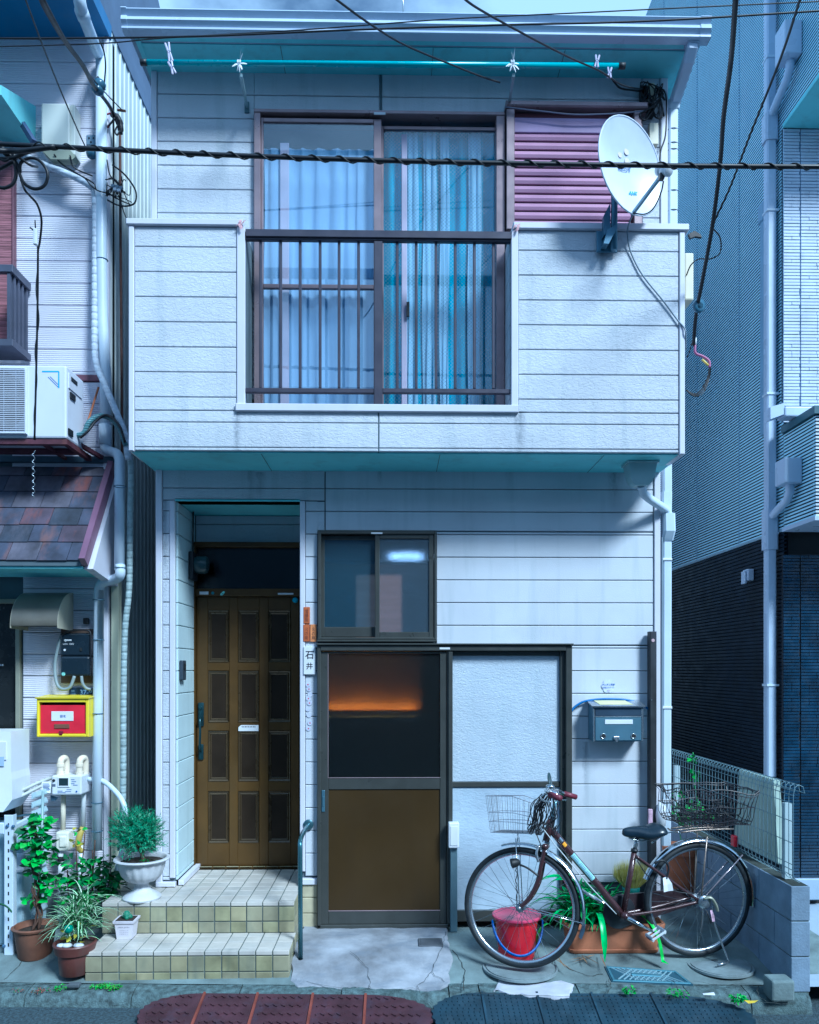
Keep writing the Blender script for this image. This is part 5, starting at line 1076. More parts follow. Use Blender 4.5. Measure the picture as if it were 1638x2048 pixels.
# vertical joints of the side cladding
for yy in (1.35, 2.27, 3.2, 4.1, 5.0): MB().box(RX-.004, RX+.002, yy, yy+.008, zblk, 9.5).build('joint_strip', mat('cladding_joint', (.25,.38,.52), .5), rb)
MB().box(RX-.006, RX+.03, YRb+.0, 9, zblk-.018, zblk+.002).build('belt_trim', mat('steel_belt', (.28,.40,.50), .4), rb)
MB().box(RX+.031, 7.5, YRb+.03, 9, 0, 9.5).build('building_core', m_dark, rb)
# brick slips on the front face
m_slip = mat('pale_brick_slip', (.56,.64,.78), .55, var=.10, vs=5, bump=('grain', 80, .3, .002)); m_slipk = mat('glossy_black_brick_slip', (.010,.035,.075), .2, var=.4, vs=5, spec=.9)
zmid = Z_(1066, YRb, 1600); bx1 = 3.2
def slips(z0, z1, x0, x1, Y, mt, mtj, seed):
    face = MB().box(x0, x1, Y+.008, Y+.03, z0, z1).build('front_wall', mtj, rb)
    r = random.Random(seed); z = z0+.001; mesh = {}; rest = MB()
    while z < z1-.02:
        for a, b in ((x0+.001, x0+.1265), (x0+.1325, x1-.001)):
            x = a
            while x < b-.01:
                e_ = min(b, x + r.choice([.0625,.12,.125,.19,.25])); w_ = round(e_-x-.0025,4); yo = Y+r.uniform(-.0035,.0)
                if w_ > .012:
                    NSLIP[0] += 1
                    if NSLIP[0] > 290: rest.fbox(x, x+w_, yo, yo+.012, z, z+.0192, .0012)
                    else:
                        key = (w_, mt.name)
                        if key in mesh: o = bpy.data.objects.new('brick', mesh[key]); COL.objects.link(o); o.parent = face
                        else: o = MB().fbox(0, w_, 0, .012, 0, .0192, .0012).build('brick', mt, face, loc=Vector()); mesh[key] = o.data
                        o.location = Vector((x, yo, z)) - wl(face)
                x = e_
        z += .0245
    if rest.v: tag(rest.build('brick_courses', mt, rb), kind='stuff')
NSLIP = [0]
# nearest 300 pieces singly, the rest of the courses joined
slips(Z_(845,YRb,1600), Z_(255,YRb,1600), RX, bx1, YRb, m_slip, mat('slip_joint', (.16,.24,.36), .7), 5)
slips(.32, Z_(1108,YRb,1600), RX, bx1, YRb, m_slipk, mat('slip_joint_dark', (.008,.012,.02), .6), 6)
MB().fbox(RX-.012, bx1, YRb-.03, YRb+.02, .16, .318, .006).build('plinth', mat('plinth_grey', (.35,.44,.56), .6, dirt=.2), rb)
# upper balcony box projecting over the top corner
def pbox_(nm, y0, z0, z1, mt): pass
yq = YRb-.45; zl0, zl1 = Z_(1056, YRb, 1575), Z_(868, YRb, 1575)
zt_lo = PX(1632, 1040, RX).z
ribwall(RX, yq, YRb-.001, zl0, zl1, m_rib, 'ribbed_side_cladding', rb)
slb = MB().box(RX+.03, bx1+.6, yq+.03, YRb-.002, zl0, zl1-.01).build('lower_bay', m_dark, rb)
ribwall(yq, RX, bx1+.6, zl0, zl1, m_slip, 'ribbed_front_cladding', rb, ax='y')
MB().box(RX-.012, bx1+.6, yq-.012, YRb-.001, zl0-.03, zl0-.001).build('bay_soffit_trim', m_gutter, rb)
MB().box(RX-.02, bx1+.6, yq-.02, YRb-.001, zl1+.001, zl1+.055).build('bay_capping', mat('teal_capping', (.05,.12,.16), .4), rb)
zr0 = Z_(838, YRb-.1, 1600)
MB().cbox(RX-.10, bx1+.6, YRb-.22, YRb-.10, Z_(838,YRb-.16,1600), Z_(818,YRb-.16,1600), .01).build('gutter', m_gutter, rb)
MB().prism([(RX-.10, Z_(838,YRb-.1,1560)), (RX-.10, Z_(816,YRb-.1,1560)), (RX-.2, Z_(824,YRb-.1,1540)), (RX-.2,Z_(848,YRb-.1,1540))], 'y', YRb-.21, YRb-.11).build('gutter_outlet', m_gutter, rb)
zu0 = Z_(256, YRb, 1570)
ribwall(RX, yq-.05, YRb-.001, zu0+.03, 9.4, m_rib, 'ribbed_side_cladding', rb)
MB().box(RX+.031, bx1+.6, yq-.02, YRb-.002, zu0+.03, 9.4).build('upper_bay', m_dark, rb)
ribwall(yq-.05, RX, bx1+.6, zu0+.03, 9.4, m_rib, 'ribbed_front_cladding', rb, ax='y')
MB().box(RX-.008, bx1+.6, yq-.06, YRb-.001, zu0-.001, zu0+.029).build('bay_soffit', m_soffit, rb)
# drainpipes on the modern house
dp = thing('drainpipe', 'pale blue square drainpipe with two hopper boxes down the side of the modern house', 'drainpipe', PX(1533, 1550, RX-.05))
Xp = RX-.055; ypz = PX(1540, 600, Xp).y
q = lambda px, py: Vector((Xp, ypz, CAM.z + (HY-py)/F*((ypz-CAM.y)*math.cos(YAW)+Xp*math.sin(YAW))))
recttube([q(0,-60), q(0,1085)], .075, .07).build('upper_pipe', m_gutter, dp)
recttube([q(0,1020), q(0,1060), q(0,1095), q(0,1100)], .10, .09).build('junction', m_gutter, dp)
recttube([q(0,1100), q(0,1552)], .075, .07).build('lower_pipe', m_gutter, dp)
recttube([q(0,232), q(0,285)], .10, .09).build('junction', m_gutter, dp)
for ya_, yb_2, yc_, yd_ in ((55,122,150,240), (920,970,985,1040)):
    py_ = ypz - .30; H_ = lambda py: CAM.z + (HY-py)/F*((py_-CAM.y)*math.cos(YAW)+Xp*math.sin(YAW))
    MB().cbox(Xp-.075, Xp+.052, py_-.075, py_+.075, H_(yb_2), H_(ya_), .008).build('hopper_box', m_gutter, dp)
    recttube([(Xp,py_,H_(yb_2)), (Xp,py_,H_(yb_2)-.05), (Xp,py_+.04,H_(yb_2)-.10), (Xp, ypz-.02, q(0,yd_).z+.02), q(0, yd_+8)], .055, .055, cor=.5).build('branch_pipe', m_gutter, dp, smooth=True, angle=50)
for py in (120, 425, 790, 1068, 1370): c = q(0, py); MB().box(c.x-.042, c.x+.05, c.y-.042, c.y+.04, c.z-.008, c.z+.008).build('clamp', m_pipe, dp)
recttube([Vector((Xp+.02, ypz+.13, q(0,395).z)), Vector((Xp+.02, ypz+.13, q(0,860).z))], .045, .075).build('duct_cover', mat('duct_blue', (.22,.36,.52), .4), dp)
MB().cbox(Xp-.01, Xp+.05, ypz+.08, ypz+.19, q(0,425).z, q(0,385).z, .015).build('duct_end', mat('duct_blue', WALL), dp)
t = thing('outdoor_light', 'small pale box lamp on the black side cladding', 'lamp', PX(1495, 1170, RX)); c = PX(1497, 1155, RX)
MB().cbox(RX-.05, RX+.002, c.y-.10, c.y-.0, c.z-.035, c.z+.06, .008).cbox(RX-.07, RX-.051, c.y-.085, c.y-.015, c.z-.06, c.z+.045, .006).build('casing', m_gutter, t)

# =================================================================== GROUND
m_conc = mat('old_concrete', (.165,.22,.23), .85, var=.4, vs=3.2, dirt=.9, dcol=(.10,.13,.14), bump=('grain', 55, .5, .006), dscale=(2.2,2.2,2))
m_concw = mat('pale_cement', (.27,.29,.33), .85, var=.4, vs=4, dirt=.95, dcol=(.16,.19,.24), bump=('grain', 50, .5, .006), dscale=(4,9,4))
m_curb = mat('mossy_curb', (.09,.135,.145), .9, var=.45, vs=26, dirt=.6, dcol=(.04,.07,.07), bump=('pebble', 120, .6, .006), dscale=(4,4,4))
m_asph = mat('asphalt', (.045,.075,.095), .85, var=.5, vs=60, dirt=.5, dcol=(.10,.14,.16), bump=('pebble', 160, .8, .006), dscale=(2,2,2))
tag(MB().box(-40, 40, -16, 40, -.5, -.006).build('ground', mat('ground_earth', (.08,.10,.10), .9), None), kind='structure')
tag(MB().box(-40, 40, -7.6, -.72, -.006, .0).build('road', m_asph, None), kind='structure')
def shf(x): return -.04*(x+1.2)
def gz(x, y):                                     # height of the forecourt: slopes to the kerb
    base = .155 if y > -.45 else .155 - (-.45 - y)*.16
    return base + .006*mnoise.noise(Vector((x*2.1, y*2.1, 3))) + .003*mnoise.noise(Vector((x*7, y*7, 9)))
def patch(nm, x0, x1, y0, y1, mt, dz=0, nx=40, ny=18, zf=gz):
    V = [(x0+(x1-x0)*i/nx, y0+(y1-y0)*j/ny, 0) for j in range(ny+1) for i in range(nx+1)]
    if nm == 'forecourt': V = [(a, b + shf(a)*(y1-b)/(y1-y0), 0) for a, b, _ in V]
    V = [(a, b, zf(a, b)+dz) for a, b, _ in V]
    o = MB().add(V, [(j*(nx+1)+i, j*(nx+1)+i+1, (j+1)*(nx+1)+i+1, (j+1)*(nx+1)+i) for j in range(ny) for i in range(nx)]).build(nm, mt, None, smooth=True)
    return tag(o, kind='structure')
YK = -.70                                         # back edge of the kerb stones
def kz(x): return .080 + .022*max(0, min(1, (x+.2)/1.2))
def gzz(x, y):
    yk = YK+shf(x); y0 = yk+.25
    return gz(x, y) if y > y0 else gz(x,y0) + (kz(x)+.002-gz(x,y0))*min(1, (y0-y)/.25)
patch('forecourt', -3.6, 2.75, YK-.01, 1.3, m_conc, zf=gzz, nx=120, ny=40)
patch('gap_ground', 2.2, 8.0, -.9, 9, mat('pale_paving', (.34,.42,.52), .8, var=.1, dirt=.2), dz=-.003, nx=20, ny=20, zf=lambda x, y: .12)
# kerb stones, one by one
kerb = tag(thing('kerb', None, None, (0, YK, 0)), kind='structure'); rk_ = random.Random(4); x = -3.9
edges = [-3.9, -3.3, -2.7, -2.07, -1.47, -.87, -.3, .30, .47, .85, 1.02, 1.62, 1.95, 2.28]
for a, b in zip(edges, edges[1:]):
    za_ = kz((a+b)/2) + rk_.uniform(-.004,.004); m = MB(); n = 8
    prof = [(YK, -.02), (YK, za_), (YK-.05, za_-.002), (YK-.10, za_-.006), (YK-.125, za_-.018), (YK-.14, za_-.045), (YK-.15, -.02)]
    V = []
    for i in range(n+1):
        xx = a+.003+(b-a-.006)*i/n
        for j, (yy, zz) in enumerate(prof):
            w_ = .007*mnoise.noise(Vector((xx*9, yy*30, zz*30)))
            V.append((xx, yy+shf(xx)+(w_ if j > 1 else 0), zz+(w_ if 0 < j < 6 else 0)))
    k = len(prof)
    m.add(V, [(i*k+j, i*k+j+1, (i+1)*k+j+1, (i+1)*k+j) for i in range(n) for j in range(k-1)] + [tuple(range(k))[::-1], tuple(range(n*k, n*k+k))])
    m.build('kerb_stone', m_curb, kerb, smooth=True, angle=50)
# raised cement ramp in front of the sliding door
def blob(pts, z0, z1, nm, mt, edge=.012, wob=.01, seed=0, zf=None):
    out_ = []
    for i in range(len(pts)):
        a, b = Vector(pts[i]), Vector(pts[(i+1) % len(pts)]); n = max(2, int((b-a).length/.03))
        for k in range(n): 
            p = a.lerp(b, k/n); out_.append(Vector((p.x + wob*mnoise.noise(Vector((p.x*14, p.y*14, seed))), p.y + wob*.5*mnoise.noise(Vector((p.x*45, p.y*45, seed+2))) + wob*mnoise.noise(Vector((p.x*14, p.y*14, seed+5))))))
    c = sum(out_, Vector((0,0)))/len(out_); n = len(out_); V = []
    for sc_, hh in ((1.0, z0), (1.0, None), (.985, 1), (.8, 1), (.5, 1), (.2, 1)):
        for p in out_:
            q_ = c + (p-c)*sc_; zt = zf(q_.x, q_.y) if zf else z1
            z = z0 if hh is z0 and sc_ == 1.0 and hh is not None else (zt-edge if hh is None else zt)
            V.append((q_.x, q_.y, z + (0.004*mnoise.noise(Vector((q_.x*12, q_.y*12, 2))) if hh == 1 else 0)))
    Fs = [(j*n+i, j*n+(i+1) % n, (j+1)*n+(i+1) % n, (j+1)*n+i) for j in range(5) for i in range(n)] + [tuple(range(5*n, 6*n))]
    return MB().add(V, Fs).build(nm, mt, None, smooth=True, angle=50)
zr_ = lambda x, y: max(gzz(x, y)+.004, gzz(x, y) + .022*min(1, (y+.85)/.5)) + .004*mnoise.noise(Vector((x*6, y*6, 1)))
pp = [PZ(603,1852,.16), PZ(890,1850,.16), PZ(896,1880,.16), PZ(903,1930,.13), PZ(900,1958,.12), PZ(880,1975,.10), PZ(790,1974,.10), PZ(700,1968,.11), PZ(600,1962,.11), PZ(577,1952,.12), PZ(590,1905,.14)]
tag(blob([(p.x, p.y) for p in pp], .06, .17, 'cement_ramp', m_concw, .012, .03, 1, zr_), 'rough pale cement ramp before the sliding door with a broken front edge', 'ramp', kind='structure')
c = PZ(861, 1884, .184); t = thing('drain_grate', 'small square dark iron drain cover set in the pale cement ramp', 'drain cover', c)
MB().cbox(c.x-.075, c.x+.075, c.y-.065, c.y+.065, c.z-.01, c.z+.003, .003).build('frame', mat('dark_iron', (.07,.08,.10), .6, var=.3, dirt=.4), t)
for k in range(9): MB().box(c.x-.062, c.x+.062, c.y-.055+k*.0127, c.y-.049+k*.0127, c.z+.0025, c.z+.006).build('bar', mat('dark_iron', WALL), t)
# white cement patch and pavement slabs, covers
pp = [PZ(1000,1948,.14), PZ(1060,1955,.14), PZ(1120,1950,.14), PZ(1150,1960,.13), PZ(1135,1985,.12), PZ(1040,1984,.12), PZ(985,1972,.12), PZ(995,1958,.13)]
tag(blob([(p.x,p.y) for p in pp], .08, .14, 'cement_patch', mat('white_cement', (.50,.52,.60), .85, var=.08, vs=12, dirt=.25, bump=('grain', 60, .3, .003)), .002, .03, 3, lambda x, y: gzz(x, y)+.005), kind='structure')
def cover_round(px, py, r_, lab, mt):
    c = PZ(px, py, .155); c.z = gzz(c.x, c.y)+.003; t = thing('manhole_cover', lab, 'manhole cover', c)
    MB().lathe([(r_+.02,-.01),(r_+.02,.003),(r_+.012,.004),(r_+.008,-.003),(r_,-.003),(r_,.003),(r_-.02,.004),(.01,.0045)], c, 40).build('lid', mt, t, smooth=True, angle=30)
    MB().box(c.x-.03, c.x+.01, c.y+r_*.3, c.y+r_*.3+.02, c.z+.004, c.z+.006).build('lifting_slot', m_dark, t)
m_cov = mat('concrete_cover', (.20,.25,.27), .8, var=.2, vs=10, dirt=.4, bump=('grain', 70, .4, .004))
cover_round(1040, 1925, .20, 'round concrete cover under the front bicycle wheel', m_cov); cover_round(1440, 1922, .17, 'round concrete cover under the bicycle kickstand', m_cov)
mt_ = mat('teal_cast_cover', (.10,.24,.32), .5, metal=.4, var=.15, dirt=.3)
p4 = [PZ(1212,1929,.146), PZ(1350,1936,.146), PZ(1382,1957,.140), PZ(1226,1952,.140)]
c = sum(p4, Vector())/4; t = thing('meter_cover', 'pale blue rectangular water meter cover with diamond lattice in the forecourt', 'meter cover', c)
def onq(u_, v_, h_): 
    p = p4[0].lerp(p4[1], u_).lerp(p4[3].lerp(p4[2], u_), v_); return Vector((p.x, p.y, gzz(p.x, p.y)+.006+h_))
def barq(mb, a, b, w_, h0, h1):
    A_, B_ = onq(*a, 0), onq(*b, 0); d = (B_-A_); d.z = 0; d.normalize(); n = Vector((-d.y, d.x, 0))*w_
    mb.add([A_-n+Vector((0,0,h0)), B_-n+Vector((0,0,h0)), B_+n+Vector((0,0,h0)), A_+n+Vector((0,0,h0)), A_-n*.7+Vector((0,0,h1)), B_-n*.7+Vector((0,0,h1)), B_+n*.7+Vector((0,0,h1)), A_+n*.7+Vector((0,0,h1))], [(0,1,5,4),(1,2,6,5),(2,3,7,6),(3,0,4,7),(4,5,6,7)])
MB().add([onq(-.02,-.03,-.012), onq(1.02,-.03,-.012), onq(1.02,1.03,-.012), onq(-.02,1.03,-.012), onq(-.02,-.03,0), onq(1.02,-.03,0), onq(1.02,1.03,0), onq(-.02,1.03,0)], [(4,5,6,7),(0,1,5,4),(1,2,6,5),(2,3,7,6),(3,0,4,7)]).build('base_plate', mat('cover_dark', (.03,.08,.12), .5), t)
mb = MB()
for a, b in (((0,.04),(1,.04)), ((0,.96),(1,.96)), ((.015,0),(.015,1)), ((.985,0),(.985,1))): barq(mb, a, b, .008, 0, .005)
mb.build('frame', mt_, t)
mb = MB()
for k in range(-4, 18):
    for s_ in (1, -1):
        u0 = k/14 if s_ > 0 else (k+4)/14; u1 = u0 + s_*.28; a, b = (u0,.1), (u1,.9)
        if min(u0,u1) < .03 or max(u0,u1) > .97: continue
        barq(mb, a, b, .0035, 0, .005)
tag(mb.build('diamond_lattice', mat('lattice_pale', (.30,.45,.52), .45, metal=.3), t), kind='stuff')
mb = MB(); barq(mb, (.3,.5),(.7,.5), .018, .003, .008); mb.build('raised_panel', mt_, t)
# big concrete slab joints near the kerb: cracks as shallow dark gaps
mb = MB(); rk2 = random.Random(9)
for path in ([(1218,1951),(1222,1968),(1212,1982)], [(1345,1953),(1360,1975),(1372,1988)], [(1515,1965),(1516,1985),(1535,1998),(1600,2000)], [(930,1975),(1130,1985),(1380,1990),(1500,1996),(1590,2003)], [(905,1960),(960,1972),(1000,1978)], [(0,1952),(90,1948),(165,1955)], [(60,1905),(40,1925),(0,1945)], [(1060,1868),(1120,1905),(1100,1930)], [(905,1905),(930,1935),(925,1975)], [(1130,1930),(1180,1945),(1212,1940)], [(1385,1955),(1440,1965),(1500,1960)]):
    pts = []
    for (a, b), (c_, d) in zip(path, path[1:]):
        for k in range(6): u_ = k/6; pts.append((a+(c_-a)*u_+rk2.uniform(-2,2), b+(d-b)*u_+rk2.uniform(-.8,.8)))
    P3 = [PZ(a, b, .14) for a, b in pts]; P3 = [Vector((p.x, p.y, gzz(p.x, max(p.y,YK+.005))+.0022)) for p in P3]
    for a, b in zip(P3, P3[1:]):
        n = Vector((-(b-a).y, (b-a).x, 0)); n = n.normalized()*rk2.uniform(.0012,.003); mb.quad(a-n, b-n, b+n, a+n)
tag(mb.build('crack', mat('crack_dark', (.03,.04,.04), .9), None, fix=False), kind='structure')

mb = MB()
for path in ([(893,1868),(884,1900),(862,1930),(836,1948),(842,1968)], [(612,1938),(690,1952),(760,1956),(838,1950)], [(862,1930),(895,1944)], [(700,1905),(735,1925),(742,1954)]):
    pts = []
    for (a, b), (c_, d) in zip(path, path[1:]):
        for k in range(7): u_ = k/7; pts.append((a+(c_-a)*u_+rk2.uniform(-2.5,2.5), b+(d-b)*u_+rk2.uniform(-1,1)))
    P3 = [PZ(a, b, .165) for a, b in pts]; P3 = [Vector((p.x, p.y, zr_(p.x, p.y)+.0075)) for p in P3]
    for a, b in zip(P3, P3[1:]):
        n = Vector((-(b-a).y, (b-a).x, 0)).normalized()*rk2.uniform(.0006,.0018); mb.quad(a-n, b-n, b+n, a+n)
tag(mb.build('crack', mat('crack_dark', WALL), None, fix=False), kind='structure')

# =================================================================== TILED STEPS
st = thing('steps', 'two cream tiled porch steps with dark grout leading to the brown front door', 'steps', (-1, -.3, .07))
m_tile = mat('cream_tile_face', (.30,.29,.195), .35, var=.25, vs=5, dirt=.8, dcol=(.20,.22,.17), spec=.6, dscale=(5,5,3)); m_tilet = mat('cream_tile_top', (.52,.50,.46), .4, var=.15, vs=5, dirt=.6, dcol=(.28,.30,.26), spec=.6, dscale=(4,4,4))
m_grout = mat('dark_grout', (.13,.16,.15), .9, var=.3)
y1s, y2s, z1s, z2s = -.35, -.668, GZ, .253
ex0, ex1 = X_(203, y1s), X_(589, y1s); lx0, lx1 = X_(169, y2s), X_(579, y2s)
MB().box(ex0+.006, ex1-.006, y1s+.006, YR+.03, .06, z1s-.006).box(lx0+.006, lx1-.006, y2s+.006, y1s+.006, .04, z2s-.006).box(HXL-.0, rx0-.0, .02, .04, .3, .31).build('mortar_bed', m_grout, st)
TM = {}
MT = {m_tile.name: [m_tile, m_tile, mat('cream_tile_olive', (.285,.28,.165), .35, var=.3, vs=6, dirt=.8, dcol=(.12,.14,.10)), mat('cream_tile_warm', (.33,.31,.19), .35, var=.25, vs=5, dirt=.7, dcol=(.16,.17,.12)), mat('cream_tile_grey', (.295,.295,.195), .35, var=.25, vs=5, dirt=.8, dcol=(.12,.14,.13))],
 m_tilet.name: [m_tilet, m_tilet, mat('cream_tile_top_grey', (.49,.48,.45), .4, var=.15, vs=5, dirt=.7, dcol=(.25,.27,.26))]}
def tile(x0, x1, y0, y1, z0, z1, mt):
    mt = rnd.choice(MT[mt.name])
    key = (round(x1-x0,3), round(y1-y0,3), round(z1-z0,3), mt.name)
    if key not in TM:
        o = MB().cbox(0, x1-x0, 0, y1-y0, 0, z1-z0, .0025).build('tile', mt, st, loc=Vector()); TM[key] = o.data
    else: o = bpy.data.objects.new('tile', TM[key]); COL.objects.link(o); o.parent = st
    o.location = Vector((x0 + rnd.uniform(-.0006,.0006), y0, z0 + rnd.uniform(-.0006,.0006))) - wl(st)
g = .007
def flight(x0, x1, yf, yb, zt, zbot, ncol):
    T = (x1-x0)/ncol
    for i in range(ncol):
        a, b = x0+i*T+g/2, x0+(i+1)*T-g/2
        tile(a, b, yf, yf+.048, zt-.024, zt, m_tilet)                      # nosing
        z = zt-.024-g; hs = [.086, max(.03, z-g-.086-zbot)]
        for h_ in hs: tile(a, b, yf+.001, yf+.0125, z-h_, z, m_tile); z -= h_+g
        y = yf+.048+g
        while y < yb-.02:
            e_ = min(y+.0945, yb); tile(a, b, y, e_, zt-.010, zt-.001, m_tilet); y = e_+g
    return T
flight(ex0, ex1, y1s, YR-.035, z1s, z2s-.0, 12); flight(lx0, lx1, y2s, y1s-.001, z2s, .075, 12)
for i in range(9):
    a = rx0+.05+i*.0955; 
    if a+.09 < rx1: tile(a, a+.09, YR-.03, YR-.018, GZ+.001, GZ+.020, m_tile)
# side tiles of both steps
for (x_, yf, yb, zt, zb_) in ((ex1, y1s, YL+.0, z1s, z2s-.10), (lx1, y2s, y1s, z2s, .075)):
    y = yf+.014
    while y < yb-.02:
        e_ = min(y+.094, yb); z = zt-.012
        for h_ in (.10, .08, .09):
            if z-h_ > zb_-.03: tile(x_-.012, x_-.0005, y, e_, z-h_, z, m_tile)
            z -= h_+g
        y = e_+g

# =================================================================== CONCRETE BLOCK WALL AND MESH FENCE
XB = PX(1595, 1775, 0) and (PZ(1593, 1985, .12).x); 
XB = 2.19; XB1 = 2.295; YBf = -.93; ztop = .69
bwl = thing('block_wall', 'low grey concrete block wall running back between the two houses', 'wall', ((XB+XB1)/2, .5, .1))
m_blk = mat('concrete_block', (.20,.27,.37), .85, var=.15, vs=8, dirt=.45, dcol=(.12,.16,.2), bump=('grain', 90, .6, .004), dscale=(3,3,3))
MB().box(XB+.006, XB1-.006, YBf+.006, 2.4, .06, ztop-.006).build('mortar_core', m_grout, bwl)
h_ = (ztop-.10)/3; bmesh_ = {}
for row in range(3):
    y = YBf; first = True
    while y < 2.4:
        L_ = .39 if not (first and row % 2 == 1) else .20; first = False; key = L_
        if key in bmesh_: o = bpy.data.objects.new('block', bmesh_[key]); COL.objects.link(o); o.parent = bwl
        else: o = MB().cbox(0, XB1-XB, 0, L_-.007, 0, h_-.006, .004).build('block', m_blk, bwl, loc=Vector()); bmesh_[key] = o.data
        o.location = Vector((XB+rnd.uniform(-.0015,.0015), y, .10+row*h_)) - wl(bwl); y += L_
fc = thing('mesh_fence', 'green grey welded wire mesh fence with rolled top edge on the block wall', 'fence', ((XB+XB1)/2, .3, ztop))
m_fw = mat('green_wire', (.19,.29,.34), .4, metal=.3, var=.15); m_fp = mat('fence_post', (.42,.52,.56), .4, var=.05, dirt=.15)
XF = 2.2; yf0, yf1 = -.93, 2.2; zf0, zf1 = ztop+.02, 1.245
MB().box(XF+.02, XF+.06, -.80, -.76, ztop, 1.12).build('post', m_fp, fc); MB().box(XF+.02, XF+.06, .95, .99, ztop, 1.12).build('post', m_fp, fc)
y = yf0; vw = []
while y < yf1:
    pts = [(XF+.035, y, zf0-.005), (XF+.015, y, zf0+.005), (XF, y, zf0+.03), (XF, y, zf1-.06), (XF+.008, y, zf1-.015), (XF+.03, y, zf1), (XF+.055, y, zf1-.012), (XF+.062, y, zf1-.045)]
    MB().tube(pts, .0022, 5).build('upright_wire', m_fw, fc); y += .05
for z, xo in ((zf0+.03,0), (zf0+.06,0), (.80,0), (.92,0), (1.04,0), (1.14,0), (zf1-.06,0), (zf1-.035,.003), (zf1,.03), (zf1-.045,.062)):
    MB().tube([(XF+xo+.003, yf0, z), (XF+xo+.003, yf1, z)], .0024, 5).build('rail_wire', m_fw, fc)
# corner stone by the block wall
c = PZ(1568, 1990, .12); tag(MB().cbox(c.x-.065, c.x+.062, c.y-.0, c.y+.11, .08, .195, .012).build('kerb_block', m_conc, None), 'small loose concrete block at the foot of the block wall near the kerb', 'stone')

# opposite side of the lane, seen in the window reflections
op = thing('opposite_house', 'plain two storey house across the lane, seen only in the window glass', 'house', (0, -9, 0))
MB().box(-9, 9, -14, -8.2, 0, 6.2).build('wall', mat('opposite_wall', (.22,.30,.38), .7, var=.15), op)
MB().prism([(-14.4, 6.2), (-7.9, 6.2), (-11, 7.6)], 'x', -9.3, 9.3).build('roof', mat('opposite_roof', (.06,.08,.10), .7), op)
for xx in (-6, -3, 0, 3, 6):
    for z in (1.0, 3.9): MB().box(xx-.8, xx+.8, -8.22, -8.17, z, z+1.1).build('window', m_dark, op)
# =================================================================== POTS AND PLANTS
def greens(n, c, var=.25, rough=.45): return mat(n, c, rough, var=var, vs=18, spec=.5)
m_g1 = greens('bright_leaf', (.07,.42,.05), .4); m_g2 = greens('mid_leaf', (.035,.22,.05)); m_g3 = greens('dark_leaf', (.014,.10,.035)); m_g4 = greens('strap_leaf', (.04,.42,.09), .3, .35)
m_g5 = greens('rosemary_leaf', (.035,.24,.12), .35); m_g6 = greens('variegated_leaf', (.28,.50,.22), .35); m_gy = greens('yellowing_leaf', (.45,.42,.04)); m_stem = mat('brown_stem', (.09,.05,.035), .8, var=.3)
def pot(nm, lab, c, prof, mt, grp=None, soil=True, seg=32, flute=None, cat='pot', tilt=None):
    t = thing(nm, lab, cat, c, grp)
    MB().lathe(prof, c, seg, flute=flute).build('body', mt, t, smooth=True, angle=40)
    return t
def potprof(r0, r1, h, lip=.012, lh=.03):
    return [(r0*.96,0), (r0,.004), (r1-.004,h-lh), (r1+lip*.6,h-lh+.004), (r1+lip,h-.004), (r1+lip*.6,h), (r1-.006,h), (r1-.010,h-.02), (r1-.016,h-.035), (.001,h-.036)]
def soil(t, c, r_, h): MB().lathe([(.001,.004),(r_*.5,.006),(r_,.0),(r_,-.01)], c+Vector((0,0,h)), 20).build('soil', m_soil, t, smooth=True)
# terracotta pot + climbing plant
c = PZ(70, 1912, .135); c1 = c.copy()
t = pot('terracotta_pot', 'wide weathered terracotta pot holding the tall climbing plant by the slotted rack', c, potprof(.095,.122,.19,.012,.02), m_terrad); soil(t, c, .11, .155)
cpt = thing('climbing_plant', 'tall leafy climber with bunches of bright green leaves on twisted brown stems', 'plant', c+Vector((0,0,.16)))
rp_ = random.Random(21)
for k in range(7):
    pts = [c+Vector((rp_.uniform(-.02,.02), rp_.uniform(-.02,.02), .155))]
    for j in range(1, 9):
        zz = .155 + j*.085; pts.append(Vector((c.x + (P(80-2*j+4*math.sin(j+k), 1700, c.y).x-c.x)*.6 + rp_.uniform(-.018,.018), c.y+rp_.uniform(-.02,.02), c.z+zz)))
    MB().tube(smoothpts(pts, 4), [.006-.004*i/(len(smoothpts(pts,4))) for i in range(len(smoothpts(pts,4)))], 6).build('stem', m_stem, cpt, smooth=True)
MB().tube([c+Vector((.02,.01,.15)), c+Vector((.035,.03,1.0))], .008, 8).build('support_stake', mat('green_stake', (.25,.36,.38), .4), cpt, smooth=True)
def foliage(par, clusters, mats_, seed, L=(.03,.05), ratio=.9, name='foliage', flat=.6):
    r = random.Random(seed); mbs = [MB() for _ in mats_]
    for (cx_, cy_, cz_, rx_, ry_, rz_, n) in clusters:
        for _ in range(n):
            th, ph, rr_ = r.uniform(0,6.28), math.acos(r.uniform(-1,1)), r.uniform(.35,1)**.5
            d = Vector((math.sin(ph)*math.cos(th), math.sin(ph)*math.sin(th), math.cos(ph)))
            p = Vector((cx_+d.x*rx_*rr_, cy_+d.y*ry_*rr_, cz_+d.z*rz_*rr_))
            dd = Vector((d.x+r.uniform(-.6,.6), d.y+r.uniform(-.7,.4), -.15+r.uniform(-.45,.35)))
            sd = Vector((r.uniform(-1,1), r.uniform(-1,1), r.uniform(-.3,.3))); l = r.uniform(*L)
            mbs[r.choices(range(len(mats_)), [4]+[2]*(len(mats_)-1))[0]].leaf(p, dd, sd, l, l*ratio)
    for m_, mt in zip(mbs, mats_):
        if m_.v: tag(m_.build(name, mt, par, fix=False, smooth=True), kind='stuff')
def CL(px, py, Y, rx_, ry_, rz_, n): p = P(px, py, Y); return (p.x, p.y, p.z, rx_, ry_, rz_, n)
yy = c.y
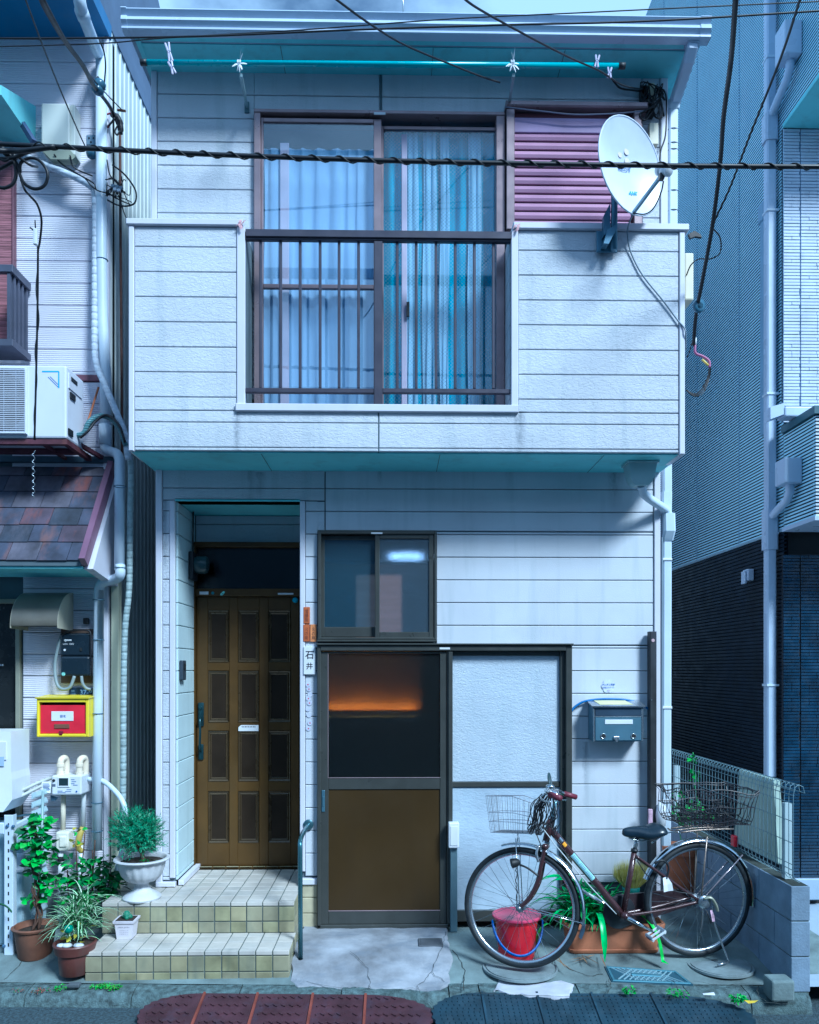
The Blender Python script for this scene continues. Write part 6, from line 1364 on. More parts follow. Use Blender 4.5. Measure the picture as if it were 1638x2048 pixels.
foliage(cpt, [CL(83,1640,yy,.055,.05,.03,26), CL(70,1665,yy,.06,.05,.05,34), CL(85,1690,yy,.07,.05,.05,30), CL(58,1688,yy,.05,.04,.03,18), CL(75,1720,yy,.05,.05,.04,22), CL(95,1722,yy,.07,.05,.025,12), CL(78,1745,yy,.05,.04,.03,16), CL(100,1770,yy,.05,.04,.035,16), CL(65,1798,yy,.05,.04,.02,12), CL(110,1760,yy,.04,.04,.03,8)], [m_g1, m_g2, m_g1, m_g3], 31, (.04,.066), 1.05)
# dark brown pot with spider plant
c = PZ(150, 1945, .118); c2 = c.copy()
t = pot('plant_pot', 'dark red brown plastic pot full of spider plant beside the lower tiled step', c, [(.080,0),(.084,.004),(.094,.12),(.108,.124),(.122,.175),(.118,.182),(.108,.182),(.10,.165),(.001,.160)], mat('maroon_pot', (.10,.035,.03), .45, var=.2, vs=6, dirt=.2)); soil(t, c, .10, .168)
sp_ = thing('spider_plant', 'arching variegated spider plant spilling over a dark pot with white stones', 'plant', c+Vector((0,0,.17)))
rp_ = random.Random(5); mA, mB_, mC = MB(), MB(), MB()
base = c+Vector((0,.01,.17)); base2 = P(165,1810,-.45)
for k in range(170):
    bb = base + Vector((rp_.uniform(-.05,.05), rp_.uniform(-.03,.05), rp_.uniform(0,.16)));
    if k % 3 == 0: bb = bb + Vector((.03, .02, .09))
    a = rp_.uniform(0, 6.283); L_ = rp_.uniform(.13,.30); el = rp_.uniform(.5,1.4); d = Vector((math.cos(a), math.sin(a)*.8, 0)); pts = []; p = bb.copy(); v_ = d*math.cos(el) + Vector((0,0,math.sin(el))); n = 7
    for j in range(n): pts.append(p.copy()); p = p + v_*(L_/n); v_ = (v_ + Vector((0,0,-.30))).normalized()
    w_ = rp_.uniform(.008,.013); wd = [w_*.7, w_, w_, w_*.9, w_*.7, w_*.45, w_*.1]; sd = d.cross(Vector((0,0,1)))
    (mA if k % 5 else mB_).ribbon(pts, [x_*1.0 for x_ in wd], sd, .2)
    mC.ribbon([q_+Vector((0,-.0006,.0009)) for q_ in pts], [x_*.38 for x_ in wd], sd, .2)
tag(mA.build('foliage', mat('spider_leaf', (.08,.34,.09), .4, var=.3, vs=20), sp_, fix=False), kind='stuff'); tag(mB_.build('foliage', m_g3, sp_, fix=False), kind='stuff'); tag(mC.build('leaf_stripes', mat('leaf_stripe', (.60,.74,.58), .4, var=.2, vs=20), sp_, fix=False), kind='stuff')
foliage(sp_, [(c.x+.02, c.y-.03, c.z+.26, .08, .05, .07, 16)], [m_gy, m_g3], 8, (.03,.05), .6)
for px, py, s_ in ((122,1880,.022),(134,1884,.026),(156,1878,.024),(160,1868,.020)):
    q_ = P(px, py, c.y-.07); MB().lathe([(.001,-s_*.5),(s_*.7,-s_*.35),(s_,0),(s_*.7,s_*.4),(.001,s_*.5)], (q_.x, q_.y, c.z+.182), 12, sx=1.2).build('stone', mat('white_stone', (.55,.60,.66), .6, var=.15), t, smooth=True)
tag(MB().lathe([(.001,-.026),(.02,-.018),(.026,0),(.02,.018),(.001,.026)], P(137,1858,c.y-.10), 14).build('green_ball', mat('green_glaze', (.02,.20,.14), .3), None, smooth=True), 'small round green ball among the spider plant leaves', 'ornament')
# leafy shrub behind
c = PZ(185, 1800, .17); c.y = -.02
sh = thing('leafy_shrub', 'dark glossy shrub filling the corner between the drainpipe and the upper step', 'shrub', (P(175,1800,0).x, 0, .15))
for a, b in (((160,1850),(152,1690)), ((175,1850),(190,1680)), ((190,1840),(185,1700)), ((205,1840),(225,1745)), ((150,1850),(135,1740)), ((165,1840),(170,1665))):
    MB().tube(smoothpts([P(*a,-.05), P((a[0]+b[0])/2+rnd.uniform(-6,6), (a[1]+b[1])/2, -.08), P(*b,-.08)],5), .004, 5).build('stem', m_stem, sh, smooth=True)
foliage(sh, [CL(150,1725,-.1,.10,.06,.03,26), CL(190,1728,-.1,.09,.06,.04,34), CL(215,1718,-.12,.05,.05,.03,14), CL(205,1755,-.1,.12,.08,.05,70), CL(170,1755,-.1,.09,.06,.05,50), CL(225,1770,-.12,.07,.06,.06,50), CL(190,1790,-.1,.12,.08,.07,70), CL(130,1760,-.05,.06,.06,.06,26), CL(150,1800,-.05,.10,.06,.08,40)], [m_g3, m_g2, m_g1], 44, (.04,.075), .62)
foliage(sh, [CL(156,1658,-.05,.03,.03,.02,7), CL(152,1685,-.05,.03,.03,.02,6)], [m_gy, m_g1], 45, (.03,.05), .8)
tag(MB().ribbon(smoothpts([P(-10,1806,-.5), P(6,1810,-.5), P(16,1816,-.5), P(24,1826,-.5)],4), [.012]*12+[.002], (0,0,1)).build('blade_leaf', m_g3, None, fix=False), 'single dark leaf blade poking in at the edge past the slotted rack', 'leaf')
# urn with rosemary
c = PZ(284, 1796, GZ); 
m_urn = mat('stone_white_urn', (.56,.58,.62), .55, var=.12, vs=9, dirt=.5, dcol=(.25,.28,.28), bump=('grain', 60, .3, .002))
ur = pot('urn', 'white fluted pedestal urn standing on the upper tiled step', c, [(.115,0),(.118,.010),(.112,.018),(.096,.030),(.075,.040),(.058,.052),(.045,.072),(.040,.090),(.044,.100),(.060,.106),(.095,.118),(.122,.150),(.136,.190),(.142,.225),(.146,.238),(.168,.244),(.172,.250),(.168,.257),(.150,.257),(.140,.247),(.134,.22),(.001,.215)], m_urn, cat='urn', flute=(16,.025,9,13), seg=64)
soil(ur, c, .132, .232)
ro = thing('rosemary_bush', 'rounded blue green rosemary bush with a twisted trunk growing in the white urn', 'shrub', c+Vector((0,0,.23)))
tp = [c+Vector((.01,0,.225)), c+Vector((.004,-.005,.27)), c+Vector((-.015,0,.31)), c+Vector((-.03,.0,.36))]
MB().tube(smoothpts(tp,4), [.014-.0006*i for i in range(13)], 8).tube(smoothpts([tp[1], c+Vector((.02,0,.32)), c+Vector((.05,0,.37))],4), .008, 6).tube(smoothpts([tp[2], c+Vector((-.06,-.02,.37))],4), .007, 6).build('trunk', m_stem, ro, smooth=True)
rr2 = random.Random(77); mA, mB_ = MB(), MB(); cc = P(272, 1662, c.y); SP = []
for k in range(800):
    th, ph = rr2.uniform(0,6.28), math.acos(rr2.uniform(-.75,1)); d = Vector((math.sin(ph)*math.cos(th), math.sin(ph)*math.sin(th), math.cos(ph))); rad = rr2.uniform(.3,.95)
    lump = 1 + .22*mnoise.noise(d*2.6)
    st_ = cc + Vector((d.x*.155*rad*lump, d.y*.13*rad*lump, d.z*.155*rad*lump - .02)); dd = (d + Vector((rr2.uniform(-.4,.4), rr2.uniform(-.4,.4), .55+rr2.uniform(-.3,.3)))).normalized(); L_ = rr2.uniform(.04,.075)
    for j in range(11):
        p = st_ + dd*(L_*j/11); q = rr2.uniform(0,6.28); o1 = dd.orthogonal().normalized(); o2 = dd.cross(o1); out2 = (o1*math.cos(q)+o2*math.sin(q)+dd*.75).normalized(); tip = p + out2*rr2.uniform(.016,.028); w_ = out2.cross(dd)*.0030
        (mA if (k+j//5) % 3 else mB_).add([p-w_, p+w_, tip], [(0,1,2)])
tag(mA.build('foliage', m_g5, ro, fix=False), kind='stuff'); tag(mB_.build('foliage', greens('rosemary_leaf_pale', (.08,.36,.19)), ro, fix=False), kind='stuff')
foliage(ro, [(c.x+.06, c.y-.04, c.z+.245, .06, .04, .012, 26)], [m_g2], 12, (.012,.02), .7)
# cactus in a white pot
c = PZ(250, 1877, z2s); c.y += .03
ct = thing('cactus_pot', 'small white rectangular pot with tiny lettering on the lower tiled step', 'pot', c)
def frust(mb, c, w0, d0, w1, d1, z0, z1): mb.add([(c.x+sx*w/2, c.y+sy*d/2, c.z+z) for w, d, z in ((w0,d0,z0),(w1,d1,z1)) for sx, sy in ((-1,-1),(1,-1),(1,1),(-1,1))], [(0,3,2,1),(4,5,6,7),(0,1,5,4),(1,2,6,5),(2,3,7,6),(3,0,4,7)]); return mb
frust(MB(), c, .090,.085,.112,.105,0,.100).build('body', mat('pink_white_plastic', (.62,.60,.68), .4, var=.05), ct)
mb = frust(MB(), c, .126,.118,.130,.122,.098,.112); mb.build('rim', mat('pink_white_plastic', WALL), ct)
frust(MB(), c, .106,.10,.106,.10,.1122,.1135).build('soil', m_soil, ct)
text('cactus garden', Vector((c.x, c.y-.0525, c.z+.075)), .010, mat('faint_print', (.2,.2,.26), .6), ct, width=.07)
for k in range(3): text('a small plant for you', Vector((c.x, c.y-.0505, c.z+.055-.012*k)), .006, mat('faint_print', WALL), ct, width=.055)
k_ = thing('cactus', 'tiny spiky green cactus in the small white pot', 'cactus', c+Vector((0,0,.112)))
for dx, dy, r_, h_ in ((0,0,.022,.05),(-.018,.006,.014,.03),(.020,.004,.014,.028),(.006,-.018,.012,.024)):
    MB().lathe([(r_*.7,0),(r_,h_*.3),(r_*.95,h_*.65),(r_*.5,h_*.95),(.001,h_)], c+Vector((dx,dy,.110)), 24, flute=(8,.12,0,3)).build('stem', mat('cactus_green', (.03,.15,.09), .6, var=.3), k_, smooth=True)
mb = MB(); r = random.Random(2)
for _ in range(160):
    d = Vector((r.gauss(0,1), r.gauss(0,1), abs(r.gauss(0,.8)))).normalized(); p = c+Vector((d.x*.022, d.y*.02, .125+d.z*.03)); w_ = d.orthogonal().normalized()*.0006; mb.add([p-w_, p+w_, p+d*.009], [(0,1,2)])
tag(mb.build('spines', mat('pale_spine', (.4,.5,.42), .6), k_, fix=False), kind='stuff')

# red bucket
c = P(1033, 1900, -.50); c.z = .155
bu = thing('red_bucket', 'red plastic bucket with a pinkish lid and a blue handle seen through the front wheel', 'bucket', c)
Db = c.y+5.2; k = Db/F
h_ = (1922-1838)*k
MB().lathe([(.105,0),(.108,.006),(.118,h_*.5),(.128,h_*.86),(.134,h_*.88),(.138,h_*.93),(.132,h_*.95)], c, 40).build('body', mat('red_plastic', (.62,.012,.03), .3, var=.08, spec=.6), bu, smooth=True, angle=40)
MB().lathe([(.140,h_*.945),(.147,h_*.95),(.147,h_*.985),(.138,h_),(.128,h_*.97),(.001,h_*.985)], c, 40).build('lid', mat('pink_lid', (.60,.06,.16), .3, var=.06, spec=.6), bu, smooth=True, angle=40)
hp = [c+Vector((-.150*math.cos(q)*1.0, -.03-.125*math.sin(q), h_*.88-.17*math.sin(q))) for q in [math.pi*i/20 for i in range(21)]]
MB().tube(hp, .007, 6, flat=2.0).build('handle', mat('blue_plastic', (.02,.12,.50), .35), bu, smooth=True)
# long planter with strap leaves
c0_, c1_ = PZ(1142, 1908, .155), PZ(1317, 1906, .155)
pl = thing('long_planter', 'long terracotta coloured trough planter behind the bicycle', 'planter', (c0_+c1_)/2)
cx_ = (c0_.x+c1_.x)/2; cy_ = c0_.y+.10; wd = c1_.x-c0_.x
cc = Vector((cx_, cy_, .155))
def rrect(w, d, r_, n=5): return [(sx*(w/2-r_)+r_*math.cos(a), sy*(d/2-r_)+r_*math.sin(a)) for sx, sy, a0 in ((1,1,0),(-1,1,90),(-1,-1,180),(1,-1,270)) for a in [R(a0+90*i/n) for i in range(n+1)]]
def rloft(mb, c, secs):
    n = None; base_ = len(mb.v)
    for w, d, r_, z in secs:
        q_ = rrect(w, d, r_); n = len(q_); mb.v += [Vector((c.x+a, c.y+b, c.z+z)) for a, b in q_]
    m_ = len(secs)
    mb.f += [(base_+j*n+i, base_+j*n+(i+1)%n, base_+(j+1)*n+(i+1)%n, base_+(j+1)*n+i) for j in range(m_-1) for i in range(n)] + [tuple(base_+i for i in range(n))[::-1], tuple(base_+(m_-1)*n+i for i in range(n))]; return mb
hh_ = .185
rloft(MB(), cc, [(wd,.19,.03,0),(wd+.008,.20,.03,.006),(wd+.01,.205,.03,.022),(wd-.004,.195,.03,.026),(wd+.035,.225,.035,hh_-.035),(wd+.075,.25,.04,hh_-.030),(wd+.085,.255,.04,hh_-.008),(wd+.075,.25,.04,hh_),(wd+.045,.225,.035,hh_),(wd+.03,.21,.03,hh_-.03),(wd+.02,.20,.03,hh_-.035)]).build('trough', m_terra, pl, smooth=True, angle=40)
rloft(MB(), cc, [(wd+.02,.20,.03,hh_-.034),(wd+.01,.19,.03,hh_-.026)]).build('soil', m_soil, pl)
sl_p = thing('strap_leaf_plant', 'bushy plant with long green strap leaves flopping over the trough planter', 'plant', cc+Vector((0,0,.15)))
rp_ = random.Random(15); mA, mB_, mC = MB(), MB(), MB()
def strap(mb, b, a, L_, el, w_, g_=.22, ny=1.0, n=10):
    d = Vector((math.cos(a), math.sin(a)*ny, 0)); v_ = (d*math.cos(el) + Vector((0,0,math.sin(el)))).normalized(); p = b.copy(); pts = []
    for j in range(n):
        pts.append(p.copy()); p = p + v_*(L_/n); v_ = (v_ + Vector((0,0,-g_))).normalized()
        if p.z < .165: p.z = .165; v_.z = 0
    mb.ribbon(pts, [w_*(.6+.4*min(1,j/3)) * (1 if j < n-4 else (n-1-j)/3*.9+.08) for j in range(n)], d.cross(Vector((0,0,1))), .18)
cl_ = [(-.25,.0),(-.17,.02),(-.08,.0),(.02,.02)]
for k in range(125):
    bx, by = rp_.choice(cl_); b = cc+Vector((bx+rp_.uniform(-.03,.03), by+rp_.uniform(-.04,.04), hh_-.03)); a = rp_.uniform(0,6.283)
    strap((mA, mA, mB_)[k % 3], b, a, rp_.uniform(.26,.42), rp_.uniform(.75,1.45), rp_.uniform(.018,.028), rp_.uniform(.2,.3), .75)
for px, py, L_, a in ((1085,1760,.34,3.3),(1090,1790,.36,3.5),(1115,1800,.30,3.8),(1105,1740,.30,3.0),(1150,1710,.2,2.6)): strap(mA, P(1170,1800,cc.y), a, L_+.1, 1.1, .026, .24, .6)
strap(mA, cc+Vector((-.12,-.08,hh_)), -1.55, .46, 1.2, .034, .42, 1, 14); strap(mC, cc+Vector((.10,-.10,hh_+.04)), -.9, .60, .5, .030, .40, 1, 16); strap(mC, cc+Vector((-.38,-.05,hh_-.02)), 3.6, .28, .2, .024, .5)
tag(mA.build('foliage', m_g4, sl_p, fix=False, smooth=True), kind='stuff'); tag(mB_.build('foliage', m_g2, sl_p, fix=False, smooth=True), kind='stuff'); tag(mC.build('bright_blades', m_g1, sl_p, fix=False, smooth=True), kind='stuff')
mb = MB()
for k in range(7):
    b = cc+Vector((rp_.uniform(-.45,.0), -.15, .012)); strap(mb, b, rp_.uniform(2.9,6.2), rp_.uniform(.12,.30), .05, .007, .1)
tag(mb.build('dead_leaves', mat('dry_leaf', (.22,.14,.07), .8, var=.3, vs=20), None, fix=False), 'brown dried leaf strips lying before the trough planter', 'dead leaves', kind='stuff')
# straw tuft in a green rimmed pot
c = P(1262, 1775, -.12); tf = thing('straw_tuft', 'upright tuft of yellow green straw bristles beside the seat tube of the bicycle', 'broom', c)
mA, mB_ = MB(), MB(); r = random.Random(8)
for _ in range(700):
    a = r.uniform(0,6.28); q = r.uniform(0,1)**.5; b = c+Vector((math.cos(a)*.05*q, math.sin(a)*.04*q, 0)); top = c+Vector((math.cos(a)*.115*q+r.uniform(-.012,.012), math.sin(a)*.08*q, .17+r.uniform(-.03,.03)-.03*q*q)); mid = (b+top)/2+Vector((math.cos(a)*.03*q,0,.0)); w_ = Vector((.0013,0,0))
    (mA if r.random() < .7 else mB_).add([b-w_, b+w_, mid+w_, mid-w_, top], [(0,1,2,3),(3,2,4)])
tag(mA.build('bristles', mat('straw', (.46,.44,.08), .7, var=.3, vs=30), tf, fix=False), kind='stuff'); tag(mB_.build('bristles', mat('straw_pale', (.62,.60,.25), .7, var=.3, vs=30), tf, fix=False), kind='stuff')
MB().lathe([(.05,-.16),(.055,-.02),(.058,0),(.05,.005)], c, 20).build('binding', mat('teal_binding', (.05,.26,.22), .5), tf, smooth=True)
# terracotta pot in the gap with a vine
c = P(1364, 1830, .55); c.z = .13
t = pot('terracotta_pot', 'tall terracotta pot in the gap, seen through the rear wheel', c, potprof(.085,.125,.45,.02,.06), m_terra); soil(t, c, .10, .43)
vn = thing('vine', 'green vine climbing the mesh fence above the rear bicycle basket', 'plant', c+Vector((0,0,.42)))
MB().tube(smoothpts([c+Vector((0,0,.42)), P(1385,1690,.6), P(1395,1620,.6), P(1388,1560,.6), P(1386,1505,.55)],6), .004, 5).tube(smoothpts([c+Vector((.02,0,.42)), P(1360,1670,.6), P(1352,1600,.6)],6), .003, 5).build('stem', m_g2, vn, smooth=True)
foliage(vn, [CL(1390,1615,.58,.06,.05,.05,34), CL(1412,1630,.58,.05,.05,.03,16), CL(1372,1640,.58,.04,.05,.05,20), CL(1388,1550,.55,.035,.03,.05,16), CL(1386,1515,.5,.02,.02,.03,10), CL(1355,1590,.6,.03,.04,.05,14), CL(1370,1690,.6,.05,.04,.03,12), CL(1395,1720,.6,.04,.04,.03,10), CL(1350,1620,.6,.04,.04,.05,14)], [m_g1, m_g2, m_g2], 66, (.025,.045), .9)
# things stored in the gap behind the fence
t = thing('wrapped_board', 'pale green covered board leaning behind the mesh fence', 'board', (2.5, .35, .12))
MB().add([(XF+.13,-.50,.70),(XF+.13,.12,.70),(XF+.16,.10,1.20),(XF+.14,-.42,1.20),(XF+.17,-.50,.70),(XF+.17,.12,.70),(XF+.20,.10,1.20),(XF+.18,-.42,1.20)], [(0,1,2,3),(4,7,6,5),(0,4,5,1),(1,5,6,2),(2,6,7,3),(3,7,4,0)]).build('panel', mat('pale_green_cover', (.38,.48,.42), .5, var=.15, vs=5, dirt=.2), t)
r = random.Random(12)
for k in range(6):
    c = Vector((1.95+.10*k*.6, 1.55+.12*(k % 3), .12)); t = thing('stored_plank', ['white flaking plank', 'rust stained plank', 'narrow orange brown plank', 'cream plank', 'grey plank', 'short pale plank'][k] + ' leaning in the gap behind the mesh fence', 'plank', c, 'planks stored in the gap')
    MB().add([c+Vector(q) for q in ((0,0,0),(.09,0,0),(.09,.02,0),(0,.02,0),(.01,.25,1.1-.05*k),(.10,.25,1.1-.05*k),(.10,.27,1.1-.05*k),(.01,.27,1.1-.05*k))], [(0,3,2,1),(4,5,6,7),(0,1,5,4),(1,2,6,5),(2,3,7,6),(3,0,4,7)]).build('board', [mat('flaky_white', (.55,.55,.50), .7, var=.2, dirt=.5, dcol=(.3,.12,.05)), m_rust, mat('orange_board', (.42,.16,.06), .7, var=.3)][k % 3], t)
for (px, py, w_, h_, mt, nm, lab) in ((1378,1745,.05,.03,m_red,'red_clip','small red plastic clip on the fence foot behind the rear mudguard'),):
    c = P(1466,1690,.1); tag(MB().cbox(XF-.02, XF+.01, -.22, -.17, .74, .81, .004).build(nm, mt, None), lab, 'clip')
t = tag(MB().cbox(X_(1296,-.10), X_(1304,-.10), -.115, -.095, Z_(1650,-.1,1300), Z_(1618,-.1,1300), .003).build('hanging_tag', mat('pink_white_tag', (.62,.42,.55), .5, var=.4, vs=25), None), 'pink and white tag hanging on the dark timber post', 'tag')
tag(MB().lathe([(.001,-.09),(.03,-.07),(.036,0),(.03,.06),(.001,.09)], P(1322,1630,-.08), 14).build('white_bottle', m_white, None, smooth=True), 'white plastic bottle tucked between the post and the drainpipe', 'bottle')

# weeds along the kerb
def weed(px0, px1, py, n, seed, lab, mats_=(m_g1, m_g2), L=(.012,.028), h=.02):
    r = random.Random(seed); a, b = PZ(px0, py, .12), PZ(px1, py, .12); cs = []
    for k in range(max(1, int((b.x-a.x)/.05))): 
        x_ = r.uniform(a.x, b.x); y_ = a.y+r.uniform(-.02,.02); cs.append((x_, y_, gzz(x_, max(y_, YK+.01))+h*.5, .035, .02, h, n))
    t = thing('weed_clump', lab, 'weeds', (a+b)/2, 'weeds in the kerb joint'); foliage(t, cs, list(mats_), seed, L, .55)
weed(1255,1290,1985,60,1,'bright green weed tuft on the kerb, nearest the pale lattice cover'); weed(1322,1352,1990,45,2,'low green weeds on the kerb just right of the lattice cover'); weed(1362,1372,1993,16,3,'tiny weed sprig on the kerb, smallest of the row'); weed(1462,1500,1998,60,4,'weed tuft with a yellow leaf on the kerb near the loose block')
weed(120,235,1963,60,5,'mossy green weeds spreading at the foot of the tiled steps', (m_g1, mat('moss', (.10,.30,.03), .8, var=.4, vs=40)), (.008,.018), .014); weed(35,120,1969,40,6,'reddish brown ground weeds beside the mossy patch', (mat('red_moss', (.22,.08,.06), .8, var=.4, vs=40), m_g2), (.006,.014), .01)
c = PZ(1488,2004,.125); tag(MB().leaf(c+Vector((0,0,.01)), (1,-.4,0), (0,1,0), .07, .045).build('fallen_leaf', mat('yellow_leaf', (.72,.55,.04), .5), None, fix=False), 'yellow fallen leaf on the kerb below the weed tuft', 'leaf')
c = PZ(1418,1992,.13); tag(MB().add([c+Vector((-.03,0,.006)), c+Vector((.03,-.01,.008)), c+Vector((.035,.02,.012)), c+Vector((-.025,.025,.004))], [(0,1,2,3)]).build('litter_scrap', m_paper, None, fix=False), 'white paper scrap on the kerb between two weed tufts', 'litter')
c = PZ(150,1970,.10); tag(MB().cbox(c.x-.035, c.x+.03, c.y-.02, c.y+.02, c.z-.01, c.z+.012, .006).build('stone_chip', mat('dark_chip', (.08,.10,.12), .8), None), 'dark stone chip lying in the mossy weeds', 'stone')

# =================================================================== KERB RAMP MATS
def rampmat(nm, lab, px, zt, mt, mtk, kind, x_end):
    # px: joint positions at the top edge; ramp slopes from the kerb top down to the road
    yt, yb_3 = YK-.135, YK-.135-.40
    t = thing('kerb_ramp', lab, 'ramp mat', (X_((px[0]+px[-1])/2, yt), (yt+yb_3)/2, 0), 'ramp mats along the kerb')
    h_ = lambda y: .006 + (zt-.004)*max(0,(y-yb_3))/(yt-yb_3) - .0
    def top(x, y, e_=0): return Vector((x, y, h_(y)+e_))
    xs = [PZ(p, 1985, zt).x for p in px]; sk = .0
    for i, (a, b) in enumerate(zip(xs, xs[1:])):
        first, last = i == 0, i == len(xs)-2; mb = MB(); n = 14
        if first or last:      # quarter round end with a toothed rim
            r_ = b-a; ax_ = b if first else a; pts = [top(ax_, yt), ]
            q0 = [(ax_ + (-1 if first else 1)*r_*math.sin(math.pi/2*j/n)**1.0, yb_3 + 0 + (yt-yb_3)*(1-math.cos(math.pi/2*(1-j/n))**1) ) for j in range(n+1)]
            q0 = [(ax_ + (-1 if first else 1)*r_*math.cos(math.pi/2*j/n), yt - (yt-yb_3)*math.sin(math.pi/2*j/n)) for j in range(n+1)]
            # wide low ellipse
            out_ = []
            m2 = 56
            for j in range(m2+1):
                u_ = math.pi/2*j/m2; s_ = 1 + (.018 if (j//2) % 2 else -.012)
                a_ = math.pi/2 - u_*2; out_.append((ax_ + (-1 if first else 1)*r_*math.cos(a_)*s_, yt-.17 + (.17 if a_ > 0 else .23)*math.sin(a_)*(s_ if a_ < 1 else 1)))
            ring = out_; V = [top(x_, y_) for x_, y_ in ring]; n1 = len(V); V += [Vector((v_.x, v_.y, max(.001, v_.z-.016))) for v_ in V]
            mb.add(V, [tuple(range(n1))] + [(k, (k+1) % n1, n1+(k+1) % n1, n1+k) for k in range(n1)])
        else:
            mb.add([top(a+.002,yt), top(b-.002,yt), top(b-.002,yb_3), top(a+.002,yb_3), top(a+.002,yt,-.02), top(b-.002,yt,-.02), (b-.002,yb_3,.001), (a+.002,yb_3,.001)], [(0,1,2,3),(0,4,5,1),(1,5,6,2),(2,6,7,3),(3,7,4,0)])
        mb.build('mat_section', mt, t)
        rl = MB()
        if kind == 'zig':
            r = random.Random(i*3+1)
            for row in range(5):
                y_ = yt-.035-row*.072; x_ = a+.03
                xe = b-.03
                if first: x_ = b - (b-a)*math.sqrt(max(0,1-((y_-(yt-.17))/(.17 if y_ > yt-.17 else .23))**2))*.92 + .02
                if last: xe = a + (b-a)*math.sqrt(max(0,1-((y_-(yt-.17))/(.17 if y_ > yt-.17 else .23))**2))*.92 - .02
                k = 0; pz = [] 
                while x_ < xe: pz.append(top(x_, y_ + (.009 if k % 2 else -.009), .003)); x_ += .022; k += 1
                for p_, q_ in zip(pz, pz[1:]):
                    if r.random() > .08: rl.tube([p_, q_], .0055, 4, cap=False)
        else:
            ny_ = 12; y_ = yt-.025
            while y_ > yb_3+.02:
                x_ = a+.03; xe = b-.025
                if first: x_ = b - (b-a)*math.sqrt(max(0,1-((y_-(yt-.17))/(.17 if y_ > yt-.17 else .23))**2))*.92 + .02
                if last: xe = a + (b-a)*math.sqrt(max(0,1-((y_-(yt-.17))/(.17 if y_ > yt-.17 else .23))**2))*.92 - .02
                while x_ < xe:
                    p = top(x_, y_); s_ = .0075; rl.add([p+Vector((-s_,s_*.8,0)), p+Vector((s_,s_*.8,0)), p+Vector((0,-s_,0)), p+Vector((0,0,.008))], [(0,1,3),(1,2,3),(2,0,3)]); x_ += .030
                y_ -= .028
        if rl.v: tag(rl.build('tread_pattern', mt, t, fix=False), kind='stuff')
        if i: MB().box(a-.008, a+.008, yb_3+.01, yt, .0, .001).build('joint_strip', mtk, t)
    for x_ in xs[1:-1]:
        MB().add([top(x_-.012,yt,.001), top(x_+.004,yt,.001), top(x_+.004,yb_3+.01,.001), top(x_-.012,yb_3+.01,.001), top(x_-.010,yt,.009), top(x_+.002,yt,.009), top(x_+.002,yb_3+.01,.009), top(x_-.010,yb_3+.01,.009)], [(4,5,6,7),(0,4,5,1),(1,5,6,2),(2,6,7,3),(3,7,4,0)]).build('joint_rib', mtk, t)
    for o in t.children:
        for v in o.data.vertices: v.co.y += shf(v.co.x + o.location.x + t.location.x)
    return t
rampmat('kerb_ramp', 'reddish brown rubber kerb ramp with zigzag treads in front of the tiled steps', [300,412,518,628,733,862], .080, mat('red_brown_rubber', (.060,.026,.037), .55, var=.25, vs=8, dirt=.4, dcol=(.06,.07,.12), bump=('grain', 90, .4, .003), spec=.4), mat('orange_red_rubber', (.20,.055,.04), .5, var=.3, vs=6), 'zig', None)  # joint ribs coloured a brighter orange red than the mat
rampmat('kerb_ramp', 'dark blue rubber kerb ramp with triangular studs in front of the bicycle', [862,965,1074,1182,1300,1470], .098, mat('blue_black_rubber', (.015,.040,.065), .5, var=.25, vs=8, dirt=.3, dcol=(.08,.12,.16), spec=.5), mat('blue_rubber_rib', (.02,.05,.08), .45, var=.3, vs=6), 'stud', None)
# =================================================================== BICYCLE
bo = P(1395, 1915, -.53); bo.z = .153
bd_ = Vector((-1.09, -.15, 0)).normalized(); bl = Vector((-bd_.y, bd_.x, 0))      # forward, rider's left is -bl side below
LEFT = Vector((0,0,1)).cross(bd_)                    # rider's left: towards the camera
bk = thing('bicycle', 'dark brown city bicycle with front and rear wire baskets parked against the pale wall', 'bicycle', bo)
def B(x, y, z): return bo + bd_*x + LEFT*y + Vector((0,0,z))
sa = Vector((0,0,0)); SH = Vector((.945, 0, .72)); SAX = Vector((-.28, 0, .96)).normalized(); ST = R(-30)
def Fr(x, y, z):                                     # front assembly: turned about the steering axis
    p = Vector((x, y, z)) - SH; q = Matrix.Rotation(ST, 3, SAX) @ p + SH; return B(q.x, q.y, q.z)
m_frame = mat('brown_frame', (.055,.025,.030), .28, metal=.2, var=.15, vs=6, dirt=.2, dcol=(.10,.08,.09), coat=.3); m_tyre = mat('tyre', (.012,.018,.024), .6, var=.3, vs=20); m_rustc = mat('rusty_chrome', (.36,.30,.26), .4, metal=.7, var=.3, vs=30, dirt=.3, dcol=(.25,.10,.05))
RW = .343
def arc(T, cx_, cz_, r_, a0, a1, n, y=0): return [T(cx_+r_*math.cos(a0+(a1-a0)*i/n), y, cz_+r_*math.sin(a0+(a1-a0)*i/n)) for i in range(n+1)]
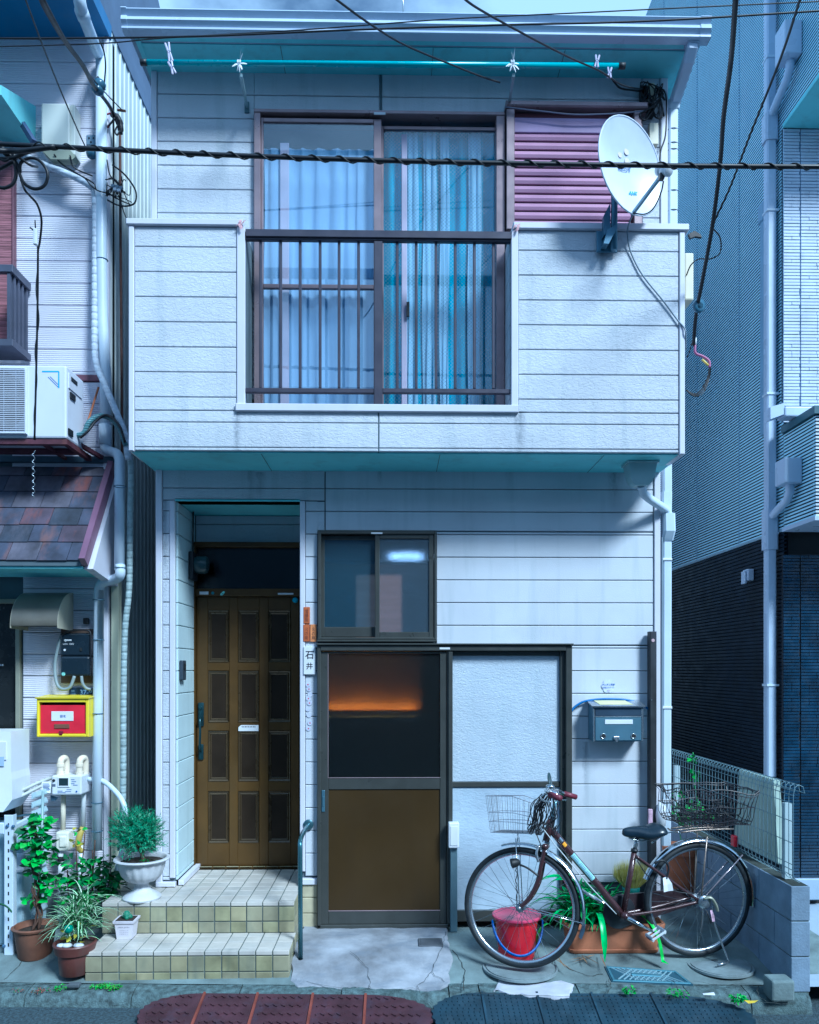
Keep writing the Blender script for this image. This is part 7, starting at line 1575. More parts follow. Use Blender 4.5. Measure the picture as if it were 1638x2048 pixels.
def wheel(T, cx_, cz_, nm):
    w_ = bpy.data.objects.new(nm, None); COL.objects.link(w_); w_.parent = bk; w_.location = T(cx_,0,cz_)-bo; WL[w_] = T(cx_,0,cz_)
    MB().tube(arc(T, cx_, cz_, RW-.017, 0, 2*math.pi, 64), .0175, 12, cap=False).build('tyre', m_tyre, w_, smooth=True)
    mb = MB(); n = 64
    prf = [(RW-.030,-.012),(RW-.040,-.010),(RW-.046,-.004),(RW-.046,.004),(RW-.040,.010),(RW-.030,.012)]
    V = [T(cx_+r_*math.cos(2*math.pi*i/n), y, cz_+r_*math.sin(2*math.pi*i/n)) for i in range(n) for r_, y in prf]; k = len(prf)
    mb.add(V, [(i*k+j, i*k+j+1, ((i+1)%n)*k+j+1, ((i+1)%n)*k+j) for i in range(n) for j in range(k-1)]).build('rim', m_steel, w_, smooth=True)
    h0, h1 = T(cx_,-.035,cz_), T(cx_,.035,cz_)
    MB().lathe([(.012,-.05),(.013,-.036),(.026,-.034),(.026,-.030),(.014,-.026),(.014,.026),(.026,.030),(.026,.034),(.013,.036),(.012,.05)], T(cx_,0,cz_), 18, (h1-h0)).build('hub', m_steel, w_, smooth=True, angle=40)
    for i in range(36):
        a = 2*math.pi*i/36; s_ = 1 if i % 2 else -1; q = a + (1.15 if (i//2) % 2 else -1.15)
        MB().tube([T(cx_+.024*math.cos(q), s_*.032, cz_+.024*math.sin(q)), T(cx_+(RW-.045)*math.cos(a), 0, cz_+(RW-.045)*math.sin(a))], .00125, 4, cap=False).build('spoke', m_chrome, w_)
    return w_
HF = (1.10, RW+.002); HR = (0, RW+.002)
wheel(B, *HR, 'rear_wheel'); wheel(Fr, *HF, 'front_wheel')
def fender(T, cx_, cz_, a0, a1, nm, flat_from=None):
    n = 40; prf = [(RW+.012,-.026),(RW+.022,-.022),(RW+.028,-.010),(RW+.029,0),(RW+.028,.010),(RW+.022,.022),(RW+.012,.026)]; k = len(prf)
    V = [T(cx_+r_*math.cos(a0+(a1-a0)*i/n), y, cz_+r_*math.sin(a0+(a1-a0)*i/n)) for i in range(n+1) for r_, y in prf]
    MB().add(V, [(i*k+j, i*k+j+1, (i+1)*k+j+1, (i+1)*k+j) for i in range(n) for j in range(k-1)]).build(nm, m_chrome, bk, smooth=True)
fender(B, *HR, R(170-170), R(205), 'rear_mudguard') if False else fender(B, *HR, R(-8+150-142+22), R(190), 'rear_mudguard')
fender(Fr, *HF, R(-190+10), R(-275), 'front_mudguard') if False else fender(Fr, *HF, R(72), R(192), 'front_mudguard')
MB().ribbon([Fr(HF[0]+(RW+.02)*math.cos(a), 0, HF[1]+(RW+.02)*math.sin(a)) for a in (R(190),R(197),R(204))], [.045,.055,.05], LEFT, .1).build('mud_flap', m_gcable, bk, fix=False)
MB().ribbon([B((RW+.02)*math.cos(a), 0, HR[1]+(RW+.02)*math.sin(a)) for a in (R(-14+180+0) if False else R(150),R(155))], [.03,.03], LEFT, .1).build('reflector_mount', m_black, bk, fix=False)
for s_ in (-.04, .04):
    MB().tube([Fr(HF[0], s_, HF[1]), Fr(HF[0]+(RW+.02)*math.cos(R(192)), s_*.6, HF[1]+(RW+.02)*math.sin(R(190)))], .0028, 6).build('mudguard_stay', m_chrome, bk, smooth=True)
    MB().tube([Fr(HF[0], s_, HF[1]), Fr(1.12, s_*1.2, .74)], .0035, 6).build('basket_stay', m_chrome, bk, smooth=True)
    MB().tube([B(0, s_, HR[1]), B(-.275, s_*.8, HR[1]+.265)], .0045, 6).build('mudguard_stay', mat('pinkish_chrome', (.60,.50,.52), .25, metal=.8), bk, smooth=True)
    MB().tube([B(0, s_, HR[1]), B(-.03, s_*1.4, .735)], .0045, 6).build('carrier_stay', m_rustc, bk, smooth=True)
# frame
def tb(nm, pts, r_, mt=m_frame, seg=14, n=6): return MB().tube(smoothpts(pts, n) if len(pts) > 2 else pts, r_, seg).build(nm, mt, bk, smooth=True)
BB = (.475, .275)
tb('main_tube', [B(.925,0,.80), B(.905,0,.775), B(.87,0,.735), B(.80,0,.652), B(.66,0,.49), B(BB[0]+.015,0,BB[1]+.01)], .0215)
tb('head_tube', [B(.918,0,.86), B(.952,0,.725)], .0205)
tb('seat_tube', [B(BB[0],0,BB[1]), B(.402,0,.66)], .0165)
for s_ in (-.035, .035):
    tb('chain_stay', [B(BB[0]-.01,s_*.6,BB[1]), B(.25,s_,BB[1]+.025), B(.01,s_*1.3,HR[1])], .0095)
    tb('seat_stay', [B(.405,s_*.7,.625), B(.3,s_*1.0,.55), B(.01,s_*1.3,HR[1])], .0085)
    tb('fork_blade', [Fr(.952,s_*.9,.695), Fr(.968,s_*1.0,.62), Fr(.995,s_*1.1,.50), Fr(1.04,s_*1.1,.41), Fr(HF[0]-.004,s_*1.1,HF[1]+.004)], .012)
MB().cbox(-1,1,-1,1,-1,1,.1) if False else None
tb('fork_crown', [Fr(.953,-.045,.697), Fr(.953,.045,.697)], .017)
for z_, r_ in ((.865,.023),(.872,.021),(.728,.023)):
    k = (.86-z_)/.135; MB().tube([B(.918+.034*k-.002,0,z_), B(.918+.034*k+.001,0,z_-.010)], r_, 18).build('headset_ring', m_chrome, bk, smooth=True, angle=40)
m_lab = mat('light_cyan_sticker', (.35,.62,.68), .4, var=.05)
# long sticker and small ones along the main tube
def onmain(u_, off): 
    a, b = B(.80,0,.652), B(.60,0,.43); return a.lerp(b, u_)
ax_m = (B(.66,0,.49)-B(.80,0,.652)).normalized()
for u0, u1, mt, nm in ((.02,.92,m_lab,'sticker'), (-.38,-.26,mat('orange_sticker', (.80,.38,.02), .4),'sticker'), (-.55,-.42,m_steel,'sticker')):
    mb = MB(); a, b = B(.80,0,.652), B(.655,0,.484); P0, P1 = a+(b-a)*u0, a+(b-a)*u1; side = ax_m.cross(LEFT).normalized(); V = []
    for p in (P0, P1):
        for q in (-.75,-.45,-.15,.15,.45,.75) if nm and mt is m_lab else (-.3,-.1,.1,.3,.5,.7): V.append(p + LEFT*(math.cos(q)*.0222) + side*(-math.sin(q)*.0222))
    mb.add(V, [(i, i+1, 7+i, 6+i) for i in range(5)]).build(nm, mt, bk, fix=False)
a, b = B(.80,0,.652), B(.655,0,.484)
for u_, s0 in ((.26,'○○○○●'), (.72,'●○○○○')): text('☎ 03-3 1 2 0 2', a.lerp(b, u_)+LEFT*.0228, .012, m_ink, bk, ax=-ax_m if (-ax_m).x < 0 else ax_m, up=ax_m.cross(LEFT) if ax_m.cross(LEFT).z > 0 else -ax_m.cross(LEFT), width=.075) if False else None
mb = MB(); up_ = ax_m.cross(LEFT).normalized()
for k in range(34):
    u_ = .08+.80*(k//2)/17; p = a.lerp(b, u_) + LEFT*.0226 + up_*(.004 if k % 2 else -.005); d = ax_m*.0022; w_ = up_*.0022
    if (k//2) % 6 != 5: mb.quad(p-d-w_, p+d-w_, p+d+w_, p-d+w_)
tag(mb.build('print_marks', mat('slate_print', WALL), bk, fix=False), kind='stuff')
# cables
tb('brake_cable', [Fr(.86,.03,.98), Fr(.99,.05,.88), B(.93,.04,.74), B(.87,.03,.67), B(.70,.025,.47), B(.53,.03,.29)], .0028, mat('pale_cable', (.6,.66,.7), .4), 6)
tb('brake_cable', [Fr(.90,-.05,1.02), Fr(1.04,-.03,.94), Fr(1.02,-.02,.80), Fr(.98,0,.70)], .0028, m_black, 6)
# stem, bars, grips, mirror
tb('stem', [Fr(.915,0,.865), Fr(.885,0,.985)], .0125, mat('stem_steel', (.30,.48,.56), .2, metal=.8)); 
tb('stem_clamp', [Fr(.888,0,.97), Fr(.888,0,.995), Fr(.915,0,1.01)], .018, m_chrome)
tb('handlebar', [Fr(.83,-.29,.985), Fr(.88,-.25,1.0), Fr(.915,-.18,1.02), Fr(.915,-.08,1.02), Fr(.915,0,1.012), Fr(.915,.08,1.02), Fr(.915,.18,1.02), Fr(.88,.25,1.0), Fr(.83,.29,.985)], .011, m_chrome, 12)
m_grip = mat('plum_grip', (.14,.025,.045), .5, var=.15)
tb('grip', [Fr(.88,-.25,1.0), Fr(.815,-.305,.98)], .0165, m_grip); tb('grip', [Fr(.88,.25,1.0), Fr(.815,.305,.98)], .0165, m_grip)
tb('brake_lever', [Fr(.90,.17,1.01), Fr(.94,.20,.985), Fr(.92,.25,.965), Fr(.87,.29,.96)], .005, m_steel, 8); tb('brake_lever', [Fr(.90,-.17,1.01), Fr(.94,-.20,.985), Fr(.92,-.25,.965), Fr(.87,-.29,.96)], .005, m_steel, 8)
MB().lathe([(.001,0),(.022,.003),(.026,.012),(.022,.022),(.001,.026)], Fr(.905,.10,1.03), 18, (0,0,1)).build('bell', m_chrome, bk, smooth=True)
mp_ = P(1100, 1562, -.62); tb('mirror_stem', [Fr(.90,.20,1.01), mp_+Vector((.012,0,-.06))], .004, m_black, 8)
MB().lathe([(.001,-.010),(.036,-.006),(.040,0),(.036,.004),(.001,.005)], mp_, 20, Vector((.92,-.36,.25)), sx=1.5, sy=.85).build('mirror', mat('mirror_back', (.02,.05,.06), .3), bk, smooth=True, angle=40)
# saddle
sv = MB(); secs = [(-.125,.070,.012),(-.11,.088,.030),(-.07,.096,.042),(-.02,.082,.040),(.03,.055,.036),(.08,.034,.032),(.12,.025,.026),(.135,.012,.014)]
V = []; n = 16
for x_, w_, t_ in secs:
    for k in range(n):
        q = 2*math.pi*k/n; yy_ = math.cos(q)*w_; zz_ = math.sin(q)*(t_ if math.sin(q) > 0 else t_*1.1); V.append(B(.345+x_, yy_, .765 + zz_ + (.012 if x_ < -.05 else 0) - .010*(1 if abs(x_) < .03 else 0) - (abs(math.cos(q))**3)*.012))
sv.add(V, [(i*n+k, i*n+(k+1)%n, (i+1)*n+(k+1)%n, (i+1)*n+k) for i in range(len(secs)-1) for k in range(n)] + [tuple(range(n))[::-1], tuple(range((len(secs)-1)*n, len(secs)*n))])
o = sv.build('saddle', mat('saddle_vinyl', (.010,.022,.038), .3, var=.1, spec=.6), bk, smooth=True); o.modifiers.new('s', 'SUBSURF').render_levels = 2
tb('seat_post', [B(.402,0,.655), B(.385,0,.735)], .0125, m_steel); tb('saddle_rail', [B(.43,.02,.725), B(.36,.025,.715), B(.28,.03,.735)], .004, m_steel, 8); tb('saddle_rail', [B(.43,-.02,.725), B(.36,-.025,.715), B(.28,-.03,.735)], .004, m_steel, 8)
tb('seat_clamp', [B(.404,0,.645), B(.402,0,.662)], .021, m_black)
# cranks, chain case, pedals
cb_ = MB(); sgn_ = LEFT
MB().lathe([(.100,-.008),(.104,0),(.100,.008),(.09,.012),(.001,.013)], B(BB[0],-.055,BB[1]), 32, LEFT).build('chain_case_disc', mat('case_black', (.015,.018,.025), .35), bk, smooth=True, angle=40)
MB().add([B(BB[0]+.02,-.05,BB[1]+.10), B(.05,-.05,HR[1]+.05), B(-.04,-.05,HR[1]), B(.03,-.05,HR[1]-.055), B(BB[0],-.05,BB[1]-.10), B(BB[0]+.02,-.068,BB[1]+.10), B(.05,-.068,HR[1]+.05), B(-.04,-.068,HR[1]), B(.03,-.068,HR[1]-.055), B(BB[0],-.068,BB[1]-.10)], [(0,1,2,3,4),(5,9,8,7,6)]+[(i,(i+1)%5,5+(i+1)%5,5+i) for i in range(5)]).build('chain_case', mat('case_brown', (.035,.022,.028), .3), bk)
tb('bottom_bracket', [B(BB[0],-.05,BB[1]), B(BB[0],.05,BB[1])], .022, m_frame)
ca = Vector((-.155,0,-.085)).normalized()*.17
tb('crank', [B(BB[0],.062,BB[1]), B(BB[0]+ca.x,.075,BB[1]+ca.z)], [.012,.008], m_chrome); tb('crank', [B(BB[0],-.075,BB[1]), B(BB[0]-ca.x,-.085,BB[1]-ca.z)], [.011,.008], m_chrome)
for s_, sx_ in ((1,1),(-1,-1)):
    c = B(BB[0]+ca.x*s_, (.115 if s_ > 0 else -.125), BB[1]+ca.z*s_); f_ = (bd_*.86+Vector((0,0,-.5*s_))).normalized(); u3 = f_.cross(LEFT).normalized()
    pd = MB()
    for dx_ in (-.042, .042): pd.tube([c+f_*dx_-LEFT*.045, c+f_*dx_+LEFT*.045], .008, 6, flat=1.6)
    for dy_ in (-.042, 0, .042): pd.tube([c-f_*.045+LEFT*dy_, c+f_*.045+LEFT*dy_], .007, 6)
    pd.build('pedal', mat('pale_pedal', (.55,.60,.66), .35), bk, smooth=True, angle=50)
    for dx_ in (-.05, .05): pdr = MB().tube([c+f_*dx_-LEFT*.022, c+f_*dx_+LEFT*.022], .006, 4).build('pedal_reflector', mat('dark_reflector', (.06,.08,.14), .2), bk)
# rear hub brake, cable, lock, kickstand
MB().lathe([(.03,0),(.038,.004),(.040,.020),(.030,.030),(.014,.034)], B(-.01,.045,HR[1]-.0), 20, LEFT).build('drum_brake', m_steel, bk, smooth=True, angle=40)
MB().tube(smoothpts([B(-.0,.07,HR[1]+.025), B(-.04,.08,HR[1]+.03), B(-.07,.08,HR[1]-.01), B(-.085,.075,HR[1]-.05)],5), .017, 8, flat=.5).build('hub_guard', mat('beige_metal', (.36,.38,.30), .4, metal=.4, dirt=.3), bk, smooth=True)
for s_ in (.06, -.06):
    tb('kickstand_leg', [B(-.06,s_,HR[1]-.02), B(-.075,s_*1.2,.20), B(-.125 if s_ > 0 else -.08,s_*2.2,.01)], .006, m_steel, 8)
tb('kickstand_foot', [B(-.125,.13,.008), B(-.04,.16,.006)], .006, m_steel, 8); tb('kickstand_spring', [B(-.02,.065,HR[1]-.05), B(-.05,.068,.22)], .004, m_black, 6)
MB().ribbon([B(-.035,.09,HR[1]-.04), B(-.04,.10,HR[1]-.075), B(-.045,.10,HR[1]-.105)], [.012,.02,.016], bd_, .2).build('white_tag', mat('pink_white_tag', WALL), bk, fix=False)
tb('axle_nut', [B(0,.05,HR[1]), B(0,.075,HR[1])], .011, m_steel, 6); tb('axle_nut', [Fr(HF[0],.04,HF[1]), Fr(HF[0],.062,HF[1])], .010, m_steel, 6)
MB().ribbon([B(.235,.05,.50), B(.225,.06,.46), B(.22,.06,.42)], [.03,.055,.06], bd_, .1).build('white_tag', m_paper, bk, fix=False)
for p, q in ((B(.33,.04,.60), B(.24,.05,.47)), (B(.235,.05,.50), B(.20,.05,.40))): pass
tb('ring_lock', [B(.30,.045,.585), B(.25,.05,.60), B(.21,.045,.56), B(.225,.05,.49)], .006, m_black, 8)
tb('gear_cable', [B(.40,.03,.60), B(.33,.05,.50), B(.18,.06,.42), B(.06,.07,.40)], .003, m_black, 6)
MB().cbox(0,0.001,0,.001,0,.001,.0001) if False else None
# dynamo lamp on the fork
lc = Fr(1.125,.055,.60)
MB().lathe([(.012,-.03),(.024,-.015),(.028,.012),(.028,.020),(.001,.022)], lc, 16, bd_-Vector((0,0,.2))).build('head_lamp', m_black, bk, smooth=True, angle=50)
tb('lamp_bracket', [lc, Fr(1.05,.06,.575), Fr(.985,.05,.53)], .006, m_black, 8)
tb('front_brake', [Fr(.985,.02,.70), Fr(1.0,.035,.66), Fr(.99,.035,.61)], .009, m_steel, 8); tb('front_brake', [Fr(.985,-.02,.70), Fr(1.0,-.035,.66), Fr(.99,-.035,.61)], .009, m_steel, 8)
r = random.Random(4); cp_ = [lc+Vector((.01,0,-.02)) + Vector((r.uniform(-.006,.006), r.uniform(-.004,.004), -.013*j)) for j in range(18)]
MB().tube(cp_, .0032, 4).build('hanging_chain', m_black, bk)
# front basket: straight wires
def basket(T, x0, x1, y0, y1, z0, z1, tp, mt, nm, nlong, nside, rr_, drop=0, wob=0, seed=0, levels=(0,.3,.55,1)):
    r = random.Random(seed); b_ = bpy.data.objects.new(nm, None); COL.objects.link(b_); b_.parent = bk; o_ = T((x0+x1)/2,0,z0); b_.location = o_-bo; WL[b_] = o_
    def pt(u_, v_, h_):   # u along bike, v across, h height
        cx_, cy_ = (x0+x1)/2, (y0+y1)/2; k = 1 + tp*h_; zt = z1 - drop*max(0, .45-u_)*1.8
        w_ = Vector((mnoise.noise(Vector((u_*3,v_*3,h_*2+seed)))*wob, mnoise.noise(Vector((u_*3+9,v_*3,h_*2+seed)))*wob, mnoise.noise(Vector((u_*3,v_*3+9,h_*2+seed)))*wob))
        p = T(cx_+(x0+(x1-x0)*u_-cx_)*k, cy_+(y0+(y1-y0)*v_-cy_)*k, z0+(zt-z0)*h_); return p + w_*(.3+h_)
    per = [(i/nlong, 0) for i in range(nlong)] + [(1, i/nside) for i in range(nside)] + [(1-i/nlong, 1) for i in range(nlong)] + [(0, 1-i/nside) for i in range(nside)]
    for u_, v_ in per: MB().tube([pt(u_, v_, h_) for h_ in (0,.25,.5,.75,1)], rr_, 4, cap=False).build('basket_wire', mt, b_)
    for lv in levels:
        lp = [pt(u_, v_, lv) for u_, v_ in per]; MB().tube(lp+lp[:1], rr_*(1.7 if lv in (1,) else 1.3), 5, cap=False).build('basket_hoop', mt, b_)
    for i in range(1, nlong): MB().tube([pt(i/nlong,0,0), pt(i/nlong,.5,0), pt(i/nlong,1,0)], rr_, 4, cap=False).build('floor_wire', mt, b_)
    for i in range(1, nside): MB().tube([pt(0,i/nside,0), pt(1,i/nside,0)], rr_, 4, cap=False).build('floor_wire', mt, b_)
    return b_
m_bw = mat('basket_wire_steel', (.40,.42,.46), .3, metal=.7, var=.1)
basket(Fr, 1.005, 1.245, -.15, .15, .775, .985, .18, m_bw, 'front_basket', 9, 9, .0016, drop=.05)
tb('basket_bracket', [Fr(1.05,0,.775), Fr(.975,0,.775), Fr(.96,0,.80)], .005, m_steel, 6); tb('basket_bracket', [Fr(1.12,-.02,.772), Fr(1.12,.0,.715)], .004, m_steel, 6)
basket(B, -.25, .15, -.15, .15, .815, 1.02, .20, mat('black_wire', (.02,.02,.028), .45, var=.3), 'rear_basket', 14, 9, .0021, wob=.035, seed=3, levels=(0,.12,.5,.93,1))
mb = MB(); r = random.Random(10)
for k in range(26):
    c = B(r.uniform(-.22,.12), r.uniform(-.12,.12), r.uniform(.82,.90)); pts = [c+Vector((r.uniform(-.08,.08), r.uniform(-.05,.05), r.uniform(-.01,.05))) for _ in range(4)]; mb.tube(smoothpts(pts,4), .0032, 5)
tag(mb.build('tangled_cords', m_black, None, smooth=True), 'tangle of black cords lying in the rear wire basket', 'cords', kind='stuff')
# rack over the rear wheel
for s_ in (-.06, 0, .06): tb('carrier_rail', [B(.14,s_,.765), B(.0,s_,.775), B(-.20,s_,.775)], .005, m_rustc, 8)
tb('carrier_rail', [B(.16,-.06,.765), B(.17,0,.765), B(.16,.06,.765)], .005, m_rustc, 8); tb('carrier_rail', [B(.31,.03,.70), B(.22,.045,.76), B(.14,.06,.765)], .0045, m_chrome, 8)
# black elastic net hung on the basket rear edge
mb = MB(); r = random.Random(33); c = P(1088, 1632, -.80)
for k in range(30):
    a = r.uniform(-1,1); x0_ = c+Vector((a*.035+.025, r.uniform(-.04,.04), .11+r.uniform(-.02,.02))); x1_ = c+Vector((a*.085-.02, r.uniform(-.04,.04), -.07+r.uniform(-.02,.03)))
    mid = (x0_+x1_)/2+Vector((a*.02+r.uniform(-.015,.015), r.uniform(-.02,.02), 0)); mb.tube(smoothpts([x0_, mid+Vector((0,0,.03)), mid-Vector((r.uniform(-.02,.02),0,.03)), x1_, x1_+Vector((.012,0,-.012)), x1_+Vector((.02,0,.012))],4), .0028, 5)
tag(mb.build('elastic_net', m_black, None, smooth=True), 'knotted black elastic luggage net hung over the front basket', 'net', kind='stuff')

# =================================================================== OVERHEAD CABLES
wire('overhead_cable', 'thick black overhead cable with a spiral wrap crossing the whole facade', [(-60,284,-1.45),(0,288,-1.45),(160,296,-1.5),(400,308,-1.5),(760,321,-1.5),(1100,328,-1.5),(1400,332,-1.5),(1700,334,-1.5)], .0105, m_cable, seg=10)
pts = smoothpts([P(*p) for p in [(60,290,-1.5),(160,296,-1.5),(400,308,-1.5),(760,321,-1.5),(1100,328,-1.5),(1400,332,-1.5),(1700,334,-1.5)]], 60); hx = []
Ltot = 0
for i, p in enumerate(pts):
    if i: Ltot += (p-pts[i-1]).length
    q = Ltot/.128*2*math.pi; hx.append(p+Vector((0, math.cos(q)*.014, math.sin(q)*.014)))
tag(MB().tube(hx, .0032, 5).build('spiral_wrap', m_cable, None, smooth=True), 'thin spiral lashing wire wound round the thick overhead cable', 'cable')
bnd = thing('cable_bundle', 'black bundle of coiled service cables at the far edge above the reed blind', 'cable', P(30, 320, -1.4))
for pts, r_ in (([(-20,300,-1.5),(20,302,-1.45),(60,300,-1.5),(110,293,-1.5)], .012), ([(-20,318,-1.4),(25,316,-1.4),(50,306,-1.45),(90,296,-1.5)], .009), ([(-10,290,-1.45),(20,310,-1.4),(35,330,-1.4),(40,350,-1.4),(50,368,-1.4),(70,378,-1.4),(90,370,-1.4),(95,345,-1.4),(80,322,-1.4),(60,316,-1.4),(42,326,-1.4),(40,345,-1.4)], .0075),
                ([(-5,340,-1.4),(15,330,-1.4),(28,325,-1.4),(32,350,-1.4),(25,368,-1.4),(8,376,-1.4),(-10,372,-1.4)], .0085), ([(0,285,-1.4),(12,308,-1.4),(25,300,-1.4),(30,318,-1.4)], .012), ([(-10,310,-1.4),(10,322,-1.4),(30,312,-1.4),(60,330,-1.4),(75,334,-1.3)], .006),
                ([(42,360,-1.4),(50,380,-1.4),(60,392,-1.35),(75,410,-1.3),(83,440,-1.2),(80,480,-1.1),(76,500,-1.0)], .0055)):
    MB().tube(smoothpts([P(*p) for p in pts], 6), r_, 7).build('coiled_cable', m_cable, bnd, smooth=True)
wire('hanging_cable', 'dark twisted cable hanging straight down past the white air conditioner', [(76,500,-1.0),(75,620,-.9),(72,760,-.8),(69,880,-.7)], .0055, m_cable); 
wire('thin_cable', 'thin wavy dark wire twisted along the hanging cable', [(70,440,-1.05),(72,470,-1.0),(76,520,-.97),(72,580,-.95),(78,640,-.9),(70,700,-.87),(74,760,-.82),(68,830,-.78),(71,880,-.72)], .003, m_cable)
t = thing('cable_clamp', 'small white and dark splice clamp where the hanging cable begins', 'clamp', P(73,480,-1.0))
MB().cbox(P(70,480,-1.02).x-.007, P(70,480,-1.02).x+.012, -1.03, -1.01, P(73,490,-1.02).z, P(73,458,-1.02).z, .004).build('sleeve', m_white, t)
MB().tube([P(60,455,-1.02), P(72,464,-1.02)], .004, 5).tube([P(70,444,-1.02), P(71,462,-1.02)], .003, 5).build('tail', m_cable, t)
pts = []
for k in range(50): q = k*.9; pts.append(P(67+2.4*math.cos(q), 902+k*1.9, -.70) + Vector((0, .008*math.sin(q), 0)))
tag(MB().tube(pts, .0026, 5).build('coiled_wire', m_steel, None, smooth=True), 'pale coiled preformed wire dangling in front of the slate canopy', 'wire')
wire('service_cable', 'thick twisted service cable coming down from the sky to the ribbed wall', [(76,-20,-1.9),(92,18,-1.75),(130,82,-1.3),(165,130,-.9),(188,172,-.4),(210,200,-.1),(222,218,.1),(228,235,.2)], .0125, m_cable, seg=8)
wire('service_cable', 'thin companion line running beside the thick service cable to its hook', [(84,-10,-1.9),(135,85,-1.3),(180,150,-.6),(210,185,-.1),(246,222,.15)], .004, m_cable)
t = thing('insulator', 'round blue grey porcelain insulator on the service cable before the drainpipe', 'insulator', P(197,178,-.35))
MB().lathe([(.015,-.05),(.035,-.035),(.036,-.02),(.026,-.008),(.036,.008),(.035,.03),(.02,.045)], P(198,174,-.3), 18, Vector((.25,.2,1))).build('body', mat('blue_porcelain', WALL), t, smooth=True, angle=50)
MB().tube([P(192,158,-.3), P(196,153,-.3), P(201,160,-.3)], .004, 5).build('hook', m_cable, t)
cn = thing('cable_nest', 'dark taped cable ends with a red loop fixed on the ribbed side wall', 'cable', P(238, 260, .2))
MB().tube(smoothpts([P(224,228,.2), P(234,236,.2), P(240,250,.2), P(242,268,.2)],5), [.02]*4+[.026]*6+[.02]*4+[.012]*2, 8).build('taped_joint', m_cable, cn, smooth=True)
MB().tube(smoothpts([P(224,226,.18), P(212,230,.18), P(206,242,.18), P(210,253,.18), P(218,254,.18)],5), .006, 6).build('red_loop', mat('dark_red_wire', (.20,.02,.04), .5), cn, smooth=True)
MB().tube(smoothpts([P(230,236,.18), P(222,246,.18), P(214,254,.18), P(207,250,.18)],5), .007, 6).tube(smoothpts([P(236,250,.18), P(230,262,.18), P(234,270,.18), P(240,262,.18)],5), .006, 6).build('black_loop', m_cable, cn, smooth=True)
MB().tube([P(236,220,.15), P(250,222,.12)], .009, 6).build('wall_hook', m_rust, cn)
mb = []; r = random.Random(14)
nest = thing('cable_tangle', 'tangle of thin black wires and clips on the wall edge above the balcony', 'cable', P(235, 380, .1))
for pts, r_ in (([(130,345,.1),(160,350,.1),(190,378,.1),(215,387,.1),(240,400,.12),(262,410,.1)], .0045), ([(108,308,.05),(120,325,.08),(150,345,.1),(185,365,.1),(192,378,.1)], .005), ([(140,310,.05),(148,335,.08),(185,352,.1)], .005), ([(225,330,.12),(245,345,.1),(262,365,.1),(272,385,.1),(270,405,.1),(255,412,.1),(235,410,.12),(215,400,.12)], .0055),
                ([(212,360,.12),(225,356,.12),(236,366,.12),(228,376,.12),(214,370,.12)], .0035), ([(212,385,.12),(230,392,.12),(250,398,.1),(264,405,.1)], .003), ([(232,380,.12),(240,400,.12),(248,425,.12),(255,440,.12)], .004), ([(214,320,.12),(220,350,.12),(238,372,.12),(240,400,.12),(242,460,.15)], .005)):
    MB().tube(smoothpts([P(*p) for p in pts], 6), r_, 6).build('wire_strand', m_cable, nest, smooth=True)
for k in range(12):
    c = P(232+r.uniform(-14,16), 378+r.uniform(-14,16), .1); pts = [c+Vector((r.uniform(-.05,.05), r.uniform(-.03,.03), r.uniform(-.05,.05))) for _ in range(4)]; MB().tube(smoothpts(pts,4), .003, 5).build('wire_strand', m_cable, nest, smooth=True)
for k in range(5): c = P(226+k*4, 372+(k*7)%12, .08); MB().cbox(c.x-.012, c.x+.012, c.y-.008, c.y+.008, c.z-.01, c.z+.01, .003).build('white_clip', m_white if k % 2 else m_gcable, nest)
# thin lines crossing
wire('overhead_wire', 'thin black wire crossing just below the gutter, upper of two', [(-30,77,-1.0),(200,76,-1.0),(420,72,-1.0),(700,60,-1.0),(1000,50,-1.0),(1300,42,-1.0),(1700,18,-1.0)], .0052, m_cable)
wire('overhead_wire', 'faint thin wire crossing the neighbour eaves and gutter, lower of two', [(-30,94,-1.0),(200,87,-1.0),(330,76,-1.0),(600,60,-1.0),(900,38,-1.0),(1150,26,-1.0),(1400,14,-1.0),(1700,0,-1.0)], .0033, m_cable)
wire('twisted_line', 'purple black twisted line coming in from the sky to the eave over the window', [(655,-15,-1.8),(690,12,-1.7),(740,48,-1.5),(800,85,-1.2),(860,112,-.95),(905,130,-.8),(960,152,-.6),(1000,165,-.5)], .0052, m_cable)
wire('twisted_line', 'twisted line coming in from the sky to the junction blocks at the corner', [(915,-15,-1.8),(945,10,-1.7),(1000,42,-1.5),(1080,85,-1.2),(1150,120,-.9),(1200,142,-.7),(1245,170,-.5),(1290,180,YU-.03)], .0052, m_cable)
wire('thin_cable', 'thin straight wire slanting down over the neighbour siding to the anchor plate', [(46,-15,-1.7),(85,90,-1.2),(125,190,-.6),(168,288,.1),(178,302,.15)], .0042, m_cable)
wire('thin_cable', 'curved black wire along the round drainpipe top down to the service cable', [(195,76,-.05),(207,100,.0),(211,130,.05),(209,165,.1),(210,180,.1)], .005, m_cable)
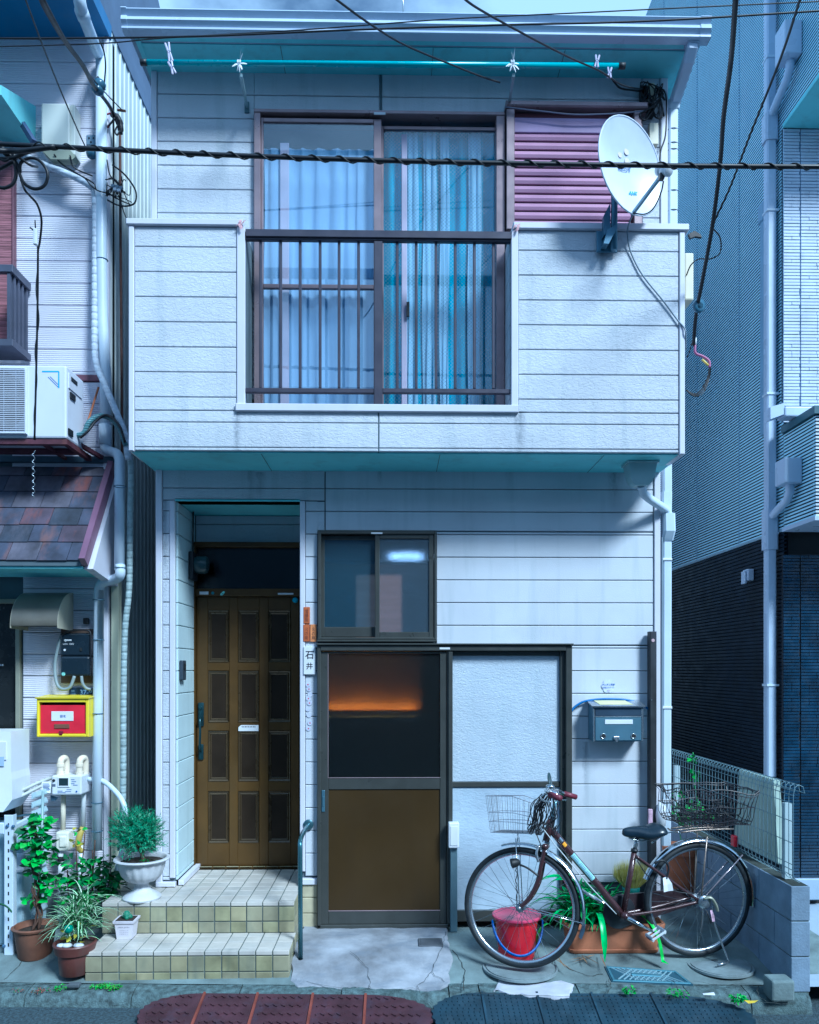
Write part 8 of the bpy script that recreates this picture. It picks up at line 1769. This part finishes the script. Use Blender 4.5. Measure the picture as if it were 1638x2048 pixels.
wire('service_cable', 'thick black service cable dropping past the ribbed modern house wall to the house corner', [(1473,-25,-2.3),(1462,120,-1.8),(1447,235,-1.4),(1440,330,-1.1),(1425,450,-.8),(1405,560,-.5),(1392,630,-.3),(1387,690,-.15)], .0115, m_cable, seg=8)
wire('thin_cable', 'thin companion wire crossing diagonally behind the thick service cable', [(1606,-20,-2.2),(1560,120,-1.7),(1500,270,-1.2),(1460,375,-.9),(1430,440,-.75),(1425,460,-.7)], .0056, m_cable)
wire('looped_wire', 'slim black wire looping out from the service cable and into the utility box', [(1424,455,-.7),(1440,475,-.65),(1440,505,-.55),(1420,518,-.5),(1398,518,-.4),(1382,530,-.3),(1373,550,-.2)], .004, m_cable)
t = thing('insulator', 'blue ring insulator on the service cable beside the balcony corner', 'insulator', P(1398,612,-.35))
MB().lathe([(.020,-.012),(.040,-.010),(.043,0),(.040,.010),(.020,.012),(.018,0),(.020,-.012)], P(1398,612,-.36), 22, Vector((-.25,1,.1))).build('ring', mat('blue_porcelain', WALL), t, smooth=True)
for py_, yy_ in ((105,-1.85),(232,-1.42),(545,-.55),(665,-.2)):
    pass
cbx = thing('cable_drop', 'loose drip loop of red, yellow and black wires below the ring insulator', 'cable', P(1390,740,-.15))
MB().tube([P(1390,676,-.15), P(1390,690,-.15)], .010, 8).build('white_sleeve', m_white, cbx, smooth=True)
MB().tube(smoothpts([P(1390,690,-.15), P(1391,706,-.15), P(1406,713,-.15), P(1418,722,-.15), P(1419,735,-.15)],5), .008, 8).build('pink_wire', mat('dusky_pink', (.38,.12,.26), .5), cbx, smooth=True)
MB().tube([P(1404,719,-.15), P(1417,731,-.15)], .007, 8).build('yellow_sleeve', mat('yellow_sleeve', (.7,.55,.12), .5), cbx, smooth=True)
for k in range(3): MB().tube(smoothpts([P(1419+k,733,-.15), P(1415+k*2,755,-.15+.02*k), P(1402+k*2,780+k*3,-.15), P(1388,788+k*2,-.15), P(1372,780,-.15)],6), .0042, 6).build('black_wire', m_cable, cbx, smooth=True)
wire('stay_wire', 'thin stay wire from the ring insulator to the house side', [(1396,615,-.3),(1392,650,-.2),(1380,700,-.1),(1374,715,-.05)], .003, m_cable)
bpy.context.view_layer.update()
